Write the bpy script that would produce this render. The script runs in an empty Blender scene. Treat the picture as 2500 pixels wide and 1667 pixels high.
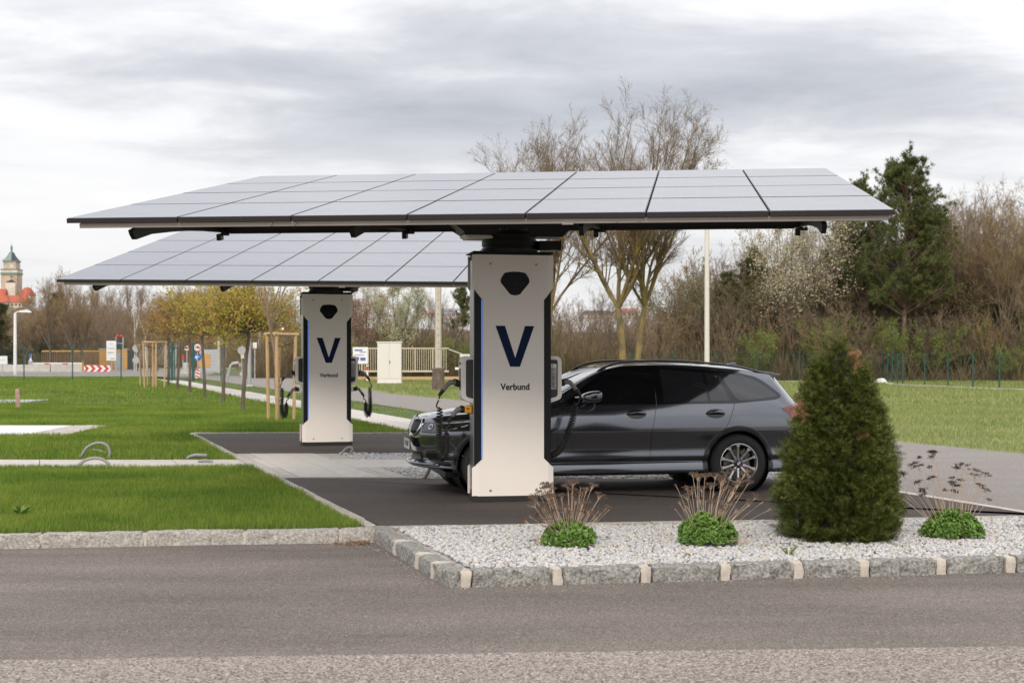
import bpy, math, random
import numpy as np
from mathutils import Vector, Matrix, noise
from mathutils.bvhtree import BVHTree
from mathutils.geometry import delaunay_2d_cdt

S = bpy.context.scene
COL = S.collection
R = math.radians
RNG = np.random.default_rng(7)
random.seed(7)

# ---------------------------------------------------------------- camera, sky, sun, exposure
cam_d = bpy.data.cameras.new('camera')
cam_d.lens = 50; cam_d.sensor_width = 36; cam_d.shift_y = 0.015
cam_d.clip_start = 0.1; cam_d.clip_end = 5000
cam_d.dof.use_dof = True; cam_d.dof.focus_distance = 15.2; cam_d.dof.aperture_fstop = 4.0
cam = bpy.data.objects.new('camera', cam_d); COL.objects.link(cam)
cam.location = (0, 0, 1.56); cam.rotation_euler = (R(90), 0, 0)
S.camera = cam

SUN_AZ, SUN_EL = 187.0, 35.0            # compass direction the light comes from (0 = +Y, clockwise)
world = bpy.data.worlds.new('World'); S.world = world
world.use_nodes = True
wt = world.node_tree; wt.nodes.clear()
def N(t, typ, **kw):
    n = t.nodes.new(typ)
    for k, v in kw.items():
        if k.startswith('i_'):
            n.inputs[k[2:].replace('_', ' ')].default_value = v
        else: setattr(n, k, v)
    return n
def L(t, a, b): t.links.new(a, b)
def MATH(t, op, a, b=None, c=None, clamp=False):
    n = t.nodes.new('ShaderNodeMath'); n.operation = op; n.use_clamp = clamp
    for i, v in enumerate((a, b, c)):
        if v is None: continue
        if isinstance(v, (int, float)): n.inputs[i].default_value = v
        else: t.links.new(v, n.inputs[i])
    return n.outputs[0]
def RAMP(t, fac, stops, interp='LINEAR'):
    n = t.nodes.new('ShaderNodeValToRGB'); n.color_ramp.interpolation = interp
    e = n.color_ramp.elements
    while len(e) < len(stops): e.new(0.5)
    for q, (p, c) in zip(e, stops):
        q.position = p; q.color = (c, c, c, 1) if isinstance(c, (int, float)) else (*c, 1)
    if fac is not None: t.links.new(fac, n.inputs[0])
    return n.outputs[0]
def MIX(t, fac, a, b, blend='MIX'):
    n = t.nodes.new('ShaderNodeMix'); n.data_type = 'RGBA'; n.blend_type = blend
    for s, v in ((n.inputs[0], fac), (n.inputs[6], a), (n.inputs[7], b)):
        if isinstance(v, (int, float)): s.default_value = v
        elif isinstance(v, tuple): s.default_value = (*v, 1) if len(v) == 3 else v
        else: t.links.new(v, s)
    return n.outputs[2]

sky = N(wt, 'ShaderNodeTexSky'); sky.sky_type = 'NISHITA'; sky.sun_disc = False
sky.sun_elevation = R(SUN_EL); sky.sun_rotation = R(SUN_AZ)
bg_sky = N(wt, 'ShaderNodeBackground'); bg_sky.inputs[1].default_value = 0.1
L(wt, sky.outputs[0], bg_sky.inputs[0])
tc = N(wt, 'ShaderNodeTexCoord')
sp = N(wt, 'ShaderNodeSeparateXYZ'); L(wt, tc.outputs['Generated'], sp.inputs[0])
zz = MATH(wt, 'MAXIMUM', sp.outputs[2], 0.0)
den = MATH(wt, 'ADD', zz, 0.10)
cx = MATH(wt, 'DIVIDE', sp.outputs[0], den); cy = MATH(wt, 'DIVIDE', sp.outputs[1], den)
cv = N(wt, 'ShaderNodeCombineXYZ'); L(wt, cx, cv.inputs[0]); L(wt, cy, cv.inputs[1])
mp = N(wt, 'ShaderNodeMapping'); mp.inputs['Location'].default_value = (15.0, 15.0, 0.0)
mp.inputs['Rotation'].default_value = (0, 0, 0); mp.inputs['Scale'].default_value = (0.42, 0.50, 1)
L(wt, cv.outputs[0], mp.inputs[0])
n1 = N(wt, 'ShaderNodeTexNoise', i_Scale=0.85, i_Detail=4.0, i_Roughness=0.46, i_Distortion=0.25); L(wt, mp.outputs[0], n1.inputs[0])
n2 = N(wt, 'ShaderNodeTexNoise', i_Scale=4.4, i_Detail=6.0, i_Roughness=0.58, i_Distortion=0.3); L(wt, mp.outputs[0], n2.inputs[0])
dens = MATH(wt, 'ADD', MATH(wt, 'MULTIPLY', n1.outputs[0], 0.73), MATH(wt, 'MULTIPLY', n2.outputs[0], 0.27))
# thick overcast: pale thin veils low down, blue-grey bellies where the layer is dense
ccol = RAMP(wt, dens, [(0.38, (0.69, 0.685, 0.68)), (0.47, (0.62, 0.62, 0.635)), (0.54, (0.43, 0.44, 0.47)), (0.64, (0.305, 0.32, 0.355))])
low = RAMP(wt, sp.outputs[2], [(0.0, 1.0), (0.07, 0.85), (0.17, 0.0)])
ccol = MIX(wt, MATH(wt, 'MULTIPLY', low, 0.62), ccol, (0.66, 0.655, 0.655))
up = MATH(wt, 'ADD', MATH(wt, 'MULTIPLY', zz, 1.15), 1.0)       # an overcast sky brightens towards the zenith
below = MATH(wt, 'LESS_THAN', sp.outputs[2], -0.002)
ccol = MIX(wt, below, ccol, (0.25, 0.25, 0.22))
bg_c = N(wt, 'ShaderNodeBackground'); L(wt, ccol, bg_c.inputs[0]); L(wt, up, bg_c.inputs[1])
cover = RAMP(wt, dens, [(0.30, 0.80), (0.40, 0.97)])
mixs = N(wt, 'ShaderNodeMixShader'); L(wt, cover, mixs.inputs[0]); L(wt, bg_sky.outputs[0], mixs.inputs[1]); L(wt, bg_c.outputs[0], mixs.inputs[2])
wo = N(wt, 'ShaderNodeOutputWorld'); L(wt, mixs.outputs[0], wo.inputs[0])

sun_d = bpy.data.lights.new('sun', 'SUN'); sun_d.energy = 1.5; sun_d.angle = R(16); sun_d.color = (1.0, 0.91, 0.80)
sun = bpy.data.objects.new('sun', sun_d); COL.objects.link(sun)
az, el = R(SUN_AZ), R(SUN_EL)
sdir = Vector((math.sin(az)*math.cos(el), math.cos(az)*math.cos(el), math.sin(el)))
sun.rotation_euler = sdir.to_track_quat('Z', 'Y').to_euler(); sun.location = sdir*50
S.view_settings.view_transform = 'Standard'; S.view_settings.look = 'None'
S.view_settings.gamma = 1; S.view_settings.use_curve_mapping = False; S.view_settings.exposure = 0.42
S.cycles.max_bounces = 6; S.cycles.transparent_max_bounces = 12
S.cycles.use_denoising = True

# ---------------------------------------------------------------- helpers
F = 3472.0; YH = 871.0
def G(px, py, z=0.0):                   # ground position seen at a place in the photograph (surveyed)
    D = (1.56 - z)*F/(py - YH); return ((px - 1250)/F*D, D)
def XAT(px, D): return (px - 1250)/F*D
def ZAT(py, D): return 1.56 + (YH - py)*D/F

def mat(name, col=(0.5, 0.5, 0.5), rough=0.6, metal=0.0, var=0.0, vscale=8.0, bump=0.0, bscale=60.0, col2=None,
        spec=0.5, island=0.0, coat=0.0, emit=None, estr=0.0, coords='Object', detail=5.0, trans=0.0, stretch=None, ior=1.5):
    m = bpy.data.materials.new(name); m.use_nodes = True
    t = m.node_tree; b = t.nodes['Principled BSDF']
    b.inputs['Base Color'].default_value = (*col, 1); b.inputs['Roughness'].default_value = rough
    b.inputs['Metallic'].default_value = metal; b.inputs['Specular IOR Level'].default_value = spec
    b.inputs['Coat Weight'].default_value = coat; b.inputs['Coat Roughness'].default_value = 0.03
    b.inputs['IOR'].default_value = ior
    if trans: b.inputs['Transmission Weight'].default_value = trans
    if emit: b.inputs['Emission Color'].default_value = (*emit, 1); b.inputs['Emission Strength'].default_value = estr
    if coords == 'World': co = N(t, 'ShaderNodeNewGeometry').outputs['Position']
    else: co = N(t, 'ShaderNodeTexCoord').outputs['Object']
    if stretch:
        mm = N(t, 'ShaderNodeMapping'); mm.inputs['Scale'].default_value = stretch; L(t, co, mm.inputs[0]); co = mm.outputs[0]
    c = None
    if var or col2:
        n = N(t, 'ShaderNodeTexNoise', i_Scale=vscale, i_Detail=detail, i_Roughness=0.6); L(t, co, n.inputs[0])
        f = RAMP(t, n.outputs[0], [(0.32, 0.0), (0.68, 1.0)])
        a = tuple(x*(1 - var) for x in col); d = col2 if col2 else tuple(min(1, x*(1 + var)) for x in col)
        c = MIX(t, f, a if var else col, d)
    if island:
        g = N(t, 'ShaderNodeNewGeometry'); hv = N(t, 'ShaderNodeHueSaturation')
        L(t, MATH(t, 'ADD', MATH(t, 'MULTIPLY', g.outputs['Random Per Island'], 2*island), 1 - island), hv.inputs['Value'])
        if c is None: hv.inputs['Color'].default_value = (*col, 1)
        else: L(t, c, hv.inputs['Color'])
        c = hv.outputs[0]
    if c is not None: L(t, c, b.inputs['Base Color'])
    if bump:
        n = N(t, 'ShaderNodeTexNoise', i_Scale=bscale, i_Detail=4.0, i_Roughness=0.65); L(t, co, n.inputs[0])
        bn = N(t, 'ShaderNodeBump', i_Strength=bump, i_Distance=0.02); L(t, n.outputs[0], bn.inputs['Height']); L(t, bn.outputs[0], b.inputs['Normal'])
    return m

def tag(o, label=None, cat=None, group=None, kind=None):
    if label: o['label'] = label
    if cat: o['category'] = cat
    if group: o['group'] = group
    if kind: o['kind'] = kind
    return o
def empty(name, loc=(0, 0, 0), rz=0.0, **kw):
    o = bpy.data.objects.new(name, None); COL.objects.link(o); o.location = loc; o.rotation_euler = (0, 0, rz)
    o.empty_display_size = 0.1
    return tag(o, **kw)

class MB:
    def __init__(s, xf=None): s.v = []; s.f = []; s.xf = xf
    def add(s, vs, fs, xf=None):
        o = len(s.v); xf = xf if xf is not None else s.xf
        if xf is not None: vs = [xf @ Vector(p) for p in vs]
        s.v.extend([tuple(p) for p in vs]); s.f.extend([tuple(i + o for i in f) for f in fs]); return s
    def box(s, c, d, rot=None, xf=None):
        hx, hy, hz = d[0]/2, d[1]/2, d[2]/2
        vs = [Vector((x, y, z)) for x in (-hx, hx) for y in (-hy, hy) for z in (-hz, hz)]
        if rot is not None:
            m = rot if isinstance(rot, Matrix) else Matrix.Rotation(rot, 3, 'Z')
            vs = [m @ v for v in vs]
        c = Vector(c)
        return s.add([v + c for v in vs], [(0, 1, 3, 2), (4, 6, 7, 5), (0, 4, 5, 1), (2, 3, 7, 6), (0, 2, 6, 4), (1, 5, 7, 3)], xf)
    def prism(s, poly, a, b, axis='z', xf=None):     # poly in the two other axes, extruded a..b along axis
        n = len(poly)
        def P(p, h):
            if axis == 'z': return (p[0], p[1], h)
            if axis == 'y': return (p[0], h, p[1])
            return (h, p[0], p[1])
        vs = [P(p, a) for p in poly] + [P(p, b) for p in poly]
        fs = [tuple(range(n))[::-1], tuple(range(n, 2*n))] + [(i, (i + 1) % n, n + (i + 1) % n, n + i) for i in range(n)]
        return s.add(vs, fs, xf)
    def tube(s, pts, rad, k=8, caps=True, xf=None, closed=False):
        pts = [Vector(p) for p in pts]; n = len(pts)
        if not hasattr(rad, '__len__'): rad = [rad]*n
        vs = []; fs = []; ref = None
        for i, p in enumerate(pts):
            if closed: t = (pts[(i + 1) % n] - pts[i - 1])
            else: t = pts[min(i + 1, n - 1)] - pts[max(i - 1, 0)]
            if t.length < 1e-9: t = Vector((0, 0, 1))
            t.normalize()
            if ref is None:
                ref = t.orthogonal().normalized()
            ref = (ref - t*ref.dot(t))
            if ref.length < 1e-6: ref = t.orthogonal()
            ref.normalize(); bi = t.cross(ref)
            for j in range(k):
                a = 2*math.pi*j/k
                vs.append(p + (ref*math.cos(a) + bi*math.sin(a))*rad[i])
        for i in range(n if closed else n - 1):
            i2 = (i + 1) % n
            for j in range(k):
                fs.append((i*k + j, i*k + (j + 1) % k, i2*k + (j + 1) % k, i2*k + j))
        if caps and not closed: fs.append(tuple(range(k))[::-1]); fs.append(tuple(range((n - 1)*k, n*k)))
        return s.add(vs, fs, xf)
    def lathe(s, prof, k=24, xf=None, cap=True):      # prof: (r, z) around z
        vs = []; fs = []
        for r, z in prof:
            for j in range(k):
                a = 2*math.pi*j/k; vs.append((r*math.cos(a), r*math.sin(a), z))
        for i in range(len(prof) - 1):
            for j in range(k): fs.append((i*k + j, i*k + (j + 1) % k, (i + 1)*k + (j + 1) % k, (i + 1)*k + j))
        if cap: fs.append(tuple(range(k))[::-1]); fs.append(tuple(range((len(prof) - 1)*k, len(prof)*k)))
        return s.add(vs, fs, xf)
    def build(s, name, m, parent=None, smooth=False, bevel=0.0, seg=2, **kw):
        me = bpy.data.meshes.new(name); me.from_pydata(s.v, [], s.f); me.update()
        return finish(name, me, m, parent, smooth, bevel, seg, **kw)

def finish(name, me, m, parent=None, smooth=False, bevel=0.0, seg=2, **kw):
    if m is not None: me.materials.append(m)
    if smooth:
        me.polygons.foreach_set('use_smooth', [True]*len(me.polygons))
        if smooth != 'all': me.set_sharp_from_angle(angle=R(38))
    o = bpy.data.objects.new(name, me); COL.objects.link(o)
    if parent is not None: o.parent = parent
    if bevel:
        b = o.modifiers.new('bevel', 'BEVEL'); b.width = bevel; b.segments = seg; b.limit_method = 'ANGLE'; b.angle_limit = R(35); b.harden_normals = False
    return tag(o, **kw)
def np_mesh(name, V, Fq, m, parent=None, smooth=False, **kw):     # V (n,3), Fq (m,k) all faces of k corners
    me = bpy.data.meshes.new(name); n, k = Fq.shape
    me.vertices.add(len(V)); me.vertices.foreach_set('co', np.ascontiguousarray(V, dtype=np.float32).ravel())
    me.loops.add(n*k); me.loops.foreach_set('vertex_index', np.ascontiguousarray(Fq, dtype=np.int32).ravel())
    me.polygons.add(n); me.polygons.foreach_set('loop_start', np.arange(0, n*k, k, dtype=np.int32))
    me.update(calc_edges=True)
    if smooth: me.polygons.foreach_set('use_smooth', np.ones(n, dtype=bool))
    return finish(name, me, m, parent, False, **kw)
def scatter(base_v, base_f, pos, rotm, scale):     # many copies of one small mesh -> one vertex and one face array
    n = len(pos); bv = np.asarray(base_v, float); bf = np.asarray(base_f)
    if np.ndim(scale) == 1: scale = scale[:, None]
    V = np.einsum('nij,nkj->nki', rotm, bv[None]*scale[:, None, :] if scale.shape[1] == 3 else bv[None]*scale[:, :, None]) + pos[:, None, :]
    Fq = bf[None] + (np.arange(n)*len(bv))[:, None, None]
    return V.reshape(-1, 3), Fq.reshape(-1, bf.shape[1])
def rot_z(a):
    c, s = np.cos(a), np.sin(a); o = np.zeros_like(a); l = np.ones_like(a)
    return np.stack([np.stack([c, -s, o], -1), np.stack([s, c, o], -1), np.stack([o, o, l], -1)], -2)
def rot_rand(n, rng=RNG):
    q = rng.normal(size=(n, 4)); q /= np.linalg.norm(q, axis=1)[:, None]
    w, x, y, z = q.T
    return np.stack([np.stack([1-2*(y*y+z*z), 2*(x*y-z*w), 2*(x*z+y*w)], -1), np.stack([2*(x*y+z*w), 1-2*(x*x+z*z), 2*(y*z-x*w)], -1), np.stack([2*(x*z-y*w), 2*(y*z+x*w), 1-2*(x*x+y*y)], -1)], -2)
def rot_dir(d, roll, up=(0, 0, 1)):                     # matrices whose local z is d
    d = d/np.linalg.norm(d, axis=1)[:, None]; u = np.tile(np.array(up, float), (len(d), 1))
    u[np.abs(d[:, 2]) > 0.95] = (1, 0, 0)
    x = np.cross(u, d); x /= np.linalg.norm(x, axis=1)[:, None]; y = np.cross(d, x)
    c, s = np.cos(roll)[:, None], np.sin(roll)[:, None]
    return np.stack([x*c + y*s, y*c - x*s, d], -1)
def inside(poly, X, Y):
    r = np.zeros(len(X), bool); n = len(poly); j = n - 1
    for i in range(n):
        xi, yi = poly[i]; xj, yj = poly[j]
        cnd = ((yi > Y) != (yj > Y)) & (X < (xj - xi)*(Y - yi)/((yj - yi) if yj != yi else 1e-9) + xi)
        r ^= cnd; j = i
    return r
def sheet(name, poly, z, m, kind='structure', parent=None, div=0.0):
    return MB().add([(x, y, z) for x, y in poly], [tuple(range(len(poly)))]).build(name, m, parent, kind=kind)
ICO_V = None
def ico():
    t = (1 + 5**0.5)/2
    v = np.array([(-1, t, 0), (1, t, 0), (-1, -t, 0), (1, -t, 0), (0, -1, t), (0, 1, t), (0, -1, -t), (0, 1, -t), (t, 0, -1), (t, 0, 1), (-t, 0, -1), (-t, 0, 1)], float)
    v /= np.linalg.norm(v[0])
    f = np.array([(0, 11, 5), (0, 5, 1), (0, 1, 7), (0, 7, 10), (0, 10, 11), (1, 5, 9), (5, 11, 4), (11, 10, 2), (10, 7, 6), (7, 1, 8), (3, 9, 4), (3, 4, 2), (3, 2, 6), (3, 6, 8), (3, 8, 9), (4, 9, 5), (2, 4, 11), (6, 2, 10), (8, 6, 7), (9, 8, 1)])
    return v, f
def text_mesh(name, s, size, m, parent, mtx, depth=0.002, align='CENTER', bold=0.0, xscale=1.0, **kw):
    cu = bpy.data.curves.new(name, 'FONT'); cu.body = s; cu.size = size; cu.align_x = align; cu.align_y = 'CENTER'
    cu.extrude = depth/2; cu.offset = bold; cu.resolution_u = 3
    tmp = bpy.data.objects.new('tmp', cu); COL.objects.link(tmp)
    dg = bpy.context.evaluated_depsgraph_get(); dg.update()
    me = bpy.data.meshes.new_from_object(tmp.evaluated_get(dg))
    bpy.data.objects.remove(tmp); me.name = name; me.materials.clear()
    me.transform(mtx @ Matrix.Diagonal((xscale, 1, 1, 1)))
    return finish(name, me, m, parent, **kw)
def rrect(w, h, r, k=5, cx=0, cy=0):
    out = []
    for ax, ay, a0 in ((w/2 - r, h/2 - r, 0), (-w/2 + r, h/2 - r, 90), (-w/2 + r, -h/2 + r, 180), (w/2 - r, -h/2 + r, 270)):
        for i in range(k + 1):
            a = R(a0 + 90*i/k); out.append((cx + ax + r*math.cos(a), cy + ay + r*math.sin(a)))
    return out
# ---------------------------------------------------------------- materials
def asphalt(name, col, scale, speck, patch=0.18):
    m = bpy.data.materials.new(name); m.use_nodes = True; t = m.node_tree; b = t.nodes['Principled BSDF']
    co = N(t, 'ShaderNodeNewGeometry').outputs['Position']
    big = N(t, 'ShaderNodeTexNoise', i_Scale=0.9, i_Detail=6.0, i_Roughness=0.6)
    mm = N(t, 'ShaderNodeMapping'); mm.inputs['Scale'].default_value = (0.35, 1.3, 1); L(t, co, mm.inputs[0]); L(t, mm.outputs[0], big.inputs[0])
    vo = N(t, 'ShaderNodeTexVoronoi', i_Scale=scale); L(t, co, vo.inputs[0])
    sp2 = N(t, 'ShaderNodeTexNoise', i_Scale=scale*0.7, i_Detail=3.0, i_Roughness=0.8); L(t, co, sp2.inputs[0])
    f = RAMP(t, big.outputs[0], [(0.30, 0.0), (0.70, 1.0)])
    c = MIX(t, f, tuple(x*(1 - patch) for x in col), tuple(x*(1 + patch) for x in col))
    sepc = N(t, 'ShaderNodeSeparateColor'); L(t, vo.outputs['Color'], sepc.inputs[0])
    g = MATH(t, 'ADD', MATH(t, 'MULTIPLY', sepc.outputs[0], speck*2), 1 - speck)
    hv = N(t, 'ShaderNodeHueSaturation'); L(t, g, hv.inputs['Value']); L(t, c, hv.inputs['Color'])
    bright = RAMP(t, sepc.outputs[1], [(0.965, 0.0), (0.975, 1.0)])
    c2 = MIX(t, MATH(t, 'MULTIPLY', bright, 0.5), hv.outputs[0], tuple(min(1, x*3.2) for x in col))
    st = N(t, 'ShaderNodeTexNoise', i_Scale=0.55, i_Detail=8.0, i_Roughness=0.7); m3 = N(t, 'ShaderNodeMapping'); m3.inputs['Scale'].default_value = (0.22, 2.6, 1); m3.inputs['Rotation'].default_value = (0, 0, -0.06)
    L(t, co, m3.inputs[0]); L(t, m3.outputs[0], st.inputs[0])
    c2 = MIX(t, RAMP(t, st.outputs[0], [(0.30, 0.30), (0.44, 0.0)]), c2, tuple(x*0.45 for x in col))
    c2 = MIX(t, RAMP(t, st.outputs[0], [(0.60, 0.0), (0.78, 0.35)]), c2, tuple(min(1, x*1.5) for x in col))
    L(t, c2, b.inputs['Base Color']); b.inputs['Roughness'].default_value = 0.85
    b.inputs['Specular IOR Level'].default_value = 0.35
    bn = N(t, 'ShaderNodeBump', i_Strength=0.5, i_Distance=0.006); L(t, MATH(t, 'ADD', vo.outputs[0], sp2.outputs[0]), bn.inputs['Height']); L(t, bn.outputs[0], b.inputs['Normal'])
    return m
M = {}
M['road'] = asphalt('worn_asphalt', (0.158, 0.134, 0.118), 120, 0.50, 0.26)
M['road_light'] = asphalt('exposed_aggregate', (0.250, 0.213, 0.187), 90, 0.75, 0.08)
M['pad'] = asphalt('dark_asphalt', (0.072, 0.059, 0.052), 120, 0.32, 0.14)
M['drive'] = asphalt('grey_asphalt', (0.235, 0.212, 0.195), 90, 0.16, 0.07)
def grass_ground(name, a, b_, dry, vs=0.6):
    m = mat(name, a, 0.9, var=0.2, vscale=vs, col2=b_, coords='World', detail=8)
    return m
M['lawn'] = grass_ground('lawn_soil', (0.060, 0.090, 0.018), (0.095, 0.125, 0.030), None)
def leafmat(name, c1, c2, island=0.35, trans=0.25, vscale=0.35, rough=0.55, c3=None, c3t=0.62):
    m = bpy.data.materials.new(name); m.use_nodes = True; t = m.node_tree; b = t.nodes['Principled BSDF']
    g = N(t, 'ShaderNodeNewGeometry')
    n = N(t, 'ShaderNodeTexNoise', i_Scale=vscale, i_Detail=7.0, i_Roughness=0.62); L(t, g.outputs['Position'], n.inputs[0])
    c = MIX(t, RAMP(t, n.outputs[0], [(0.38, 0.0), (0.62, 1.0)]), c1, c2)
    if c3:
        c = MIX(t, RAMP(t, g.outputs['Random Per Island'], [(c3t, 0.0), (min(1, c3t + 0.05), 1.0)]), c, c3)
    hv = N(t, 'ShaderNodeHueSaturation'); L(t, c, hv.inputs['Color'])
    L(t, MATH(t, 'ADD', MATH(t, 'MULTIPLY', g.outputs['Random Per Island'], 2*island), 1 - island), hv.inputs['Value'])
    L(t, hv.outputs[0], b.inputs['Base Color']); b.inputs['Roughness'].default_value = rough
    b.inputs['Specular IOR Level'].default_value = 0.3
    tr = N(t, 'ShaderNodeBsdfTranslucent'); L(t, hv.outputs[0], tr.inputs[0])
    ms = N(t, 'ShaderNodeMixShader'); ms.inputs[0].default_value = trans
    L(t, b.outputs[0], ms.inputs[1]); L(t, tr.outputs[0], ms.inputs[2]); L(t, ms.outputs[0], t.nodes['Material Output'].inputs[0])
    return m
M['blade'] = leafmat('grass_blade', (0.115, 0.215, 0.020), (0.250, 0.330, 0.045), 0.35, 0.35, 0.45, c3=(0.20, 0.20, 0.07), c3t=0.90)
M['blade_far'] = leafmat('meadow_blade', (0.17, 0.245, 0.050), (0.27, 0.31, 0.085), 0.3, 0.3, 0.25, c3=(0.34, 0.30, 0.15), c3t=0.80)
M['meadow'] = mat('meadow_soil', (0.15, 0.19, 0.05), 0.95, var=0.2, vscale=0.35, col2=(0.25, 0.25, 0.09), coords='World', detail=9)
M['granite'] = mat('grey_granite', (0.42, 0.38, 0.33), 0.8, var=0.45, vscale=42, bump=0.9, bscale=55, detail=10, coords='World', col2=(0.60, 0.56, 0.51))
M['granite_dark'] = mat('weathered_granite', (0.34, 0.325, 0.295), 0.85, var=0.65, vscale=42, bump=1.0, bscale=70, detail=12, coords='World', col2=(0.50, 0.485, 0.445))
M['mortar'] = mat('pale_mortar', (0.56, 0.50, 0.425), 0.9, var=0.1, vscale=20, bump=0.6, bscale=80, coords='World')
M['slab'] = mat('granite_slab', (0.50, 0.46, 0.415), 0.75, var=0.10, vscale=5, bump=0.2, bscale=120, coords='World', island=0.04)
M['cobble'] = mat('pale_cobble', (0.46, 0.42, 0.375), 0.85, var=0.2, vscale=12, bump=0.6, bscale=80, coords='World')
M['conc'] = mat('pale_concrete', (0.52, 0.49, 0.45), 0.85, var=0.15, vscale=1.5, bump=0.3, bscale=30, coords='World')
def stone_mat(name, c1, c2, c3):
    m = bpy.data.materials.new(name); m.use_nodes = True; t = m.node_tree; b = t.nodes['Principled BSDF']
    g = N(t, 'ShaderNodeNewGeometry')
    c = RAMP(t, g.outputs['Random Per Island'], [(0.0, c2), (0.25, c1), (0.55, tuple(x*0.92 for x in c1)), (0.80, c2), (0.93, c3), (0.97, tuple(x*0.45 for x in c1))])
    n = N(t, 'ShaderNodeTexNoise', i_Scale=60.0, i_Detail=3.0); L(t, g.outputs['Position'], n.inputs[0])
    hv = N(t, 'ShaderNodeHueSaturation'); L(t, c, hv.inputs['Color']); L(t, MATH(t, 'ADD', MATH(t, 'MULTIPLY', n.outputs[0], 0.4), 0.8), hv.inputs['Value'])
    L(t, hv.outputs[0], b.inputs['Base Color']); b.inputs['Roughness'].default_value = 0.75
    return m
M['pebble'] = stone_mat('white_marble_gravel', (0.56, 0.54, 0.52), (0.40, 0.405, 0.42), (0.50, 0.42, 0.31))
M['gravel_bed'] = mat('gravel_soil', (0.42, 0.40, 0.37), 0.9, var=0.3, vscale=30, coords='World')
M['white'] = mat('white_powder_coat', (0.88, 0.822, 0.76), 0.60, spec=0.22, var=0.015, vscale=2)
M['navy'] = mat('navy_vinyl', (0.003, 0.012, 0.050), 0.45, spec=0.12)
M['ink'] = mat('dark_ink', (0.012, 0.011, 0.022), 0.5, spec=0.12)
M['window_black'] = mat('smoked_window', (0.003, 0.003, 0.003), 0.12, spec=0.10)
M['black'] = mat('black_paint', (0.006, 0.006, 0.0065), 0.45, spec=0.3)
M['gloss_black'] = mat('gloss_black', (0.006, 0.006, 0.007), 0.06, coat=0.5)
M['rubber'] = mat('black_rubber', (0.016, 0.016, 0.016), 0.6)
M['plastic'] = mat('grey_plastic', (0.20, 0.18, 0.165), 0.5)
M['anthracite'] = mat('anthracite_plastic', (0.035, 0.037, 0.040), 0.5)
M['steel'] = mat('brushed_steel', (0.55, 0.55, 0.56), 0.28, metal=1.0, bump=0.05, bscale=40, stretch=(1, 1, 12))
M['alu'] = mat('mill_aluminium', (0.36, 0.325, 0.30), 0.45, metal=0.6, var=0.10, vscale=1.2, stretch=(1, 1, 0.2))
M['screw'] = mat('screw_steel', (0.35, 0.34, 0.33), 0.35, metal=0.9)
M['led'] = mat('blue_led_strip', (0.05, 0.3, 0.9), 0.3, emit=(0.01, 0.20, 0.85), estr=0.6)
M['galv'] = mat('galvanised_steel', (0.42, 0.44, 0.46), 0.5, metal=0.4, var=0.1, vscale=6)
M['concpole'] = mat('concrete_pole', (0.50, 0.45, 0.38), 0.85, var=0.12, vscale=5)
M['palepole'] = mat('cream_pole', (0.66, 0.62, 0.55), 0.6, var=0.05, vscale=3)
M['green_metal'] = mat('green_powder_coat', (0.012, 0.075, 0.062), 0.5)
M['wood'] = mat('round_timber', (0.50, 0.34, 0.18), 0.75, var=0.2, vscale=5, stretch=(6, 6, 0.8), bump=0.3, bscale=40)
M['wood_new'] = mat('larch_cladding', (0.60, 0.33, 0.10), 0.7, var=0.1, vscale=4, stretch=(1, 1, 5))
M['bark'] = mat('grey_bark', (0.135, 0.105, 0.080), 0.9, var=0.4, vscale=6, bump=0.8, bscale=20, stretch=(1, 1, 0.4))
M['bark_lichen'] = mat('lichen_bark', (0.14, 0.115, 0.085), 0.9, var=0.45, vscale=2.5, col2=(0.30, 0.215, 0.075), bump=0.8, bscale=18, stretch=(1, 1, 0.5))
M['twig'] = mat('twig_bark', (0.25, 0.178, 0.118), 0.9, var=0.25, vscale=1.2)
M['twig_dark'] = mat('dark_twig', (0.145, 0.108, 0.078), 0.9, var=0.3, vscale=1.2)
M['twig_ochre'] = mat('ochre_twig', (0.28, 0.195, 0.10), 0.9, var=0.25, vscale=0.8)
M['red'] = mat('sign_red', (0.55, 0.035, 0.03), 0.45)
M['signwhite'] = mat('sign_white', (0.78, 0.78, 0.78), 0.45)
M['signblue'] = mat('sign_blue', (0.01, 0.16, 0.55), 0.45)
M['signgrey'] = mat('sign_back', (0.42, 0.42, 0.41), 0.5, metal=0.3)
M['yellow'] = mat('safety_yellow', (0.78, 0.42, 0.01), 0.45)
M['beige'] = mat('beige_paint', (0.62, 0.54, 0.40), 0.55)
M['cabinet'] = mat('cabinet_grey_white', (0.72, 0.69, 0.65), 0.5)

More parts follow.
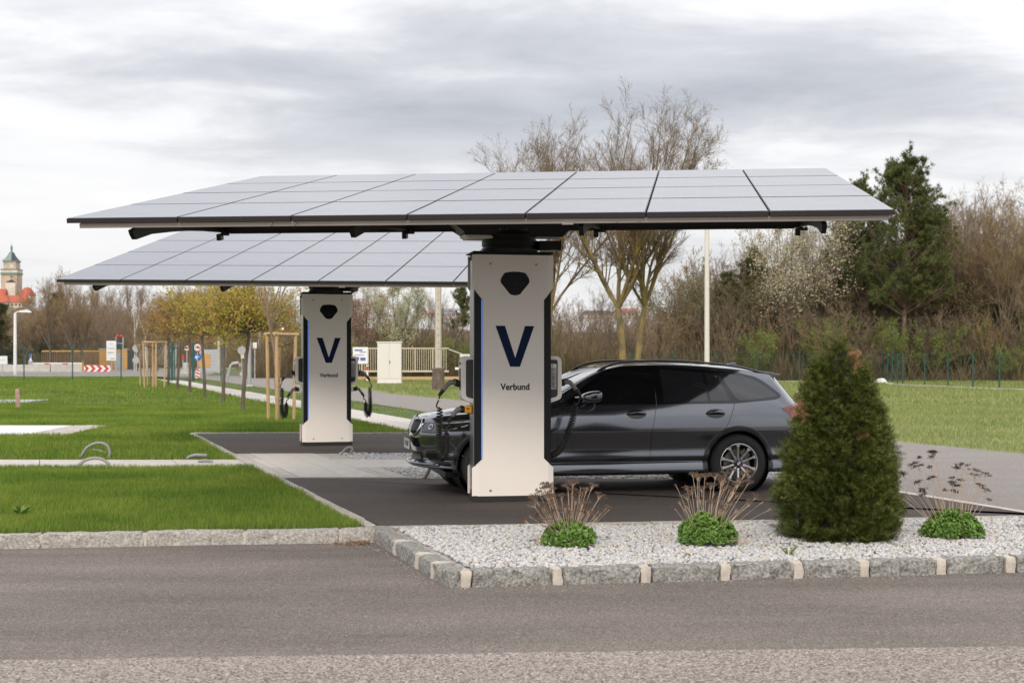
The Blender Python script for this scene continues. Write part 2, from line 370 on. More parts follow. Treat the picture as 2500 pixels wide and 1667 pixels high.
# solar glass: dark cells under slightly frosted glass
def solar():
    m = bpy.data.materials.new('solar_glass'); m.use_nodes = True; t = m.node_tree; b = t.nodes['Principled BSDF']
    b.inputs['Base Color'].default_value = (0.040, 0.052, 0.115, 1); b.inputs['Roughness'].default_value = 0.16
    b.inputs['IOR'].default_value = 1.6; b.inputs['Specular IOR Level'].default_value = 0.8; b.inputs['Coat Weight'].default_value = 0.45; b.inputs['Coat Roughness'].default_value = 0.2
    tcn = N(t, 'ShaderNodeTexCoord')
    s2 = N(t, 'ShaderNodeSeparateXYZ'); L(t, tcn.outputs['Object'], s2.inputs[0])
    fr = MATH(t, 'FRACT', MATH(t, 'MULTIPLY', s2.outputs[0], 5.4))
    ln = MATH(t, 'LESS_THAN', MATH(t, 'ABSOLUTE', MATH(t, 'SUBTRACT', fr, 0.5)), 0.03)
    c = MIX(t, ln, (0.042, 0.048, 0.088), (0.075, 0.082, 0.125)); L(t, c, b.inputs['Base Color'])
    n = N(t, 'ShaderNodeTexNoise', i_Scale=2.0, i_Detail=3.0); L(t, tcn.outputs['Object'], n.inputs[0])
    L(t, MATH(t, 'ADD', MATH(t, 'MULTIPLY', n.outputs[0], 0.08), 0.22), b.inputs['Roughness'])
    return m
M['solar'] = solar()
M['frame_dark'] = mat('anodised_frame', (0.030, 0.026, 0.024), 0.45, metal=0.3)

# ---------------------------------------------------------------- ground
U = lambda D, u: (u - 0.33*(D - 13.2), D)          # site grid: rows run back-left at -0.33
LEDGE = -1.28; REDGE = 5.58; ROADF = 11.5
sheet('ground', [(-900, 3.0), (900, 3.0), (900, 1500), (-900, 1500)], -0.135, M['meadow'])
# front asphalt road and the lighter strip nearest the camera
sheet('road', [(-40, -6), (40, -6), (40, 26), (-40, 12.4)], -0.124, M['road'])
def wavy(p, q, n, amp):
    out = []
    for i in range(n + 1):
        t = i/n; x = p[0] + (q[0] - p[0])*t; y = p[1] + (q[1] - p[1])*t
        out.append((x, y + amp*noise.noise(Vector((x*1.3, 3.1, 0)))))
    return out
edge = wavy((-20, 6.55), (20, 8.9), 200, 0.035)
edge = [(x, 8.08 + 0.062*x + 0.02*noise.noise(Vector((x*3.0, 1.2, 0))) + 0.03*noise.noise(Vector((x*0.6, 7.2, 0)))) for x in np.linspace(-20, 20, 220)]
MB().add([(x, y, -0.120) for x, y in edge] + [(x, -6, -0.120) for x, y in reversed(edge)], [tuple(range(2*len(edge)))]).build('road_shoulder', M['road_light'], kind='structure')

# kerb lines (top front edge)
KA = (-1.255, 12.93); KB = (-0.472, 10.37)
def kline_left(x): return 12.93 + (x + 1.255)*0.139
def kline_right(x): return 10.37 + (x + 0.472)*0.168
bedback = lambda x: 13.18 + 0.144*(x + 0.566) - 0.07
# raised terrace: soil body under lawn, pads and bed, so its edge is hidden behind the kerb stones
lawn_poly = [(-60, kline_left(-60) + 0.10), (-1.30, 12.98 + 0.08), (-1.36, 13.2), U(29.5, LEDGE - 0.03), U(200, LEDGE - 0.03), (-260, 200), (-260, 40), (-60, 12)]
lawn_poly = [(-60, kline_left(-60) + 0.10), (-1.34, kline_left(-1.34) + 0.1), U(400, LEDGE - 0.03), (-400, 400), (-400, 30)]
sheet('lawn', lawn_poly, -0.012, M['lawn'])
sheet('lawn_beyond_parking', [U(29.1, LEDGE), U(29.1, 3.3), U(400, 3.3), U(400, LEDGE)], -0.012, M['lawn'])
sheet('verge', [U(29.1, 4.85), U(29.1, REDGE), U(42, 6.5), U(90, 6.8), U(120, 6.8), U(120, 4.85)], -0.012, M['lawn'])
sheet('meadow', [U(12, ROADF), U(30, ROADF - 0.35), U(60, ROADF - 1.3), U(75, ROADF - 0.2), U(90, ROADF + 2), (-10, 112), (10, 118), (400, 118), (400, 12)], -0.010, M['meadow'])
sheet('driveway', [U(11.2, REDGE), U(29, REDGE), U(42, 6.6), U(92, 6.9), U(120, 6.9), (-27, 135), (-20, 135), U(90, ROADF + 3), U(75, ROADF), U(60, ROADF - 1.1), U(30, ROADF - 0.15), U(13, ROADF + 0.3)], -0.006, M['drive'])
# forecourt right of the pad, level with the drive
sheet('parking_pad', [(-1.20, 13.08), (5.6, bedback(5.6)), U(13.9, REDGE), U(18.2, REDGE), U(18.36, LEDGE)], 0.0, M['pad'])
sheet('parking_pad', [U(23.1, LEDGE), U(22.7, REDGE), U(28.6, REDGE), U(28.9, LEDGE)], 0.0, M['pad'])
# ground under the bed and the paved band
sheet('gravel_bed', [(-1.15, 12.95), (-0.36, 10.45), (9.0, kline_right(9.0) + 0.08), (9.0, bedback(9.0)), (-1.1, 13.1)], -0.035, M['gravel_bed'])
sheet('paving_bed', [U(18.36, LEDGE), U(18.2, REDGE), U(22.7, REDGE), U(23.1, LEDGE)], -0.008, M['gravel_bed'])
# footpath along the lawn and its kerb
fp = empty('footpath', (0, 0, 0)); tag(fp, kind='structure')
for i in range(60):
    d0 = 29.1 + i*1.2
    if d0 > 96: break
    MB().prism([U(d0 + 0.006, 3.30), U(d0 + 0.006, 4.05), U(d0 + 1.194, 4.05), U(d0 + 1.194, 3.30)], -0.02, 0.004 + 0.002*(i % 3)).build('paving_slab', M['slab'], fp)
    MB().prism([U(d0 + 0.006, 4.06), U(d0 + 0.006, 4.85), U(d0 + 1.194, 4.85), U(d0 + 1.194, 4.06)], -0.02, 0.004 + 0.002*((i + 1) % 3)).build('paving_slab', M['slab'], fp)

def rough_block(poly, z0, z1, m, name, parent, amp=0.012, sub=0.035, seed=0, bevel=0.012):
    # a split stone: quad footprint, faces broken up by noise, edges slightly rounded
    (ax, ay), (bx, by), (cx_, cy_), (dx_, dy_) = poly       # a-b front, d-c back
    nL = max(2, int(math.hypot(bx - ax, by - ay)/sub)); nD = max(2, int(math.hypot(dx_ - ax, dy_ - ay)/0.05)); nH = max(2, int((z1 - z0)/0.03))
    vs = {}; V = []; Fc = []
    def vid(i, j, k):
        if (i, j, k) in vs: return vs[(i, j, k)]
        u, v, w = i/nL, j/nD, k/nH
        x = (ax*(1-u) + bx*u)*(1-v) + (dx_*(1-u) + cx_*u)*v; y = (ay*(1-u) + by*u)*(1-v) + (dy_*(1-u) + cy_*u)*v; z = z0 + (z1 - z0)*w
        ex = min(u*nL, (1-u)*nL) < 0.5; ey = min(v*nD, (1-v)*nD) < 0.5; ez = (1-w)*nH < 0.5
        cxm = (ax + bx + cx_ + dx_)/4; cym = (ay + by + cy_ + dy_)/4
        n = Vector((noise.noise(Vector((x*14, y*14, z*14 + seed))), noise.noise(Vector((x*14 + 9, y*14, z*14 + seed))), noise.noise(Vector((x*14, y*14 + 7, z*14 + seed)))))
        n2 = noise.noise(Vector((x*40, y*40, z*40 + seed)))
        s = amp*(0.45 if (ez and not (ex or ey)) else 1.0)
        p = Vector((x, y, z)) + n*s*1.6 + Vector((n2, n2, n2*0.5))*s*0.5
        if ez and (ey or ex): p += (Vector((cxm, cym, z0)) - p).normalized()*bevel
        if ex and ey: p += (Vector((cxm, cym, p.z)) - p).normalized()*bevel
        vs[(i, j, k)] = len(V); V.append(tuple(p)); return vs[(i, j, k)]
    for i in range(nL):
        for k in range(nH):
            Fc.append((vid(i, 0, k), vid(i+1, 0, k), vid(i+1, 0, k+1), vid(i, 0, k+1)))
            Fc.append((vid(i, nD, k+1), vid(i+1, nD, k+1), vid(i+1, nD, k), vid(i, nD, k)))
        for j in range(nD): Fc.append((vid(i, j, nH), vid(i+1, j, nH), vid(i+1, j+1, nH), vid(i, j+1, nH)))
    for j in range(nD):
        for k in range(nH):
            Fc.append((vid(0, j, k), vid(0, j, k+1), vid(0, j+1, k+1), vid(0, j+1, k)))
            Fc.append((vid(nL, j, k+1), vid(nL, j, k), vid(nL, j+1, k), vid(nL, j+1, k+1)))
    b = MB(); b.v = V; b.f = Fc
    return b.build(name, m, parent, smooth=True)

kerb = empty('kerb', (0, 0, 0)); tag(kerb, kind='structure')
def along(p, q, t): return (p[0] + (q[0]-p[0])*t, p[1] + (q[1]-p[1])*t)
def stone_between(p, q, depth, m, z0=-0.20, z1=0.0, name='kerb_stone', amp=0.010, seed=0, inset=0.0):
    dx, dy = q[0]-p[0], q[1]-p[1]; l = math.hypot(dx, dy); nx, ny = -dy/l, dx/l
    p = (p[0] + nx*inset, p[1] + ny*inset); q = (q[0] + nx*inset, q[1] + ny*inset)
    return rough_block([p, q, (q[0] + nx*depth, q[1] + ny*depth), (p[0] + nx*depth, p[1] + ny*depth)], z0, z1, m, name, kerb, amp, seed=seed)
# left run: joints seen at these places
xs = [-9.6, -8.4, -6.9, -5.2, -3.66, -2.905, -2.19, -1.80, -1.20]
xs = [-9.6, -8.3, -7.0, -5.35, -4.75]
xs = [-8.6, -7.55, -6.45, -5.45, -4.15, -3.27, -2.40, -1.555, -1.235]
for i in range(len(xs) - 1):
    a, b_ = xs[i] + 0.002, xs[i+1] - 0.002
    stone_between((a, kline_left(a)), (b_, kline_left(b_)), 0.15, M['granite'], seed=i*3.3, z1=0.003*(i % 3), inset=0.006*((i*7) % 3 - 1))
MB().prism([(-9.5, kline_left(-9.5) + .012), (-1.26, kline_left(-1.26) + .012), (-1.26, kline_left(-1.26) + .12), (-9.5, kline_left(-9.5) + .12)], -.2, -.012).build('mortar_bed', M['mortar'], kerb)
rough_block([(-1.30, 12.95), (-1.10, 12.90), (-1.02, 13.10), (-1.30, 13.22)], -.15, .004, M['granite_dark'], 'kerb_stone', kerb, .006, seed=91)
# diagonal run: three stones and the corner stone, with pale mortar joints
tt = [0.0, 0.30, 0.345, 0.60, 0.645, 0.80, 0.835, 1.0]
for i in range(len(tt) - 1):
    a = along(KA, KB, tt[i]); b_ = along(KA, KB, tt[i+1])
    if i % 2 == 0: stone_between(a, b_, 0.16, M['granite_dark'], seed=20 + i, amp=0.012)
    else: stone_between(a, b_, 0.155, M['mortar'], seed=20 + i, amp=0.006, name='mortar_joint', z1=0.004, inset=-0.004)
# right run: stones and mortar joints at surveyed places
jx = [1130, 1362, 1578, 1772, 1950, 2112, 2300, 2470, 2640, 2800, 2970]
def kx(px):                                            # x on the right kerb line seen at px
    k = (px - 1250)/F; return k*(10.37 + 0.472*0.168)/(1 - k*0.168)
pj = [(kx(p - 13), kx(p + 13)) for p in jx]; pj[0] = (kx(1123), kx(1152))
prev = KB[0]
for i, (a, b_) in enumerate(pj):
    stone_between((prev + 0.002, kline_right(prev)), (a, kline_right(a)), 0.16, M['granite_dark'], seed=40 + i*2.7, amp=0.018, inset=0.008*((i*5) % 3 - 1))
    stone_between((a, kline_right(a)), (b_, kline_right(b_)), 0.155, M['mortar'], seed=60 + i, amp=0.008, name='mortar_joint', z1=0.003, inset=-0.004)
    prev = b_
# thin edging setts: left edge of the parking pads, back of the bed, right edge towards the drive
edging = empty('edging', (0, 0, 0)); tag(edging, kind='structure')
def edging_run(P0, P1, w, step, m, z1=0.012, name='edging_stone'):
    l = math.hypot(P1[0]-P0[0], P1[1]-P0[1]); n = max(1, int(l/step)); dx, dy = (P1[0]-P0[0])/l, (P1[1]-P0[1])/l; nx, ny = -dy, dx
    for i in range(n):
        jit = 0.004*math.sin(i*2.3); a0, a1 = l*i/n + 0.004, l*(i+1)/n - 0.004
        p = lambda s, o: (P0[0] + dx*s + nx*(o + jit), P0[1] + dy*s + ny*(o + jit))
        MB().prism([p(a0, 0), p(a0, w), p(a1, w), p(a1, 0)][::-1], -0.05, z1 + 0.003*math.sin(i*5.1)).build(name, m, edging, bevel=0.006, seg=1)
edging_run(U(29.0, LEDGE + 0.01), U(13.15, LEDGE + 0.01), -0.11, 0.5, M['cobble'])
edging_run((-1.12, 13.02), (8.0, bedback(8.0) - 0.08), 0.09, 0.6, M['granite'], 0.006)
edging_run(U(13.7, REDGE + 0.02), U(29.0, REDGE + 0.02), 0.10, 0.5, M['slab'], 0.006)
edging_run(U(29.05, REDGE), U(29.15, LEDGE), -0.1, 0.5, M['cobble'])

# paved band: slabs in the walk and in the cross path, cobbles between, grey gravel pockets
pav = empty('paved_path', (0, 0, 0)); tag(pav, kind='structure')
def slabq(d0, d1, u0, u1, m=None, name='paving_slab', z=0.004):
    MB().prism([U(d0 + .005, u0 + .005), U(d0 + .005, u1 - .005), U(d1 - .005, u1 - .005), U(d1 - .005, u0 + .005)], -0.04, z + random.uniform(0, .003)).build(name, m or M['slab'], pav, bevel=0.003, seg=1)
ds = [18.42, 20.05, 21.65, 22.95]
for i in range(3):
    slabq(ds[i], ds[i+1], -1.02, -0.42); slabq(ds[i], ds[i+1], -0.42, 0.02)
    if i != 1:
        n = int((ds[i+1] - ds[i])/0.16)
        for k in range(n):
            e0 = ds[i] + (ds[i+1]-ds[i])*k/n; e1 = ds[i] + (ds[i+1]-ds[i])*(k+1)/n
            slabq(e0, e1, 0.02, 0.19, M['cobble'], 'cobble', 0.0); slabq(e0, e1, -1.17, -1.02, M['cobble'], 'cobble', 0.0)
        slabq(ds[i], ds[i+1], 0.19, 0.40, M['cobble'], 'paving_slab', 0.0)
slabq(20.05, 21.65, -1.17, -1.02)
u = 0.02
while u < REDGE - 0.1:
    slabq(20.05, 21.65, u, min(u + 1.1, REDGE)); u += 1.1
# its continuation as a pale strip across the lawn
u = LEDGE - 0.12
while u > -9:
    slabq(20.15, 21.55, u - 1.0, u); u -= 1.0
# inspection cover with a cobble margin in the lawn
ic = empty('lawn_cover', (0, 0, 0)); tag(ic, kind='structure')
MB().prism([(-20, 28.6), (-9.72, 28.4), (-9.95, 32.2), (-20, 32.4)], -0.03, 0.012).build('cover_slab', mat('cover_white', (0.66, 0.65, 0.65), 0.5, var=0.05), ic)
for a in range(3):
    for k in range(7):
        y0 = 28.4 + k*0.54; x0 = -9.70 - 0.06*(y0 - 28.4) + a*0.27
        MB().box((x0 + 0.14, y0 + 0.27, 0.0), (0.26, 0.52, 0.03 + 0.01*((a + k) % 2))).build('cobble', M['cobble'], ic, bevel=0.01, seg=1)

# ---------------------------------------------------------------- gravel, grass
def pebbles(name, poly, dens_, size, m, zbase, layers=1, seed=3, exclude=()):
    rng = np.random.default_rng(seed); xs_, ys_ = zip(*poly)
    area = (max(xs_)-min(xs_))*(max(ys_)-min(ys_)); n = int(area*dens_)
    X = rng.uniform(min(xs_), max(xs_), n); Y = rng.uniform(min(ys_), max(ys_), n); k = inside(poly, X, Y)
    for (ex, ey, er) in exclude: k &= (X-ex)**2 + (Y-ey)**2 > er*er
    X, Y = X[k], Y[k]; n = len(X)
    bv, bf = ico(); Vs = []; Fs = []; off = 0
    hz = np.array([noise.noise(Vector((x*1.4, y*1.4, 5))) for x, y in zip(X, Y)])
    for q in range(6):
        sel = np.arange(q, n, 6)
        v = bv*(1 + rng.uniform(-0.28, 0.28, (12, 1)))
        s = size*rng.uniform(0.55, 1.25, (len(sel), 1))*rng.uniform([0.8, 0.6, 0.45], [1.25, 0.95, 0.75], (len(sel), 3))
        rr = rot_z(rng.uniform(0, 6.28, len(sel))) @ rot_dir(np.stack([rng.normal(0, .35, len(sel)), rng.normal(0, .35, len(sel)), np.ones(len(sel))], -1), rng.uniform(0, 6, len(sel)))
        P = np.stack([X[sel], Y[sel], zbase + hz[sel]*0.015 + rng.uniform(-0.4, 0.8, len(sel))*size*0.8], -1)
        a, b_ = scatter(v, bf, P, rr, s); Vs.append(a); Fs.append(b_ + off); off += len(a)
    return np_mesh(name, np.concatenate(Vs), np.concatenate(Fs), m, kind='stuff')
tag(pebbles('white_gravel', [(-1.02, 12.95), (-0.28, 10.52), (6.2, kline_right(6.2) + 0.14), (6.2, bedback(6.2)), (-1.0, 13.06)], 1500, 0.021, M['pebble'], -0.018, seed=3),
    'white and grey marble chippings filling the bed behind the kerb', 'gravel')
M['pebble_grey'] = stone_mat('grey_gravel', (0.42, 0.40, 0.375), (0.30, 0.29, 0.28), (0.45, 0.38, 0.28))
tag(pebbles('grey_gravel', [U(18.42, 0.42), U(18.3, REDGE), U(20.03, REDGE), U(20.03, 0.42)], 700, 0.026, M['pebble'], -0.012, seed=4),
    'loose pale gravel strip beneath the parked car', 'gravel')
tag(pebbles('grey_gravel', [U(21.68, 0.42), U(21.68, REDGE), U(22.7, REDGE), U(22.98, 0.42)], 500, 0.03, M['pebble'], -0.012, seed=5),
    'loose pale gravel strip at the near edge of the rear parking bay', 'gravel')

def grass(name, poly, n, h, w, m, z=-0.012, seed=1, exclude=None, lean=0.45, dpow=0.0, fn=None):
    rng = np.random.default_rng(seed); xs_, ys_ = zip(*poly)
    X = rng.uniform(min(xs_), max(xs_), n); Y = min(ys_) + (max(ys_)-min(ys_))*rng.uniform(0, 1, n)**(1 + dpow)
    k = inside(poly, X, Y) & (np.abs(X) < 0.40*Y + 0.6)
    if fn is not None: k &= fn(X, Y)
    X, Y = X[k], Y[k]; n = len(X)
    nz = np.array([noise.noise(Vector((x*0.9, y*0.9, 2.0))) + 0.6*noise.noise(Vector((x*3.1, y*3.1, 4.0))) for x, y in zip(X, Y)])
    hh = h*(1 + 0.55*nz)*rng.uniform(0.6, 1.35, n); ww = w*rng.uniform(0.7, 1.3, n)
    a = rng.uniform(0, 6.28, n); la = rng.uniform(0, 6.28, n); ln = hh*lean*rng.uniform(0.1, 1.2, n)
    cx_, sx_ = np.cos(a)*ww/2, np.sin(a)*ww/2; dx_, dy_ = np.cos(la)*ln, np.sin(la)*ln
    P = np.zeros((n, 5, 3)); Z0 = np.full(n, z)
    P[:, 0] = np.stack([X - cx_, Y - sx_, Z0], -1); P[:, 1] = np.stack([X + cx_, Y + sx_, Z0], -1)
    P[:, 2] = np.stack([X + cx_*.75 + dx_*.35, Y + sx_*.75 + dy_*.35, Z0 + hh*.6], -1); P[:, 3] = np.stack([X - cx_*.75 + dx_*.35, Y - sx_*.75 + dy_*.35, Z0 + hh*.6], -1)
    P[:, 4] = np.stack([X + dx_, Y + dy_, Z0 + hh], -1)
    T = np.array([(0, 1, 2), (0, 2, 3), (3, 2, 4)]); Fq = T[None] + (np.arange(n)*5)[:, None, None]
    return np_mesh(name, P.reshape(-1, 3), Fq.reshape(-1, 3), m, kind='stuff')
_rg = np.random.default_rng(33); _n = 380
_t = _rg.uniform(0, 1, _n); _q = np.where(_rg.uniform(0, 1, _n) < .6, 1, 0)
_X = np.where(_q, -0.47 + 6.5*_t, -1.255 + .78*_t); _Y = np.where(_q, 10.37 + (_X + .472)*.168, 12.93 - 3.27*(_X + 1.255)) - np.abs(_rg.normal(0, .07, _n)) - .03
_X = np.where(_q, _X, _X - np.abs(_rg.normal(0, .05, _n)) - .02)
_v, _f = scatter(*ico(), np.stack([_X, _Y, np.full(_n, -.120)], -1), rot_rand(_n, _rg), _rg.uniform(.0025, .0085, (_n, 3)))
tag(np_mesh('road_grit', _v, _f, stone_mat('grit_stone', (0.30, 0.28, 0.26), (0.22, 0.21, 0.20), (0.42, 0.36, 0.28)), kind='stuff'), 'loose grit and small chips lying on the road along the kerb', 'grit')
pathfree = lambda X, Y: ~((Y > 20.1) & (Y < 21.6)) & ~((X < -8.85 - 0.06*(Y - 28.4)) & (Y > 28.35) & (Y < 32.3))
g = grass('lawn_grass', [(-7.8, 12.2), (-1.36, 13.1), U(20.12, LEDGE - 0.12), (-9.5, 20.12)], 230000, 0.062, 0.0042, M['blade'], seed=1, fn=lambda X, Y: (X + 0.33*(Y-13.2) < LEDGE - 0.08) & (Y > 12.93 + (X + 1.255)*0.139 + 0.13))
tag(g, 'dense bright lawn grass between the front kerb and the pale path strip', 'grass')
shape2 = lambda X, Y: pathfree(X, Y) & ((X + 0.33*(Y-13.2) < LEDGE - 0.1) | (Y > 29.15))
g = grass('lawn_grass', [U(21.62, LEDGE - 0.12), U(29.1, LEDGE - 0.12), U(29.1, 3.28), U(46, 3.28), (-20, 46), (-10, 21.62)], 420000, 0.075, 0.008, M['blade'], seed=2, fn=shape2)
tag(g, 'lawn grass beyond the pale path strip reaching to the globe trees', 'grass')
g = grass('lawn_grass', [U(46, 3.28), U(110, 3.28), (-50, 110), (-20, 46)], 200000, 0.10, 0.020, M['blade'], seed=3)
tag(g, 'far lawn grass running up to the green mesh fence', 'grass')
g = grass('verge_grass', [U(29.1, 4.88), U(29.1, REDGE - 0.05), U(42, 6.5), U(100, 6.8), U(100, 4.88)], 60000, 0.09, 0.014, M['blade'], seed=5, dpow=0.7)
tag(g, 'grass verge between the footpath and the grey driveway', 'grass')
g = grass('meadow_grass', [U(20, ROADF + 0.1), U(46, ROADF - .7), (60, 46), (60, 20)], 330000, 0.075, 0.009, M['blade_far'], seed=6, lean=.8)
tag(g, 'yellowish green meadow grass beside the driveway on the right', 'grass')
g = grass('meadow_grass', [U(46, ROADF - .7), U(60, ROADF - 1.1), U(90, ROADF + 2.5), (-10, 105), (60, 105), (60, 46)], 200000, 0.11, 0.020, M['blade_far'], seed=16, lean=.8)
tag(g, 'yellowish green meadow beyond the driveway up to the fence', 'grass')
# ---------------------------------------------------------------- charging stations with solar canopies
PW, PL = 7.43, 6.15
def panel_mesh(w, h):
    b = MB(); b.box((w/2, h/2, -0.023), (w, h, 0.042)); me = bpy.data.meshes.new('solar_panel'); me.from_pydata(b.v, [], b.f); me.materials.append(M['frame_dark'])
    g = MB(); g.box((w/2, h/2, 0.0), (w - 0.014, h - 0.014, 0.008)); mg = bpy.data.meshes.new('glass'); mg.from_pydata(g.v, [], g.f); mg.materials.append(M['solar'])
    return me, mg
MOD_W, MOD_L = PW/7 - 0.012, PL/4 - 0.006
mesh_panel, mesh_glass = panel_mesh(MOD_W, MOD_L)

def coil_path(ctrl, r, turns_per_m, straight0=0.0):
    # resample a control path, then wind a helix round it
    pts = [Vector(p) for p in ctrl]; out = []
    for i in range(len(pts) - 1):
        p0, p1, p2, p3 = pts[max(i-1, 0)], pts[i], pts[i+1], pts[min(i+2, len(pts)-1)]
        for k in range(12):
            t = k/12
            out.append(0.5*((2*p1) + (p2-p0)*t + (2*p0-5*p1+4*p2-p3)*t*t + (3*p1-p0-3*p2+p3)*t**3))
    out.append(pts[-1])
    ln = [0.0]
    for i in range(1, len(out)): ln.append(ln[-1] + (out[i]-out[i-1]).length)
    return out, ln
def sample(path, ln, s):
    s = max(0, min(s, ln[-1]))
    for i in range(1, len(ln)):
        if s <= ln[i] or i == len(ln) - 1:
            t = (s - ln[i-1])/max(1e-9, ln[i]-ln[i-1]); return path[i-1].lerp(path[i], t), (path[i]-path[i-1]).normalized()
def spiral(ctrl, r, pitch_fn, wire=0.0085, k=6):
    path, ln = coil_path(ctrl, r, 0)
    total = ln[-1]; pts = []; s = 0.0; ang = 0.0; ref = None
    per = 9
    while s < total:
        p, t = sample(path, ln, s)
        if ref is None: ref = t.orthogonal().normalized()
        ref = (ref - t*ref.dot(t)).normalized(); bi = t.cross(ref)
        rr = r*min(1, 0.25 + s/0.05, 0.25 + (total - s)/0.05)
        pts.append(p + (ref*math.cos(ang) + bi*math.sin(ang))*rr)
        ang += 2*math.pi/per; s += pitch_fn(s/total)/per
    b = MB(); b.tube(pts, wire, k=k); return b
def smooth_path(ctrl): return coil_path(ctrl, 0, 0)[0]

def plug_parts(root, sx, p0, p1, p2, p3, label=None):
    # hand plug: collar at p0, grip p0->p1->p2, cable gland p3
    path = smooth_path([p0, p1, p2, p3]); n = len(path)
    b = MB(); b.tube(path, [0.026 + 0.004*math.sin(i/n*3.1) - 0.006*(i/n) for i in range(n)], k=10)
    pl = b.build('charging_plug', M['plastic'], root, smooth='all')
    c = MB(); d = (Vector(p0) - Vector(p1)).normalized(); c.tube([Vector(p0) - d*0.035, Vector(p0) + d*0.03], 0.036, k=14); c.build('plug_collar', M['rubber'], pl, smooth=True)
    t = MB(); e = (Vector(p3) - Vector(p2)).normalized(); t.tube([Vector(p3) - e*0.035, Vector(p3) + e*0.02, Vector(p3) + e*0.05], [0.025, 0.021, 0.012], k=10); t.build('cable_gland', M['rubber'], pl, smooth=True)
    up = Vector((0, 0, 0.038)); s_ = MB(); s_.tube([Vector(p0) + up*0.9, (Vector(p0) + Vector(p1))/2 + up*1.05, Vector(p1) + up*0.5], [0.010, 0.008, 0.004], k=6); s_.build('release_lever', M['black'], pl)
    return pl

def station(base, yaw, FL, a, b_, label, group, mode):
    root = empty('solar_charging_station', (base[0], base[1], base[2]), R(yaw)); root.scale = (0.975,)*3
    tag(root, label, 'charging station', group)
    Mr = Matrix.Translation(base) @ Matrix.Rotation(R(yaw), 4, 'Z') @ Matrix.Scale(0.975, 4); Mi = Mr.inverted()
    a = Vector(a).normalized(); b_ = Vector(b_); b_ = (b_ - a*b_.dot(a)).normalized(); nrm = a.cross(b_)
    Mc = Matrix((( a.x, b_.x, nrm.x, FL[0]), (a.y, b_.y, nrm.y, FL[1]), (a.z, b_.z, nrm.z, FL[2]), (0, 0, 0, 1)))
    X = Mi @ Mc                                         # canopy (u, v, w) -> station
    # --- solar panels, 7 x 4
    for i in range(7):
        for j in range(4):
            o = bpy.data.objects.new('solar_panel', mesh_panel); COL.objects.link(o); o.parent = root
            o.matrix_local = X @ Matrix.Translation((i*PW/7 + 0.006, j*PL/4 + 0.003, 0.004 + random.uniform(-0.0006, 0.0006))) @ Matrix.Rotation(-0.0015, 4, 'X')
            g = bpy.data.objects.new('glass', mesh_glass); COL.objects.link(g); g.parent = o
    def cb(name, m, fn, **kw):
        q = MB(X); fn(q); return q.build(name, m, root, **kw)
    # aluminium rails along the rows
    for v in (0.06, 1.45, 1.62, 3.0, 3.15, 4.55, 4.70, 6.08):
        o = cb('rail', M['alu'], lambda q: q.box((PW/2 + 0.03, v, -0.068), (PW - 0.16, 0.045, 0.044)), bevel=0.002, seg=1)
    rl = cb('rail_clip', M['alu'], lambda q: q.box((4.62, 0.02, -0.085), (0.10, 0.05, 0.02)))
    for u in (1.93, 2.15, 5.05, 5.25):
        cb('rail_bolt', M['screw'], lambda q: q.tube([(u, 0.02, -0.062), (u, 0.045, -0.062)], 0.011, k=10))
    # black cantilever ribs, deepest over the pillar
    def dep(v):
        return float(np.interp(v, [0.25, 0.7, 1.25, 1.75, 2.3, 2.85, 3.1, 3.4, 4.4, 5.8], [.215, .20, .20, .22, .27, .34, .42, .34, .22, .2]))
    for u in (0.52, 2.62, 4.72, 6.86):
        pr = [(0.22, -0.13), (0.24, -0.17), (0.30, -0.225)]
        for v in (0.7, 1.0, 1.25, 1.5, 1.75, 2.0, 2.3, 2.6, 2.85):
            pr.append((v, -float(np.interp(v, [.3, .7, 1.25, 1.75, 2.3, 2.85], [.225, .215, .25, .29, .35, .42]))))
        pr += [(3.1, -0.46), (3.5, -0.38), (4.2, -0.30), (5.2, -0.2), (5.8, -0.21), (5.9, -0.13), (5.7, -0.088), (0.8, -0.088), (0.5, -0.10)]
        n_ = len(pr)
        def f(q):
            vs = [(u - 0.022, p[0], p[1]) for p in pr] + [(u + 0.022, p[0], p[1]) for p in pr]
            q.add(vs, [tuple(range(n_))[::-1], tuple(range(n_, 2*n_))] + [(i, (i+1) % n_, n_ + (i+1) % n_, n_ + i) for i in range(n_)])
            q.box((u, 1.2, -0.094), (0.10, 1.6, 0.008))
        cb('support_rib', M['black'], f)
        cb('rib_bracket', M['black'], lambda q: (q.box((u - 0.03, 2.86, -0.47), (0.05, 0.10, 0.07)), q.box((u + 0.03, 2.86, -0.44), (0.09, 0.04, 0.03))))
        cb('loop_cable', M['rubber'], lambda q: q.tube(smooth_path([(u + 0.03, 1.9, -0.24), (u + 0.04, 2.2, -0.21), (u + 0.05, 2.5, -0.24), (u + 0.05, 2.8, -0.42)]), 0.005, k=5))
    # two lengthwise beams
    cb('cross_beam', M['black'], lambda q: (q.box((3.70, 2.98, -0.33), (6.36, 0.16, 0.20)), q.box((3.70, 2.90, -0.425), (6.2, 0.02, 0.03))), bevel=0.004, seg=1)
    cb('cross_beam', M['black'], lambda q: q.box((3.70, 4.2, -0.28), (6.3, 0.12, 0.20)), bevel=0.004, seg=1)
    # canopy underside is closed with dark backsheets, so the panels shade fully; head housing over the ring
    q = MB(); zt, zb = 3.13, 2.905
    q.add([(-0.83, -0.10, zt), (0.80, -0.10, zt), (0.80, 0.62, zt), (-0.83, 0.62, zt), (-0.50, 0.0, zb), (0.56, 0.0, zb - 0.01), (0.56, 0.48, zb), (-0.50, 0.48, zb)],
          [(0, 1, 2, 3), (7, 6, 5, 4), (0, 4, 5, 1), (1, 5, 6, 2), (2, 6, 7, 3), (3, 7, 4, 0)])
    q.box((0, 0.24, 3.2), (1.3, 0.5, 0.2))
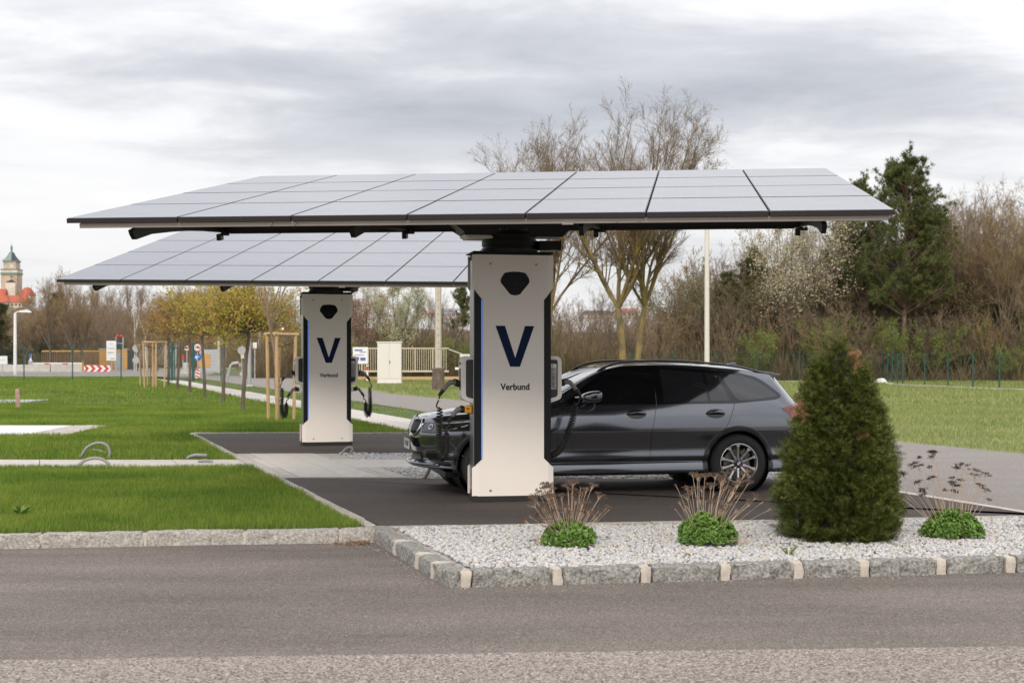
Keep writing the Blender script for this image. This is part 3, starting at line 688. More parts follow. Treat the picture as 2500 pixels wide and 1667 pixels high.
    head = q.build('head_housing', M['black'], root, bevel=0.006, seg=1)
    for x in (-0.16, -0.08, 0.11, 0.14):
        MB().tube([(x, -0.062, 2.965), (x, -0.05, 2.965)], 0.007, k=8).build('housing_bolt', M['screw'], head)
    MB().add([(-0.55, 0.02, zb + 0.004), (-0.24, 0.02, zb + 0.006), (-0.24, 0.4, zb), (-0.55, 0.4, zb), (-0.50, 0.0, zb - 0.035), (-0.22, 0.0, zb - 0.035), (-0.22, 0.4, zb - 0.035), (-0.50, 0.4, zb - 0.035)],
             [(0, 1, 2, 3), (7, 6, 5, 4), (0, 4, 5, 1), (1, 5, 6, 2), (2, 6, 7, 3), (3, 7, 4, 0)]).build('head_tray', M['white'], root, bevel=0.004, seg=1)
    MB(Matrix.Translation((0, 0.21, 0))).lathe([(0.27, 2.72), (0.31, 2.725), (0.315, 2.76), (0.30, 2.765), (0.30, 2.79), (0.317, 2.795), (0.317, 2.855), (0.29, 2.86), (0.29, 2.92)], 40).build('slewing_ring', M['black'], root, smooth=True)
    mo = MB().box((0.42, 0.10, 2.80), (0.25, 0.20, 0.10)).tube([(0.40, 0.1, 2.80), (0.55, 0.1, 2.80)], 0.048, k=16).build('slew_motor', M['black'], root, bevel=0.005)
    MB().tube(smooth_path([(0.52, 0.03, 2.80), (0.555, 0.02, 2.79), (0.558, 0.02, 2.755), (0.50, 0.02, 2.745)]), 0.0045, k=6).build('motor_cable', M['rubber'], mo)
    # --- pillar
    q = MB(); q.box((0, 0.19, 1.36), (0.86, 0.35, 2.68)); col = q.build('column', M['gloss_black'] if False else M['black'], root, bevel=0.006)
    q = MB(); q.box((0.0, 0.19, 2.712), (0.90, 0.42, 0.028)); q.box((-0.45, 0.17, 2.705), (0.06, 0.36, 0.012)); q.build('top_plate', M['black'], root, bevel=0.003)
    MB().box((0, 0.19, -0.012), (0.885, 0.40, 0.084)).build('base_plinth', M['rubber'], root, bevel=0.004)
    for sx in (-1, 1):
        MB().box((sx*0.4335, 0.20, 1.36), (0.008, 0.27, 2.55)).build('side_panel', M['steel'], root, bevel=0.002)
    def face(y0, sgn):
        cen = [(-.392, .03), (.392, .03), (.392, .386), (.340, .434), (.340, 2.19), (.392, 2.254), (.392, 2.684), (-.392, 2.684), (-.392, 2.254), (-.340, 2.19), (-.340, .434), (-.392, .386)]
        q = MB(); d = 0.018
        def slab(pl, yo=lambda x: 0):
            n = len(pl)
            vs = [(x, y0 + sgn*yo(x), z) for x, z in pl] + [(x, y0 + sgn*(yo(x) + d), z) for x, z in pl]
            q.add(vs, [tuple(range(n)), tuple(range(n, 2*n))[::-1]] + [(i, n + i, n + (i+1) % n, (i+1) % n) for i in range(n)])
        return q, cen, slab
    for y0, sgn, nm in ((-0.012, 1, 'front'), (0.392, -1, 'back')):
        q, cen, _ = face(y0, sgn)
        # one sheet: flat middle, flared wings bent back, with thickness
        pts = [(-.453, .03, .028), (-.392, .03, 0), (.392, .03, 0), (.453, .03, .028), (.453, .33, .028), (.392, .386, 0), (.340, .434, 0), (.340, 2.19, 0), (.392, 2.254, 0), (.453, 2.33, .028), (.453, 2.684, .028), (.392, 2.684, 0), (-.392, 2.684, 0), (-.453, 2.684, .028), (-.453, 2.33, .028), (-.392, 2.254, 0), (-.340, 2.19, 0), (-.340, .434, 0), (-.392, .386, 0), (-.453, .33, .028)]
        n = len(pts); d = 0.016
        vs = [(x, y0 + sgn*o, z) for x, z, o in pts] + [(x, y0 + sgn*(o + d), z) for x, z, o in pts]
        fl = [(0, 1, 18, 19), (1, 2, 5, 6, 17, 18), (2, 3, 4, 5), (6, 7, 16, 17), (7, 8, 11, 12, 15, 16), (8, 9, 10, 11), (12, 13, 14, 15)]
        fs = fl + [tuple(i + n for i in f)[::-1] for f in fl] + [(i, (i+1) % n, n + (i+1) % n, n + i) for i in range(n)]
        fp_ = MB().add(vs, fs).build('front_panel' if nm == 'front' else 'back_panel', M['white'], root, bevel=0.004, seg=2)
        if nm == 'front': front = fp_
        # light strip tucked behind the inner edge of the left wing
        xs_ = -0.350
        MB().add([(xs_ - .006, y0 + sgn*.017, .435), (xs_ + .003, y0 + sgn*.017, .434), (xs_ + .003, y0 + sgn*.017, 2.19), (xs_ - .006, y0 + sgn*.017, 2.192),
                  (xs_ - .006, y0 + sgn*.022, .435), (xs_ + .003, y0 + sgn*.022, .434), (xs_ + .003, y0 + sgn*.022, 2.19), (xs_ - .006, y0 + sgn*.022, 2.192)],
                 [(0, 1, 2, 3), (7, 6, 5, 4), (0, 4, 5, 1), (1, 5, 6, 2), (2, 6, 7, 3), (3, 7, 4, 0)]).build('light_strip', M['led'], root)
    yf = -0.0125
    for x, z in ((-.257, 2.587), (.257, 2.582), (-.257, .086), (.257, .086)):
        bo = MB().tube([(x, yf - .004, z), (x, yf + .01, z)], .013, k=16).build('bolt', M['screw'], front, smooth=True)
        MB().tube([(x, yf - .0055, z), (x, yf - .004, z)], .006, k=6).v and None
    sh = [(-.163, 2.395), (-.158, 2.425), (-.125, 2.478), (-.108, 2.490), (-.05, 2.500), (0, 2.502), (.05, 2.500), (.108, 2.490), (.125, 2.478), (.158, 2.425), (.163, 2.395), (.155, 2.372), (.062, 2.258), (.045, 2.246), (.0, 2.238), (-.045, 2.246), (-.062, 2.258), (-.155, 2.372)]
    win = MB().prism([(x + .018, z) for x, z in sh], yf - .003, yf + .008, 'y').build('sensor_window', M['window_black'], front, bevel=0.002)
    em = MB(); arc = [(.018 + .10*math.cos(t), yf - .004, 2.365 + .055*math.sin(t)) for t in np.linspace(math.pi, 2*math.pi, 14)]
    em.tube(arc, .0012, k=4); em.tube([(.018, yf - .004, 2.312), (.018, yf - .004, 2.366)], .002, k=4); em.tube([(-.09, yf - .004, 2.372), (.018, yf - .004, 2.366), (.12, yf - .004, 2.372)], .0010, k=4)
    em.build('window_emblem', mat('faint_blue_print', (0.012, 0.022, 0.06), 0.3), win)
    V = [(-.2, 1.903), (-.095, 1.903), (.020, 1.547), (.130, 1.901), (.234, 1.901), (.073, 1.451), (-.037, 1.451)]
    MB().prism(V, yf - .0018, yf + .004, 'y').build('letter_mark', M['navy'], front)
    T = Matrix.Translation((.020, yf - .001, 1.226)) @ Matrix.Rotation(R(90), 4, 'X')
    text_mesh('lettering', 'Verbund', 0.1005, M['ink'], front, T, depth=.002, bold=.0026, xscale=0.93)
    # --- wall boxes at both sides
    for sx in (-1, 1):
        box_prof = [(.432, 1.555), (.50, 1.569), (.53, 1.562), (.556, 1.54), (.566, 1.505), (.566, 1.125), (.558, 1.10), (.54, 1.082), (.50, 1.066), (.432, 1.043)]
        wb = MB().prism([(sx*x, z) for x, z in box_prof], 0.075, 0.325, 'y').build('wall_box', M['white'], root, bevel=0.010, seg=3)
        ip = [(.434, 1.530), (.495, 1.530), (.512, 1.522), (.518, 1.505), (.518, 1.145), (.512, 1.125), (.495, 1.112), (.434, 1.098)]
        MB().prism([(sx*x, z) for x, z in ip], 0.0725, 0.08, 'y').build('cover_inset', M['anthracite'], wb)
        MB().box((sx*.5672, 0.20, 1.31), (.003, .10, .24)).build('socket_plate', M['black'], wb, bevel=.001)
        Tt = Matrix.Translation((sx*.5668, 0.20, 1.485)) @ Matrix.Rotation(R(-90*1 if sx < 0 else 90), 4, 'Z') @ Matrix.Rotation(R(90), 4, 'X')
        text_mesh('lettering', 'KEBA', 0.05, M['anthracite'], wb, Tt, depth=.002)
        if sx > 0:                                                     # notice with small print
            st = MB().prism(rrect(.062, .285, .003, 2, .472, 1.34), 0.0695, 0.0722, 'y').build('notice', M['signgrey'] if False else mat('notice_paper', (0.52, 0.50, 0.48), 0.5), wb)
            q = MB(); random.seed(11)
            MB().box((.472, .0690, 1.462), (.060, .001, .034)).build('notice_header', M['signwhite'], st)
            q.tube([(.460 + .009*math.cos(t), .0682, 1.462 + .009*math.sin(t)) for t in np.linspace(0, 6.28, 14)], .0016, k=4); q.box((.460, .0682, 1.462), (.006, .001, .006))
            z = 1.432
            while z > 1.225:
                w = random.choice([.050, .046, .040, .03]); q.box((.446 + w/2, .0690, z), (w, .0008, .0028)); z -= .0062 if random.random() > .15 else .013
            q.box((.472, .0690, 1.222), (.058, .0008, .0015)); q.box((.485, .0690, 1.212), (.028, .0008, .006))
            q.build('small_print', M['ink'], st)
        # upper plug
        P = lambda x, y, z: (sx*x, y, z)
        pl = plug_parts(root, sx, P(.585, .2, 1.262), P(.665, .2, 1.278), P(.705, .2, 1.252), P(.775, .2, 1.165))
        if sx < 0 or mode == 1:
            MB().box(P(.81, .185, 1.09) if sx < 0 else P(.765, .185, 1.105), (.075 if sx < 0 else .045, .012, .014), rot=Matrix.Rotation(R(28 if sx < 0 else 0), 3, 'Y')).build('cable_tag', M['signwhite'], pl, bevel=.002)
        if sx < 0 or mode == 2:
            # parked: second plug in the holder, coil hanging in a U
            y1 = .20
            hold = MB().box(P(.455, y1, .972), (.07, .085, .095)).build('plug_holder', M['white'] if mode == 2 else M['black'], root, bevel=.008)
            if mode == 1:
                ye = MB().box(P(.480, y1 - .02, .975), (.075, .09, .085)).build('holder_cover', M['yellow'], root, bevel=.01)
                MB().box(P(.488, y1 - .0675, .985), (.028, .004, .022)).build('cover_tag', M['red'], ye)
                MB().tube([(sx*.485 + .014*math.cos(t), y1 - .067, .957 + .014*math.sin(t)) for t in np.linspace(3.3, 6.1, 8)], .0022, k=4).build('cover_arrow', M['ink'], ye)
            plug_parts(root, sx, P(.525, y1, .972), P(.585, y1, .975), P(.612, y1, .955), P(.672, y1, .872))
            q = MB(); q.tube(smooth_path([P(.785, .2, 1.15), P(.812, .19, 1.07), P(.83, .18, 1.03), P(.828, .17, 1.0), P(.80, .16, .985)]), .0085, k=8).build('cable', M['rubber'], root, smooth='all')
            zb_ = .47 if mode == 1 else .50
            spiral([P(.795, .17, 1.0), P(.80, .17, .85), P(.805, .17, .65), P(.795, .17, zb_ + .04), P(.765, .17, zb_ - .03), P(.728, .17, zb_ + .03), P(.722, .17, .60), P(.725, .17, .735)],
                   .033, lambda t: .032 if t < .22 else (.021 if t > .4 else .026)).build('coiled_cable', M['rubber'], root, smooth='all')
            q = MB(); q.tube(smooth_path([P(.725, .17, .74), P(.715, .18, .77), P(.685, .19, .80), P(.69, .2, .83), P(.678, .2, .865)]), .0085, k=8).build('cable', M['rubber'], root, smooth='all')
        else:
            q = MB(); q.tube(smooth_path([P(.785, .2, 1.15), P(.80, .2, 1.10), P(.79, .2, 1.05), P(.765, .2, 1.03)]), .0085, k=8).build('cable', M['rubber'], root, smooth='all')
            spiral([P(.745, .2, 1.04), P(.735, .2, .95), P(.70, .2, .80), P(.64, .2, .65), P(.57, .24, .50), P(.46, .30, .445), P(.35, .44, .47)], .033,
                   lambda t: .030 if t < .25 else (.026 if t < .6 else .019)).build('coiled_cable', M['rubber'], root, smooth='all')
            MB().tube(smooth_path([P(.35, .44, .47), P(.25, .46, .50), P(.1, .46, .65), P(.0, .48, .8)]), .0085, k=6).build('cable', M['rubber'], root, smooth='all')
    return root
BASE1 = (XAT(1253, 15.35), 15.35, 0.039)
BASE2 = (XAT(800, 25.02), 25.02, 0.04)
station(BASE1, 10.0, (-4.098, 13.06, 2.824), (.9926, -.1215, -.0017), (.1218, 1, .192),
        'nearer solar charging pillar with big dark V, standing in front of the grey estate car', 'solar charging stations', 1)
station(BASE2, 15.5, (-7.24, 22.58, 2.783), (.9945, -.1045, -.0116), (.107, 1, .2195),
        'farther solar charging pillar with dark V standing alone on the rear bay', 'solar charging stations', 2)
# ---------------------------------------------------------------- the grey estate car
CAR_TH = R(11.5); CAR_S = 1.02
cc, cs = math.cos(CAR_TH), math.sin(CAR_TH)
_o = (2.625 - (3.64*cc)*CAR_S - (0.90*cs)*CAR_S, 16.45 - (3.64*cs)*CAR_S + (0.90*cc)*CAR_S, -0.004)
car = empty('estate_car', _o, CAR_TH); car.scale = (CAR_S,)*3
tag(car, 'dark grey estate car parked behind the nearer charging pillar', 'car')
M['paint'] = mat('grey_metallic_paint', (0.150, 0.157, 0.178), 0.14, metal=0.85, coat=1.0, spec=0.5)
M['arch'] = mat('arch_trim_grey', (0.030, 0.031, 0.034), 0.42, metal=0.3, coat=0.2)
M['glass'] = mat('tinted_glass', (0.008, 0.009, 0.010), 0.03, coat=0.6, spec=0.6)
M['glass_rear'] = mat('privacy_glass', (0.020, 0.021, 0.023), 0.05, coat=0.6, spec=0.6)
M['screen'] = mat('windscreen_glass', (0.14, 0.16, 0.16), 0.04, coat=0.8, spec=0.8)  # pale greenish base colour stands in for the reflection on the glass
M['trim'] = mat('black_trim', (0.008, 0.008, 0.009), 0.12, coat=0.4)
M['chrome'] = mat('chrome', (0.62, 0.62, 0.63), 0.10, metal=1.0)
M['rim_face'] = mat('machined_alloy', (0.66, 0.65, 0.63), 0.30, metal=0.9)
M['rim_dark'] = mat('dark_alloy', (0.10, 0.098, 0.095), 0.35, metal=0.8)
M['tyre'] = mat('tyre_rubber', (0.020, 0.019, 0.018), 0.75, bump=0.25, bscale=60)
M['lampglass'] = mat('lamp_glass', (0.035, 0.037, 0.04), 0.05, coat=1.0)
M['tail'] = mat('tail_lamp_red', (0.30, 0.016, 0.022), 0.08, coat=1.0)

sideP = [(.20, .70), (.228, .85), (.252, .888), (.338, .872), (.362, .858), (.41, .886), (.49, .878), (.585, .890), (.705, .912), (.79, .907)]
NV = 15
def zbelt(x): return float(np.interp(x, [.95, 1.25, 1.5, 2.5, 3.6, 4.05], [.875, .955, .992, 1.0, 1.005, 1.03]))
def ztop(x): return float(np.interp(x, [.95, 1.2, 1.35, 1.5, 1.7, 1.9, 2.1, 2.3, 2.6, 3.0, 3.3, 3.75, 4.0, 4.05], [.93, .975, 1.0, 1.055, 1.165, 1.285, 1.375, 1.425, 1.445, 1.44, 1.425, 1.385, 1.345, 1.335]))
def ytop(x): return float(np.interp(x, [.95, 1.2, 1.35, 1.6, 1.9, 2.2, 2.6, 3.3, 4.05], [.70, .71, .735, .72, .67, .635, .625, .62, .585]))
def ybelt(x): return float(np.interp(x, [.95, 1.3, 1.6, 2.5, 3.3, 3.65, 4.05], [.80, .83, .848, .853, .856, .866, .835]))
def ysc(x): return float(np.interp(x, [.95, 1.4, 2.4, 3.2, 3.64, 4.05], [1.0, .992, .995, .998, 1.006, .985]))
def side_station(x):
    zb, zt, yt, yb = zbelt(x), ztop(x), ytop(x), ybelt(x); k = ysc(x); pts = []
    lift = float(np.interp(x, [.95, 1.3], [.06, 0]))*1.0
    for i, (z, y) in enumerate(sideP[:9]): pts.append((x, y*k, z + lift*max(0, (0.40 - z)/0.2)))
    y8 = sideP[8][1]*k
    for f, g in ((.33, .10), (.66, .42), (1.0, 1.0)):
        pts.append((x, y8 + (yb - y8)*g, .705 + (zb - .705)*f))
    for f, g in ((.44, .36), (.83, .76), (1.0, 1.0)):
        pts.append((x, yb + (yt - yb)*g, zb + (zt - zb)*f))
    return pts
noseZ = [.30, .305, .325, .355, .40, .445, .495, .545, .605, .665, .72, .77, .812, .842, .862]
noseX = [.25, .03, -.01, .015, .06, .05, .035, .02, .01, .008, .018, .035, .06, .09, .13]
tailZ = [.28, .29, .32, .36, .38, .42, .50, .60, .72, .80, .90, 1.0, 1.13, 1.25, 1.315]
tailX = [4.5, 4.60, 4.66, 4.68, 4.68, 4.70, 4.705, 4.709, 4.709, 4.70, 4.64, 4.54, 4.43, 4.33, 4.28]
xs_side = [.95, 1.1, 1.25, 1.4, 1.55, 1.7, 1.9, 2.1, 2.3, 2.5, 2.75, 3.0, 3.3, 3.55, 3.75, 3.92, 4.05]
S0, S1 = side_station(.95), side_station(4.05)
stations = []
def plan(phi, n): return math.sin(phi)**(2/n), math.cos(phi)**(2/n)
phs = [0, 6, 12, 19, 27, 36, 45, 54, 63, 72, 80]
for d in phs:
    ph = R(max(d, 0.01)); row = []
    for i in range(NV):
        sy, cx_ = plan(ph, 2.35); x = .95 - (.95 - noseX[i])*cx_; w = S0[i][1]
        p = (1 - cx_)**.62
        row.append((x, w*sy if d else 0.0, noseZ[i] + (S0[i][2] - noseZ[i])*p))
    stations.append(row)
for x in xs_side: stations.append(side_station(x))
for d in reversed(phs):
    ph = R(max(d, 0.01)); row = []
    for i in range(NV):
        sy, cx_ = plan(ph, 2.9 if i < 11 else 2.5); x = 4.05 + (tailX[i] - 4.05)*cx_; w = S1[i][1]
        p = (1 - cx_)**.7
        row.append((x, w*sy if d else 0.0, tailZ[i] + (S1[i][2] - tailZ[i])*p))
    stations.append(row)
A = np.array(stations)                                  # (ns, NV, 3)
def crom(P, sub):                                       # Catmull-Rom along axis 0
    n = len(P); out = []
    E = np.concatenate([2*P[:1] - P[1:2], P, 2*P[-1:] - P[-2:-1]])
    for i in range(n - 1):
        p0, p1, p2, p3 = E[i], E[i+1], E[i+2], E[i+3]
        for k in range(sub):
            t = k/sub; out.append(.5*((2*p1) + (p2-p0)*t + (2*p0-5*p1+4*p2-p3)*t*t + (3*p1-p0-3*p2+p3)*t**3))
    out.append(P[-1]); return np.array(out)
D1 = crom(A, 8)                                         # along the car
Wg = crom(D1.transpose(1, 0, 2), 5).transpose(1, 0, 2)  # up the side
Wg[:, :, 1] = np.maximum(Wg[:, :, 1], 0)
nu, nv = Wg.shape[:2]
rail = Wg[:, -1, :]
zcx = [.13, .25, .4, .6, .9, 1.15, 1.3, 1.42, 1.6, 1.8, 2.0, 2.15, 2.3, 2.6, 3.2, 3.8, 4.15, 4.28]
zcz = [.862, .895, .92, .955, .99, 1.015, 1.03, 1.07, 1.17, 1.275, 1.365, 1.412, 1.44, 1.468, 1.462, 1.425, 1.37, 1.33]
NL = 22
lid = np.zeros((nu, NL, 3))
for i in range(nu):
    x, y, z = rail[i]; zc = float(np.interp(x, zcx, zcz)); 
    for j in range(NL):
        s = j/(NL - 1); yy = y*(1 - s); lid[i, j] = (x, yy, z + (max(zc, z) - z)*(1 - (1 - s)**2.4)*min(1, y/.3))
AXF, AXR, ARC = .79, 3.64, .372
def grid_faces(nu, nv, off=0): 
    i, j = np.meshgrid(np.arange(nu - 1), np.arange(nv - 1), indexing='ij'); i = i.ravel(); j = j.ravel()
    return np.stack([i*nv + j, (i+1)*nv + j, (i+1)*nv + j + 1, i*nv + j + 1], -1) + off
wv = Wg.reshape(-1, 3).copy(); wf = grid_faces(nu, nv)
# wheel arches: drop faces inside the circle, pull the ring of edge vertices onto it
for ax in (AXF, AXR):
    r = np.hypot(wv[:, 0] - ax, wv[:, 2] - .33); keep = ~((r[wf] < ARC).all(1) & (wv[wf][:, :, 1] > .5).all(1) ) 
    cen = wv[wf].mean(1); rc = np.hypot(cen[:, 0] - ax, cen[:, 2] - .33); keep = ~((rc < ARC) & (cen[:, 1] > .55))
    wf = wf[keep]
    e = {}
    for f in wf:
        for a, b2 in zip(f, np.roll(f, -1)): e[(min(a, b2), max(a, b2))] = e.get((min(a, b2), max(a, b2)), 0) + 1
    bv = set(v for k, n in e.items() if n == 1 for v in k)
    for v in bv:
        x, y, z = wv[v]; rr = math.hypot(x - ax, z - .33)
        if rr < ARC + .06 and y > .55: 
            k = ARC/max(rr, 1e-6); wv[v, 0] = ax + (x-ax)*k; wv[v, 2] = .33 + (z-.33)*k
lv = lid.reshape(-1, 3); lf = grid_faces(nu, NL)
Vn, Fn = [], []
def addm(v, f):
    o = sum(len(q) for q in Vn); Vn.append(v); Fn.append(f + o)
for sg in (-1, 1):
    m_ = np.array([1, sg, 1.0]); addm(wv*m_, wf if sg > 0 else wf[:, ::-1]); addm(lv*m_, lf if sg > 0 else lf[:, ::-1])
BV, BF = np.concatenate(Vn), np.concatenate(Fn)
body = np_mesh('body', BV, BF, M['paint'], car, smooth=True)
import bmesh
bm = bmesh.new(); bm.from_mesh(body.data); bmesh.ops.remove_doubles(bm, verts=bm.verts, dist=0.0004)
bmesh.ops.recalc_face_normals(bm, faces=bm.faces); bm.to_mesh(body.data); bm.free()
body.data.polygons.foreach_set('use_smooth', [True]*len(body.data.polygons))
body.data.set_sharp_from_angle(angle=R(50))
# projector for details: built from the uncut skin
fullV = np.concatenate([Wg.reshape(-1, 3)*np.array([1, s, 1.]) for s in (-1, 1)] + [lv*np.array([1, s, 1.]) for s in (-1, 1)])
gf, gl = grid_faces(nu, nv), grid_faces(nu, NL); o1 = nu*nv
FF = np.concatenate([gf, gf + o1, gl + 2*o1, gl + 2*o1 + nu*NL])
bvh = BVHTree.FromPolygons([tuple(v) for v in fullV], [tuple(int(a) for a in f) for f in FF])
def side_pt(x, z, off=0.0, sg=-1):
    h = bvh.ray_cast(Vector((x, sg*3, z)), Vector((0, -sg, 0)))
    if h[0] is None: return Vector((x, sg*.85, z))
    n = h[1]; n = n if n.y*sg > 0 else -n
    return h[0] + n*off
def front_pt(al, z, off=0.0, sg=-1):                    # al degrees round the nose, 0 = straight ahead, 90 = side
    a = R(al); d = Vector((math.cos(a), -sg*math.sin(a), 0)); o = Vector((.95, 0, z)) - d*3
    h = bvh.ray_cast(o, d)
    if h[0] is None: return Vector((0.1, sg*al/90, z))
    n = h[1]; n = -n if n.dot(d) > 0 else n
    return h[0] + n*off
def front_yz(y, z, off=0.0, sg=-1):
    h = bvh.ray_cast(Vector((-2, sg*y, z)), Vector((1, 0, 0)))
    if h[0] is None: return Vector((0.1, sg*y, z))
    n = h[1]; n = -n if n.x > 0 else n
    return h[0] + n*off
def top_pt(x, y, off=0.0, sg=1):
    h = bvh.ray_cast(Vector((x, y, 3)), Vector((0, 0, -1)))
    if h[0] is None: return Vector((x, y, 1))
    n = h[1]; n = n if n.z > 0 else -n
    return h[0] + n*off
def densify(poly, step, closed=True):
    out = []; n = len(poly)
    for i in range(n if closed else n - 1):
        p, q = poly[i], poly[(i+1) % n]; k = max(1, int(math.hypot(q[0]-p[0], q[1]-p[1])/step))
        for j in range(k): out.append((p[0] + (q[0]-p[0])*j/k, p[1] + (q[1]-p[1])*j/k))
    if not closed: out.append(poly[-1])
    return out
def roundc(poly, r, k=4):
    out = []; n = len(poly)
    for i in range(n):
        p0, p, p1 = Vector(poly[i-1]), Vector(poly[i]), Vector(poly[(i+1) % n])
        a, b2 = (p0 - p), (p1 - p); rr = min(r, a.length*.45, b2.length*.45)
        A_, B_ = p + a.normalized()*rr, p + b2.normalized()*rr
        for j in range(k + 1):
            t = j/k; q = A_*(1-t)**2 + p*2*t*(1-t) + B_*t*t; out.append((q.x, q.y))
    return out
def patch(name, poly, m, parent, fn=side_pt, off=.003, step=.03, sg=-1, smooth='all', thick=0.0, **kw):
    pb = densify(poly, step); X0, Y0 = zip(*pb); inner = []
    gx = np.arange(min(X0) + step/2, max(X0), step); gy = np.arange(min(Y0) + step/2, max(Y0), step)
    XX, YY = np.meshgrid(gx, gy); XX = XX.ravel(); YY = YY.ravel(); k = inside(pb, XX, YY)
    for x, y in zip(XX[k], YY[k]):
        if min((x-a)**2 + (y-c)**2 for a, c in pb) > (step*.35)**2: inner.append((x, y))
    pts = [Vector(p) for p in pb + inner]; n = len(pb)
    r = delaunay_2d_cdt(pts, [(i, (i+1) % n) for i in range(n)], [list(range(n))], 1, 1e-6)
    vs = [fn(p.x, p.y, off, sg) for p in r[0]]; fs = [tuple(f) for f in r[2]]
    b = MB().add(vs, fs); 
    o = b.build(name, m, parent, smooth=smooth, **kw)
    if thick:
        sm = o.modifiers.new('solid', 'SOLIDIFY'); sm.thickness = thick; sm.offset = 0
    return o
def seam(name, line, parent, fn=side_pt, w=.0035, off=.0005, sg=-1, m=None, step=.02):
    pts = [fn(x, y, off, sg) for x, y in densify(line, step, False)]
    return MB().tube(pts, w, k=4).build(name, m or M['trim'], parent)
def strip(poly_in, poly_out, off, m, name, parent, fn, sg=-1, lift=0.012):
    n = len(poly_in); vs = [fn(*p, off, sg) for p in poly_out] + [fn(*p, off + lift, sg) for p in [((a[0]*.5 + b2[0]*.5), (a[1]*.5 + b2[1]*.5)) for a, b2 in zip(poly_in, poly_out)]] + [fn(*p, off, sg) for p in poly_in]
    fs = []
    for r_ in range(2):
        for i in range(n): fs.append((r_*n + i, r_*n + (i+1) % n, (r_+1)*n + (i+1) % n, (r_+1)*n + i))
    return MB().add(vs, fs).build(name, m, parent, smooth='all')
DLO = [(1.60, 1.008), (1.74, 1.10), (1.87, 1.205), (2.0, 1.30), (2.14, 1.375), (2.30, 1.418), (2.70, 1.428), (3.3, 1.39), (3.72, 1.352), (3.94, 1.30), (4.08, 1.205), (4.21, 1.08), (4.12, 1.045), (3.62, 1.006), (2.6, 1.0)]
FW = [(1.80, 1.022), (1.82, 1.085), (1.90, 1.168), (2.01, 1.262), (2.12, 1.336), (2.26, 1.385), (2.404, 1.398), (2.645, 1.394), (2.635, 1.022)]
RW = [(2.765, 1.390), (3.268, 1.354), (3.290, 1.028), (2.770, 1.024)]
QW = [(3.303, 1.350), (3.428, 1.340), (3.558, 1.030), (3.316, 1.028)]
TW = [(3.475, 1.350), (3.71, 1.320), (3.90, 1.268), (4.03, 1.180), (4.150, 1.085), (4.09, 1.068), (3.636, 1.028)]
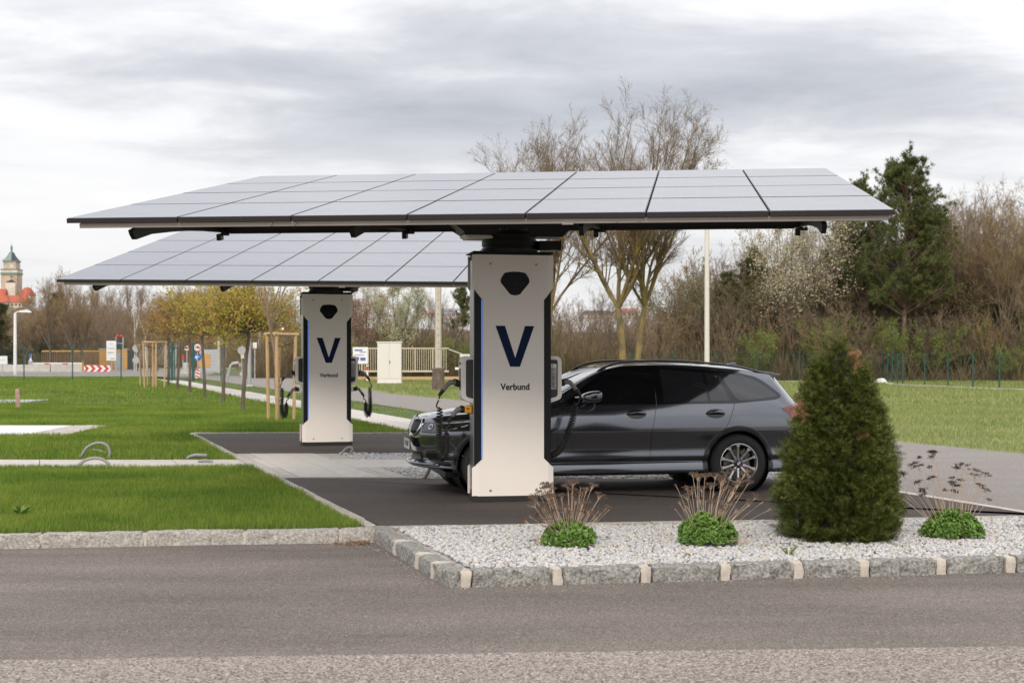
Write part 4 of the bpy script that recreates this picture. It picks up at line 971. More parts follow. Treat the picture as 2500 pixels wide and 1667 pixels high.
for sg in (-1, 1):
    tr = patch('window_trim', roundc(DLO, .05), M['trim'], car, off=.0025, sg=sg)
    for P_, mm, r_ in ((FW, M['glass'], .02), (RW, M['glass_rear'], .02), (QW, M['glass_rear'], .015), (TW, M['glass_rear'], .05)):
        patch('side_window', roundc(P_, r_), mm, car, off=.0055, sg=sg)
    seam('door_seam', [(1.536, .93), (1.528, .60), (1.522, .36)], body, sg=sg)
    seam('door_seam', [(2.685, 1.41), (2.680, 1.0), (2.64, .83), (2.612, .70), (2.60, .41), (2.598, .36)], body, sg=sg)
    seam('door_seam', [(3.600, 1.005), (3.575, .93), (3.52, .80), (3.385, .590), (3.26, .44), (3.17, .36)], body, sg=sg)
    seam('bumper_seam', [(4.06, .63), (4.20, .69), (4.42, .80)], body, sg=sg)
    seam('sill_seam', [(1.23, .352), (3.2, .352)], body, sg=sg, w=.004)
    seam('bonnet_seam', [(1.50, .985), (1.30, .935), (1.0, .885), (.75, .855)], body, sg=sg)
    seam('fuel_flap_seam', roundc([(3.72, .80), (3.90, .80), (3.90, .93), (3.72, .93)], .03), body, sg=sg, w=.0015) if sg > 0 else None
    for hx in (2.44, 3.365):
        q = [(hx + .112*math.cos(t), .893 + .052*math.sin(t)) for t in np.linspace(0, 2*math.pi, 26)[:-1]]
        rec = patch('door_handle', q, M['trim'], car, off=.003, sg=sg, step=.02)
        bar = [side_pt(hx - .108 + .216*t, .893 + .012*math.sin(t*math.pi), .008 + .030*math.sin(t*math.pi)**.6, sg) for t in np.linspace(0, 1, 12)]
        MB().tube(bar, [.006 + .015*math.sin(max(.02, t)*math.pi)**.5 if t < 1 else .006 for t in np.linspace(0, 1, 12)], k=8).build('grip', M['paint'], rec, smooth='all')
    # wheel-arch lips, flared slightly from the skin
    for ax in (AXF, AXR):
        aa = np.linspace(R(-14), R(194), 48)
        if ax == AXF: aa = np.linspace(R(-8), R(188), 48)
        rings = []
        for rr, of in ((ARC - .004, -.03), (ARC - .004, .006), (ARC + .012, .009), (ARC + .045, .007), (ARC + .052, .001)):
            rings.append([side_pt(ax + rr*math.cos(t), .33 + rr*math.sin(t), of, sg) for t in aa])
        vs = [p for r_ in rings for p in r_]; n = len(aa); fs = []
        for r_ in range(len(rings) - 1):
            for i in range(n - 1): fs.append((r_*n + i, r_*n + i + 1, (r_+1)*n + i + 1, (r_+1)*n + i))
        MB().add(vs, fs).build('arch_trim', M['arch'], car, smooth=True)
        # dark wheel well
        q = MB(Matrix.Translation((ax, sg*.62, .33)) @ Matrix.Rotation(R(90), 4, 'X'))
        q.lathe([(ARC + .01, -.26), (ARC + .01, .26)], 40, cap=False); k_ = .26 if sg > 0 else -.26
        q.lathe([(.001, k_), (ARC + .01, k_)], 40, cap=False)
        q.build('wheel_well', M['black'], car)
    # wheel
    for ax in (AXF, AXR):
        w = empty('wheel', (0, 0, 0)); w.parent = car
        X = Matrix.Translation((ax, sg*.905, .329)) @ (Matrix.Rotation(R(90), 4, 'X') if sg < 0 else Matrix.Rotation(R(-90), 4, 'X'))
        # local z points outwards
        MB(X).lathe([(.215, -.01), (.228, .0), (.262, .006), (.298, -.002), (.320, -.020), (.329, -.035), (.330, -.19), (.320, -.21), (.28, -.22), (.22, -.21)], 64, cap=False).build('tyre', M['tyre'], w, smooth=True)
        q = MB(X)
        for i in range(90):
            a = 2*math.pi*i/90; q.box((.3215*math.cos(a), .3215*math.sin(a), -.018), (.014, .009, .022), rot=Matrix.Rotation(a, 3, 'Z'))
        q.build('tread', M['tyre'], w, kind='stuff')
        MB(X).lathe([(.222, -.004), (.2235, .002), (.219, .004), (.213, -.002), (.208, -.012), (.203, -.035), (.198, -.09), (.196, -.17)], 64, cap=False).build('rim', M['rim_face'], w, smooth=True)
        MB(X).lathe([(.196, -.05), (.192, -.17), (.05, -.175)], 48, cap=False).build('barrel', M['rim_dark'], w, smooth=True)
        MB(X).lathe([(.04, -.085), (.155, -.085), (.158, -.095), (.155, -.11), (.04, -.11)], 40).build('brake_disc', mat('brake_disc', (.17, .165, .16), .4, metal=.8) if ax == AXF and sg < 0 else bpy.data.materials['brake_disc'], w, smooth=True)
        q = MB(X); q.box((.09, .10, -.075), (.09, .11, .05), rot=Matrix.Rotation(R(45), 3, 'Z')); q.build('brake_caliper', M['rim_dark'], w, bevel=.008)
        for i in range(5):
            a0 = 2*math.pi*i/5 + R(90 if sg < 0 else 90) + R(18)
            for s_ in (-1, 1):
                a_in, a_out = a0 + s_*R(17), a0 + s_*R(15.5)
                pi_ = Vector((.048*math.cos(a_in), .048*math.sin(a_in))); po = Vector((.205*math.cos(a_out), .205*math.sin(a_out)))
                d = (po - pi_).normalized(); nn = Vector((-d.y, d.x))
                secs = [(0, .014, -.024), (.45, .0095, -.014), (.8, .010, -.006), (.93, .017, -.004), (1.0, .024, -.004)]
                vs = []
                for t, hw, z in secs:
                    c = pi_.lerp(po, t)
                    for sd, hz in ((-1, z), (1, z), (1.25, z - .030), (-1.25, z - .030)): vs.append((c.x + nn.x*hw*sd, c.y + nn.y*hw*sd, hz))
                fs = [(k*4 + j, k*4 + (j+1) % 4, k*4 + 4 + (j+1) % 4, k*4 + 4 + j) for k in range(4) for j in range(4)] + [(0, 1, 2, 3), (16, 17, 18, 19)]
                MB(X).add(vs, fs).build('spoke', M['rim_face'], w, bevel=.002, seg=1)
        hub = MB(X).lathe([(.062, -.045), (.058, -.022), (.036, -.018), (.034, -.010)], 32).build('hub', M['rim_dark'], w, smooth=True)
        for i in range(5):
            a = 2*math.pi*i/5 + R(90); MB(X @ Matrix.Translation((.046*math.cos(a), .046*math.sin(a), 0))).lathe([(.0075, -.03), (.0075, -.016), (.004, -.015)], 8).build('wheel_bolt', M['screw'], w)
        XB = X @ Matrix.Translation((0, 0, -.009))
        MB(XB).lathe([(.034, -.004), (.034, .001), (.031, .002)], 32).build('badge_ring', M['gloss_black'], w, smooth=True)
        for qd in range(4):
            pl_ = [(0, 0)] + [(.0205*math.cos(t), .0205*math.sin(t)) for t in np.linspace(qd*math.pi/2, (qd+1)*math.pi/2, 7)]
            MB(XB).prism(pl_, .0022, .0034).build('badge_quarter', M['signblue'] if qd in (1, 3) else M['signwhite'], w)
        MB(XB).tube([(.0215*math.cos(t), .0215*math.sin(t), .003) for t in np.linspace(0, 2*math.pi, 33)[:-1]], .0012, k=4, closed=True).build('badge_rim', M['chrome'], w)
    # door mirror
    mx = [(1.79, -.0, 1.118), (1.86, 0, 1.140), (1.95, 0, 1.148), (1.993, 0, 1.140), (1.995, 0, 1.10), (1.985, 0, 1.062), (1.93, 0, 1.043), (1.84, 0, 1.048), (1.775, 0, 1.075)]
    n = len(mx); vs = []
    for y_, k_ in ((.885, .55), (.90, .85), (.94, 1.0), (1.02, 1.0), (1.065, .92), (1.085, .6)):
        c = Vector((1.90, 0, 1.097))
        for p in mx:
            dd = (Vector(p) - c); v = c + Vector((dd.x*1.15, 0, dd.z*1.35))*k_; vs.append((v.x, sg*y_, v.z))
    fs = [(r_*n + i, r_*n + (i+1) % n, (r_+1)*n + (i+1) % n, (r_+1)*n + i) for r_ in range(5) for i in range(n)] + [tuple(range(n)), tuple(range(5*n, 6*n))]
    mi = MB().add(vs, fs).build('door_mirror', M['paint'], car, smooth=True); mi.modifiers.new('s', 'SUBSURF').levels = 1; mi.modifiers['s'].render_levels = 2
    MB().prism([(1.80, 1.078), (1.99, 1.085), (1.98, 1.060), (1.93, 1.040), (1.84, 1.045)], sg*.90, sg*1.075, 'y').build('mirror_base', M['trim'], mi, bevel=.006)
    MB().tube([(1.80, sg*.85, 1.0), (1.85, sg*.90, 1.04), (1.88, sg*.95, 1.06)], [.03, .024, .02], k=8).build('mirror_arm', M['trim'], mi, smooth='all')
    # roof rail
    rr_ = [(2.06, .600, 0.0), (2.14, .602, .02), (2.35, .598, .036), (2.8, .592, .042), (3.3, .585, .038), (3.75, .57, .028), (3.98, .56, .012), (4.06, .552, 0)]
    pts = [top_pt(x, sg*y, 0) + Vector((0, 0, h)) for x, y, h in rr_]
    MB().tube(smooth_path(pts), .0135, k=8).build('roof_rail', M['trim'], car, smooth='all')
    # tail lamp, head lamp
    TL = [(1 + 0, 0)]
    patch('tail_lamp', roundc([(4.165, .945), (4.38, 1.0), (4.57, 1.0), (4.60, .87), (4.42, .805), (4.28, .865)], .02), M['tail'], car, off=.004, sg=sg, step=.025)
    HL = [(27, .695), (26.5, .790), (34, .800), (46, .812), (58, .828), (69, .842), (73.5, .845), (70, .815), (61, .765), (50, .720), (38, .694)]
    hl = patch('head_lamp', HL, M['lampglass'], car, fn=front_pt, off=.004, sg=sg, step=2.0) if False else None
    def fp2(u_, z_, off=0, sgn=-1): return front_pt(u_*100, z_, off, sgn)
    hl = patch('head_lamp', [(a/100, z) for a, z in HL], M['lampglass'], car, fn=fp2, off=.004, sg=sg, step=.02)
    seam('lamp_rim', [(a/100, z) for a, z in HL + HL[:1]], hl, fn=fp2, w=.004, off=.004, sg=sg, m=M['trim'])
    seam('lamp_blade', [(.66, .825), (.58, .812), (.46, .797), (.38, .79)], hl, fn=fp2, w=.009, off=.006, sg=sg, m=M['chrome'])
    seam('lamp_blade', [(.68, .808), (.61, .772), (.52, .735), (.46, .722)], hl, fn=fp2, w=.010, off=.005, sg=sg, m=M['chrome'])
    for al in (.35, .52):
        c = fp2(al, .755, .004, sg); d_ = (fp2(al, .755, .02, sg) - c).normalized()
        q = MB(); q.tube([c - d_*.002, c + d_*.006], .034, k=18); q.build('lamp_lens', M['chrome'], hl, smooth=True)
        q = MB(); q.tube([c + d_*.004, c + d_*.010], .021, k=18); q.build('lens_core', M['lampglass'], hl, smooth=True)
    # kidney grille half
    kid = roundc([(.035, .835), (.20, .852), (.335, .845), (.385, .80), (.385, .73), (.33, .662), (.24, .640), (.10, .645), (.035, .70)], .06, 5)
    cxk, czk = .21, .748
    kin = [(cxk + (a - cxk)*.86, czk + (b2 - czk)*.82) for a, b2 in kid]
    gb = patch('grille', kin, M['gloss_black'], car, fn=front_yz, off=.004, sg=sg, step=.03)
    strip(kin, kid, .003, M['chrome'], 'grille_surround', gb, front_yz, sg, lift=.022)
    for i in range(8):
        yy = .085 + i*.038; zs = [z for (y_, z) in kin if abs(y_ - yy) < .03]
        if len(zs) < 2: continue
        zl, zh = min(zs) + .01, max(zs) - .01
        if zh - zl < .05: continue
        pts = [front_yz(yy, z, .010, sg) for z in np.linspace(zl, zh, 6)]; MB().tube(pts, .0062, k=6).build('grille_slat', M['trim'], gb, smooth='all')
    # lower intakes and corner blade
    patch('side_intake', roundc([(.40/1, .46), (.62, .475), (.70, .40), (.60, .375), (.42, .385)], .03), M['black'], car, fn=lambda a, z, o=0, s=-1: front_pt(a*70, z, o, s), off=.003, sg=sg, step=.03)
    seam('corner_crease', [(.50, .63), (.56, .50), (.66, .36)], body, fn=fp2, w=.006, sg=sg, m=M['trim'])
    fl = [fp2(a, z, .012, sg) for a, z in ((.42, .487), (.46, .488), (.50, .487))]; MB().tube(fl, [.008, .012, .008], k=8).build('fog_lamp', M['chrome'], car, smooth='all')
# one-piece front parts
for sg in (-1,):
    ws = [(1.36, -.70), (1.30, -.4), (1.28, 0), (1.30, .4), (1.36, .70), (1.72, .655), (2.16, .585), (2.18, 0), (2.16, -.585), (1.72, -.655)]
    patch('windscreen', ws, M['screen'], car, fn=top_pt, off=.004, step=.06)
    seam('screen_edge', ws + ws[:1], body, fn=top_pt, w=.006, step=.05)
    seam('bonnet_crease', [(.35, -.36), (.8, -.44), (1.25, -.50)], body, fn=top_pt, w=.004, m=M['paint'], off=.001, step=.05)
    seam('bonnet_edge', [(1.27, -.72), (.9, -.69), (.55, -.60), (.35, -.46)], body, fn=top_pt, w=.003, step=.05)
    wi = MB(); wi.tube([top_pt(x, y, .018) for x, y in ((1.40, -.1), (1.42, -.35), (1.52, -.55))], .007, k=6); wi.build('wiper', M['rubber'], car)
    li = patch('lower_intake', roundc([(-.34, .372), (.34, .372), (.36, .465), (-.36, .465)], .02), M['black'], car, fn=lambda y, z, o=0, s=-1: front_yz(y, z, o, 1), off=.003, step=.04)
    for z in (.39, .412, .434):
        MB().tube([front_yz(y, z, .012, 1) for y in np.linspace(-.31, .31, 12)], .005, k=4).build('intake_slat', M['plastic'], li)
    MB().tube([front_yz(y, .335, .012, 1) for y in np.linspace(-.66, .66, 24)], .016, k=8).build('front_splitter', M['paint'], car, smooth='all')
# number plate
XP = Matrix.Translation((-.030, 0, .549)) @ Matrix.Rotation(R(-90), 4, 'Z') @ Matrix.Rotation(R(90), 4, 'X')   # local x -> car -y, local y -> up, local z -> forward
npl = MB(XP).prism(rrect(.52, .132, .008), -.006, .004).build('number_plate', M['black'], car)
MB(XP).prism(rrect(.508, .118, .006), .004, .0055).build('plate_face', M['signwhite'], npl)
for z in (.052, -.052): MB(XP).box((0.02, z, .0062), (.46, .004, .001)).build('plate_line', M['red'], npl)
MB(XP).box((-.235, 0, .0062), (.036, .112, .001)).build('plate_band', M['signblue'], npl)
text_mesh('plate_text', 'PE 144 BV', .098, M['ink'], npl, XP @ Matrix.Translation((.02, -.002, .0065)), depth=.001, bold=.0025, xscale=.78)
# nose badge
XB = Matrix.Translation(front_yz(0, .835, .0, 1) + Vector((-.002, 0, .025))) @ Matrix.Rotation(R(-90), 4, 'Z') @ Matrix.Rotation(R(65), 4, 'X')
bd = MB(XB).lathe([(.04, -.01), (.04, .002), (.037, .004)], 32).build('badge', M['gloss_black'], car, smooth=True)
for qd in range(4):
    pl_ = [(0, 0)] + [(.025*math.cos(t), .025*math.sin(t)) for t in np.linspace(qd*math.pi/2, (qd+1)*math.pi/2, 7)]
    MB(XB).prism(pl_, .004, .0055).build('badge_quarter', M['signblue'] if qd in (1, 3) else M['signwhite'], bd)
# roof aerial fin, spoiler, underbody
MB().prism([(3.72, 1.425), (3.90, 1.465), (3.93, 1.462), (3.96, 1.41)], -.02, .02, 'y').build('aerial_fin', M['paint'], car, bevel=.01)
sp_ = [(4.00, 1.372), (4.14, 1.356), (4.27, 1.332), (4.275, 1.320), (4.20, 1.295), (4.05, 1.31)]
MB().prism(sp_, -.56, .56, 'y').build('spoiler', M['paint'], car, bevel=.008, seg=3)
rg = patch('rear_screen', [(-.50, 1.05), (.50, 1.05), (.47, 1.24), (-.47, 1.24)], M['glass_rear'], car, fn=lambda y, z, o=0, s=1: (lambda h: (h[0] + Vector((o, 0, 0))) if h[0] else Vector((4.6, y, z)))(bvh.ray_cast(Vector((7, y, z)), Vector((-1, 0, 0)))), off=.004, step=.08)
MB().box((2.3, 0, .24), (4.0, 1.45, .06)).build('underbody', M['black'], car)
MB().tube([(.1, .25, .30), (-.06, .42, .10), (-.12, .5, -.0)], .02, k=8).v and None
# ---------------------------------------------------------------- plants of the gravel bed
def plant_stem_head(rng, base, tip, r=0.0032, dens=1.0, size=.055):
    base, tip = Vector(base), Vector(tip); mid = base.lerp(tip, .5); out = Vector((tip.x - base.x, tip.y - base.y, 0))
    mid -= out*.10; q = MB(); pts = smooth_path([base, mid, tip]); q.tube(pts[::6] + [pts[-1]], [r*1.2 - r*.5*(i/len(pts[::6])) for i in range(len(pts[::6]) + 1)], k=5)
    ax = (tip - mid).normalized(); ends = []
    for k in range(int(7*dens) + 4):
        a = rng.uniform(0, 6.28); s0 = tip - ax*rng.uniform(.015, .05); rad = size*math.sqrt(rng.uniform(0, 1)); o = ax.orthogonal().normalized(); o2 = ax.cross(o)
        e = tip + (o*math.cos(a) + o2*math.sin(a))*rad + ax*(.006 + .012*(1 - rad/size)); ends.append(e)
        q.tube([s0, s0.lerp(e, .6) + ax*.004, e], [r*.42, r*.3, r*.22], k=3, caps=False)
    return q, ends, ax
def head_mesh(rng, ends, size):
    bv, bf = ico(); P = []
    for e in ends:
        for k in range(10): P.append(np.array(e) + rng.normal(0, 1, 3)*np.array([.011, .011, .005]))
    P = np.array(P); n = len(P)
    return scatter(bv, bf[::2], P, rot_rand(n, rng), rng.uniform(.0024, .0050, (n, 3)))
M['stem'] = mat('dry_stem', (0.50, 0.37, 0.27), 0.8, var=0.25, vscale=9, coords='World')
M['seedhead'] = mat('dry_seed_head', (0.150, 0.098, 0.070), 0.9, island=0.45, coords='World', var=0.3, vscale=10)
M['seedhead_dark'] = mat('dark_seed_head', (0.045, 0.028, 0.026), 0.9, island=0.45)
M['sedum'] = leafmat('fleshy_leaf', (0.14, 0.25, 0.05), (0.21, 0.35, 0.09), 0.3, 0.12, 9.0, 0.4)
def sedum(px, py, w, h, stems, hmax, leanx, label, seed, dark=False, spread=.42, dens=1.0):
    D = 5416/(py - YH) + w*0.35; x0 = XAT(px, D)
    rng = np.random.default_rng(seed); root = empty('stonecrop_plant', (x0, D, -0.02)); tag(root, label, 'plant', 'stonecrop plants in the gravel bed')
    # rosettes of rounded leaves over a low dome
    leaf = np.array([(0, 0, 0), (-.010, .012, .003), (.010, .012, .003), (-.0125, .026, .007), (.0125, .026, .007), (0, .038, .006)]); lf = np.array([(0, 2, 1), (1, 2, 3), (2, 4, 3), (3, 4, 5)])
    Vs, Fs, off = [], [], 0; nr = int(620*w*h/.09)
    for i in range(nr):
        a = rng.uniform(0, 6.28); u_ = rng.uniform(0, 1)**.6; th = u_*1.45
        n_ = np.array([math.sin(th)*math.cos(a), math.sin(th)*math.sin(a), math.cos(th)]); rr = 1 + .16*noise.noise(Vector((n_[0]*3, n_[1]*3, n_[2]*3 + seed)))
        c = np.array([n_[0]*w/2, n_[1]*w/2, max(.0, n_[2])*h - .0])*rr*rng.uniform(.90, 1.03) + np.array([0, 0, .01])
        k = 7; d = np.tile(n_*.9 + np.array([0, 0, .35]), (k, 1)) + rng.normal(0, .12, (k, 3)); roll = np.arange(k)*2.4 + rng.uniform(0, 6)
        base = rot_dir(d, roll); tilt = np.linspace(.25, 1.15, k)
        ct, st = np.cos(tilt), np.sin(tilt); o_ = np.zeros(k); l_ = np.ones(k)
        # leaf y axis lies between the rosette axis and outwards
        RX = np.stack([np.stack([l_, o_, o_], -1), np.stack([o_, st, -ct], -1), np.stack([o_, ct, st], -1)], -2)
        V_, F_ = scatter(leaf, lf, np.tile(c, (k, 1)), base @ RX, rng.uniform(.75, 1.15, (k, 1))*np.ones((1, 3)))
        Vs.append(V_); Fs.append(F_ + off); off += len(V_)
    fo = np_mesh('foliage', np.concatenate(Vs), np.concatenate(Fs), M['sedum'], root, kind='stuff')
    for i in range(stems):
        a = rng.uniform(0, 6.28); t = rng.uniform(.15, 1)**.7
        b0 = (math.cos(a)*w*.28*t, math.sin(a)*w*.28*t, .03); sp_ = spread*t
        hh = hmax*rng.uniform(.50, 1.0)*(1 - .30*t*t); a += rng.normal(0, .35)
        tp = (math.cos(a)*sp_ + leanx*rng.uniform(.4, 1.3), math.sin(a)*sp_*.7, hh)
        thin = rng.uniform() < .35
        q, ends, ax = plant_stem_head(rng, b0, tp, r=.0015 if thin else .0024, dens=dens*(.35 if thin else 1), size=.020 if thin else rng.uniform(.030, .058))
        s = q.build('dry_stem', M['stem'], root)
        if not (thin and rng.uniform() < .4):
            V_, F_ = head_mesh(rng, ends, .05); np_mesh('seed_head', V_, F_, M['seedhead_dark'] if (dark and tp[0] < .12) else M['seedhead'], s)
    for i in range(9):                                  # broken bits lying about
        a = rng.uniform(0, 6.28); r0 = w*.4; r1 = w*rng.uniform(.6, 1.0)
        MB().tube([(math.cos(a)*r0, math.sin(a)*r0, .05), (math.cos(a + .2)*r1, math.sin(a + .2)*r1, rng.uniform(.02, .12))], [.0028, .0015], k=4).build('dry_stem', M['stem'], root)
    return root
sedum(1388, 1334, .40, .19, 60, .58, -.01, 'low green stonecrop with short brown dried flower stems right of the white pillar foot', 5, spread=.36)
sedum(1726, 1330, .46, .235, 52, .72, .13, 'green stonecrop with tall dried flower stems leaning right, in front of the car rear wheel', 6, spread=.42)
sedum(2325, 1314, .48, .21, 36, .78, -.09, 'green stonecrop with nearly black dried heads, right of the dark conical bush', 7, dark=True, spread=.42, dens=1.2)
# small weeds in the bed
rng = np.random.default_rng(12)
q = MB()
for i in range(22):
    a = rng.uniform(0, 6.28); l = rng.uniform(.04, .10); q.add([(0, .003, 0), (0, -.003, 0), (math.cos(a)*l*.5, math.sin(a)*l*.5, l*.7), (math.cos(a)*l*.9, math.sin(a)*l*.9, l*.95)], [(0, 1, 2), (0, 2, 3)])
o = q.build('grass_tuft', M['blade'], None); o.location = (*G(1925, 1352), -.02); tag(o, 'tiny grass tuft growing in the gravel near the kerb below the conical bush', 'grass')

for (px, py, sz, lb) in ((48, 1255, .13, 'pale broad leaved weed in the near lawn at the left edge'), (1192, 1010, .10, 'small weed tuft in the verge beside the footpath'), (590, 1206, .07, 'small yellowish weed in the lawn near the kerb')):
    q = MB()
    for i in range(26):
        a = rng.uniform(0, 6.28); l = sz*rng.uniform(.4, 1.0); w = l*.16; ca, sa = math.cos(a), math.sin(a); up_ = rng.uniform(.4, 1.3)
        q.add([(0, 0, 0), (ca*l*.5 - sa*w, sa*l*.5 + ca*w, l*.5*up_), (ca*l*.5 + sa*w, sa*l*.5 - ca*w, l*.5*up_), (ca*l, sa*l, l*.75*up_)], [(0, 1, 3, 2)])
    o = q.build('weed', M['sedum']); o.location = (*G(px, py), -.01); tag(o, lb, 'weed')
# conical yew
def yew(px, py, label):
    D = 12.3; x0 = XAT(px, D); rng = np.random.default_rng(21)
    root = empty('conical_yew', (x0, D, -.02)); tag(root, label, 'bush')
    zs = [0.0, .12, .40, .68, .95, 1.26, 1.46, 1.58, 1.69]; rs = [.37, .445, .455, .415, .36, .275, .185, .115, .01]
    n = 13000; u_ = rng.uniform(0, 1, n*2); Z = np.interp(u_, np.cumsum([0] + [(rs[i] + rs[i+1])*(zs[i+1]-zs[i]) for i in range(8)])/sum((rs[i] + rs[i+1])*(zs[i+1]-zs[i]) for i in range(8)), zs)
    A_ = rng.uniform(0, 6.28, n*2); k = (np.sin(A_) < .45); Z, A_ = Z[k][:n], A_[k][:n]; n = len(Z)
    lump = np.array([noise.noise(Vector((math.cos(a)*2.2, math.sin(a)*2.2, z*3.2))) + .9*noise.noise(Vector((math.cos(a)*7, math.sin(a)*7, z*11))) for a, z in zip(A_, Z)])
    Rr = np.interp(Z, zs, rs)*(1 + .13*lump) - np.abs(rng.normal(0, .045, n)) + (rng.uniform(0, 1, n) > .955)*rng.uniform(.0, .10, n)
    P = np.stack([np.cos(A_)*Rr, np.sin(A_)*Rr, Z], -1)
    nc = 1300; ci = rng.integers(0, nc, n); out = np.stack([np.cos(A_), np.sin(A_), np.full(n, .35)], -1)
    dc = (out[:nc] + rng.normal(0, .35, (nc, 3)))[ci]; P = P[:nc][ci] - dc*.03 + dc*rng.uniform(0, .055, n)[:, None] + rng.normal(0, .016, (n, 3)); P[:, 2] = np.maximum(P[:, 2], .01)
    d = dc + rng.normal(0, .42, (n, 3)) + np.array([0, 0, .12])
    # spray: stem along z, needles in two ranks
    v, f = [], []
    for i in range(7):
        z = .008 + i*.0085
        for s in (-1, 1):
            L_ = .021*(1 - .35*abs(i/6 - .4)); o_ = len(v); v += [(0, 0, z - .0016), (0, 0, z + .0018), (s*L_, .003*((i % 3) - 1), z + L_*.55)]; f.append((o_, o_+1, o_+2))
    o_ = len(v); v += [(-.0012, 0, 0), (.0012, 0, 0), (0, 0, .075)]; f.append((o_, o_+1, o_+2))
    sc = rng.uniform(.9, 1.75, (n, 1))*np.ones((1, 3)); Rm = rot_dir(d, rng.uniform(0, 6.28, n))
    brown = ((np.hypot(P[:, 0] - .085, P[:, 2] - 1.57) < .040) | (np.hypot(P[:, 0] - .09, P[:, 2] - 1.50) < .038) | (np.hypot(P[:, 0] + .31, P[:, 2] - 1.13) < .035) | (np.hypot(P[:, 0] + .30, P[:, 2] - 1.06) < .025) | (np.hypot(P[:, 0] - .09, P[:, 2] - .90) < .022)) & (P[:, 1] < .05)
    m1 = leafmat('yew_needles', (0.048, 0.074, 0.011), (0.080, 0.098, 0.018), .60, .08, 6.0, .6, c3=(0.15, 0.155, 0.032), c3t=.80)
    m2 = mat('scorched_needles', (0.36, 0.20, 0.10), .8, island=.45)
    for nm, sel, mm in (('needle_foliage', ~brown, m1), ('dead_foliage', brown, m2)):
        V_, F_ = scatter(v, f, P[sel], Rm[sel], sc[sel]); np_mesh(nm, V_, F_, mm, root, kind='stuff')
    # dark cone added inside to block light and darken the gaps; low branches
    q = MB(); q.lathe([(r*.80 - .01 if r > .05 else .005, z) for r, z in zip(rs, zs)], 20); q.build('shade_core', mat('yew_core', (0.018, 0.016, 0.008), .95), root)
    q = MB()
    for i in range(60):
        a = rng.uniform(0, 6.28); q.tube([(math.cos(a)*.05, math.sin(a)*.05, .0), (math.cos(a)*.3, math.sin(a)*.3, .03), (math.cos(a)*.50, math.sin(a)*.50, rng.uniform(.03, .16))], [.012, .007, .003], k=4)
    q.build('low_branch', M['bark'], root)
yew(2049, 1333, 'dense dark conical yew with scorched orange tips, standing in the gravel bed')

# flexible grey conduits poking out of the ground
M['conduit'] = mat('grey_conduit', (0.26, 0.255, 0.245), .55)
def conduit(label, pts, D0, r=.022, dD=0.0, open_end=False):
    P = [];
    for i, (px, py) in enumerate(pts):
        D = D0 + dD*i/(len(pts)-1); P.append((XAT(px, D), D, ZAT(py, D)))
    pp = smooth_path(P); rad = [r*(1.0 + .07*(i % 2)) for i in range(len(pp))]
    o = MB().tube(pp, rad, k=10).build('conduit_pipe', M['conduit'], None, smooth=False); tag(o, label, 'pipe', 'grey conduits sticking out of the ground')
    if open_end:
        e = Vector(P[0]); d = (e - Vector(P[1])).normalized(); MB().tube([e, e + d*.004], r*.8, k=12).build('pipe_mouth', M['black'], o)
conduit('tall grey conduit hoop rising from the lawn, second ring of the pair', [(194, 1122), (212, 1093), (239, 1081), (261, 1087), (268, 1106), (264, 1122)], 22.0)
conduit('short grey conduit end lying inside the tall hoop on the lawn', [(226, 1098), (242, 1100), (258, 1106)], 23.2, r=.02)
conduit('low grey conduit hoop crossing the pale strip in the lawn', [(183, 1145), (198, 1130), (214, 1121), (234, 1118), (252, 1122), (268, 1134)], 20.4)
conduit('cut grey conduit with open mouth resting at the lawn edge of the strip', [(456, 1119), (465, 1114), (478, 1111), (506, 1112)], 21.7, r=.027, open_end=True)
conduit('flat grey conduit lying at the grass edge near the pad corner', [(484, 1126), (502, 1124), (520, 1127)], 20.9)
conduit('grey conduit bow beside the rear parking bay slab', [(832, 1110), (842, 1097), (853, 1091), (860, 1095), (857, 1104), (851, 1109)], 22.6, r=.018)
conduit('straight grey conduit stub in the gravel below the car bumper', [(1036, 1168), (1043, 1156), (1050, 1142)], 18.2, r=.022)
# wooden peg in the lawn
o = MB().prism([(-.065, -.05), (.065, -.055), (.06, .05), (-.06, .05)], 0, .60).build('wooden_peg', mat('weathered_peg', (.42, .26, .21), .85, var=.3, vscale=9), None, bevel=.01)
o.location = (XAT(44, 43.7), 43.7, -.02); o.rotation_euler = (0, R(-2), .3); tag(o, 'short reddish wooden peg standing in the far lawn', 'stake')
MB().box((0, 0, 0)if False else (XAT(8, 49), 49.5, .0), (2.2, 2.0, .10)).build('drain_cover', M['galv'], None, bevel=.02)
bpy.data.objects['drain_cover']['label'] = 'flat grey drain cover in the far lawn at the left edge'; bpy.data.objects['drain_cover']['category'] = 'cover'
# corner litter where the kerbs meet
rng = np.random.default_rng(5); n = 260
P = np.stack([KA[0] - .02 - np.abs(rng.normal(0, .16, n)), KA[1] - .10 - np.abs(rng.normal(0, .10, n)), -.115 + rng.uniform(0, .02, n)], -1)
k = P[:, 1] < 12.93 + (P[:, 0] + 1.255)*.139 - .02; P = P[k]; n = len(P)
V_, F_ = scatter([(-.012, 0, 0), (.012, -.003, 0), (.010, .006, .004)], [(0, 1, 2)], P, rot_rand(n, rng), rng.uniform(.5, 1.6, (n, 3)))
tag(np_mesh('leaf_litter', V_, F_, mat('dry_litter', (.27, .16, .09), .9, island=.4), kind='stuff'), 'brown leaf litter gathered in the kerb corner', 'litter')

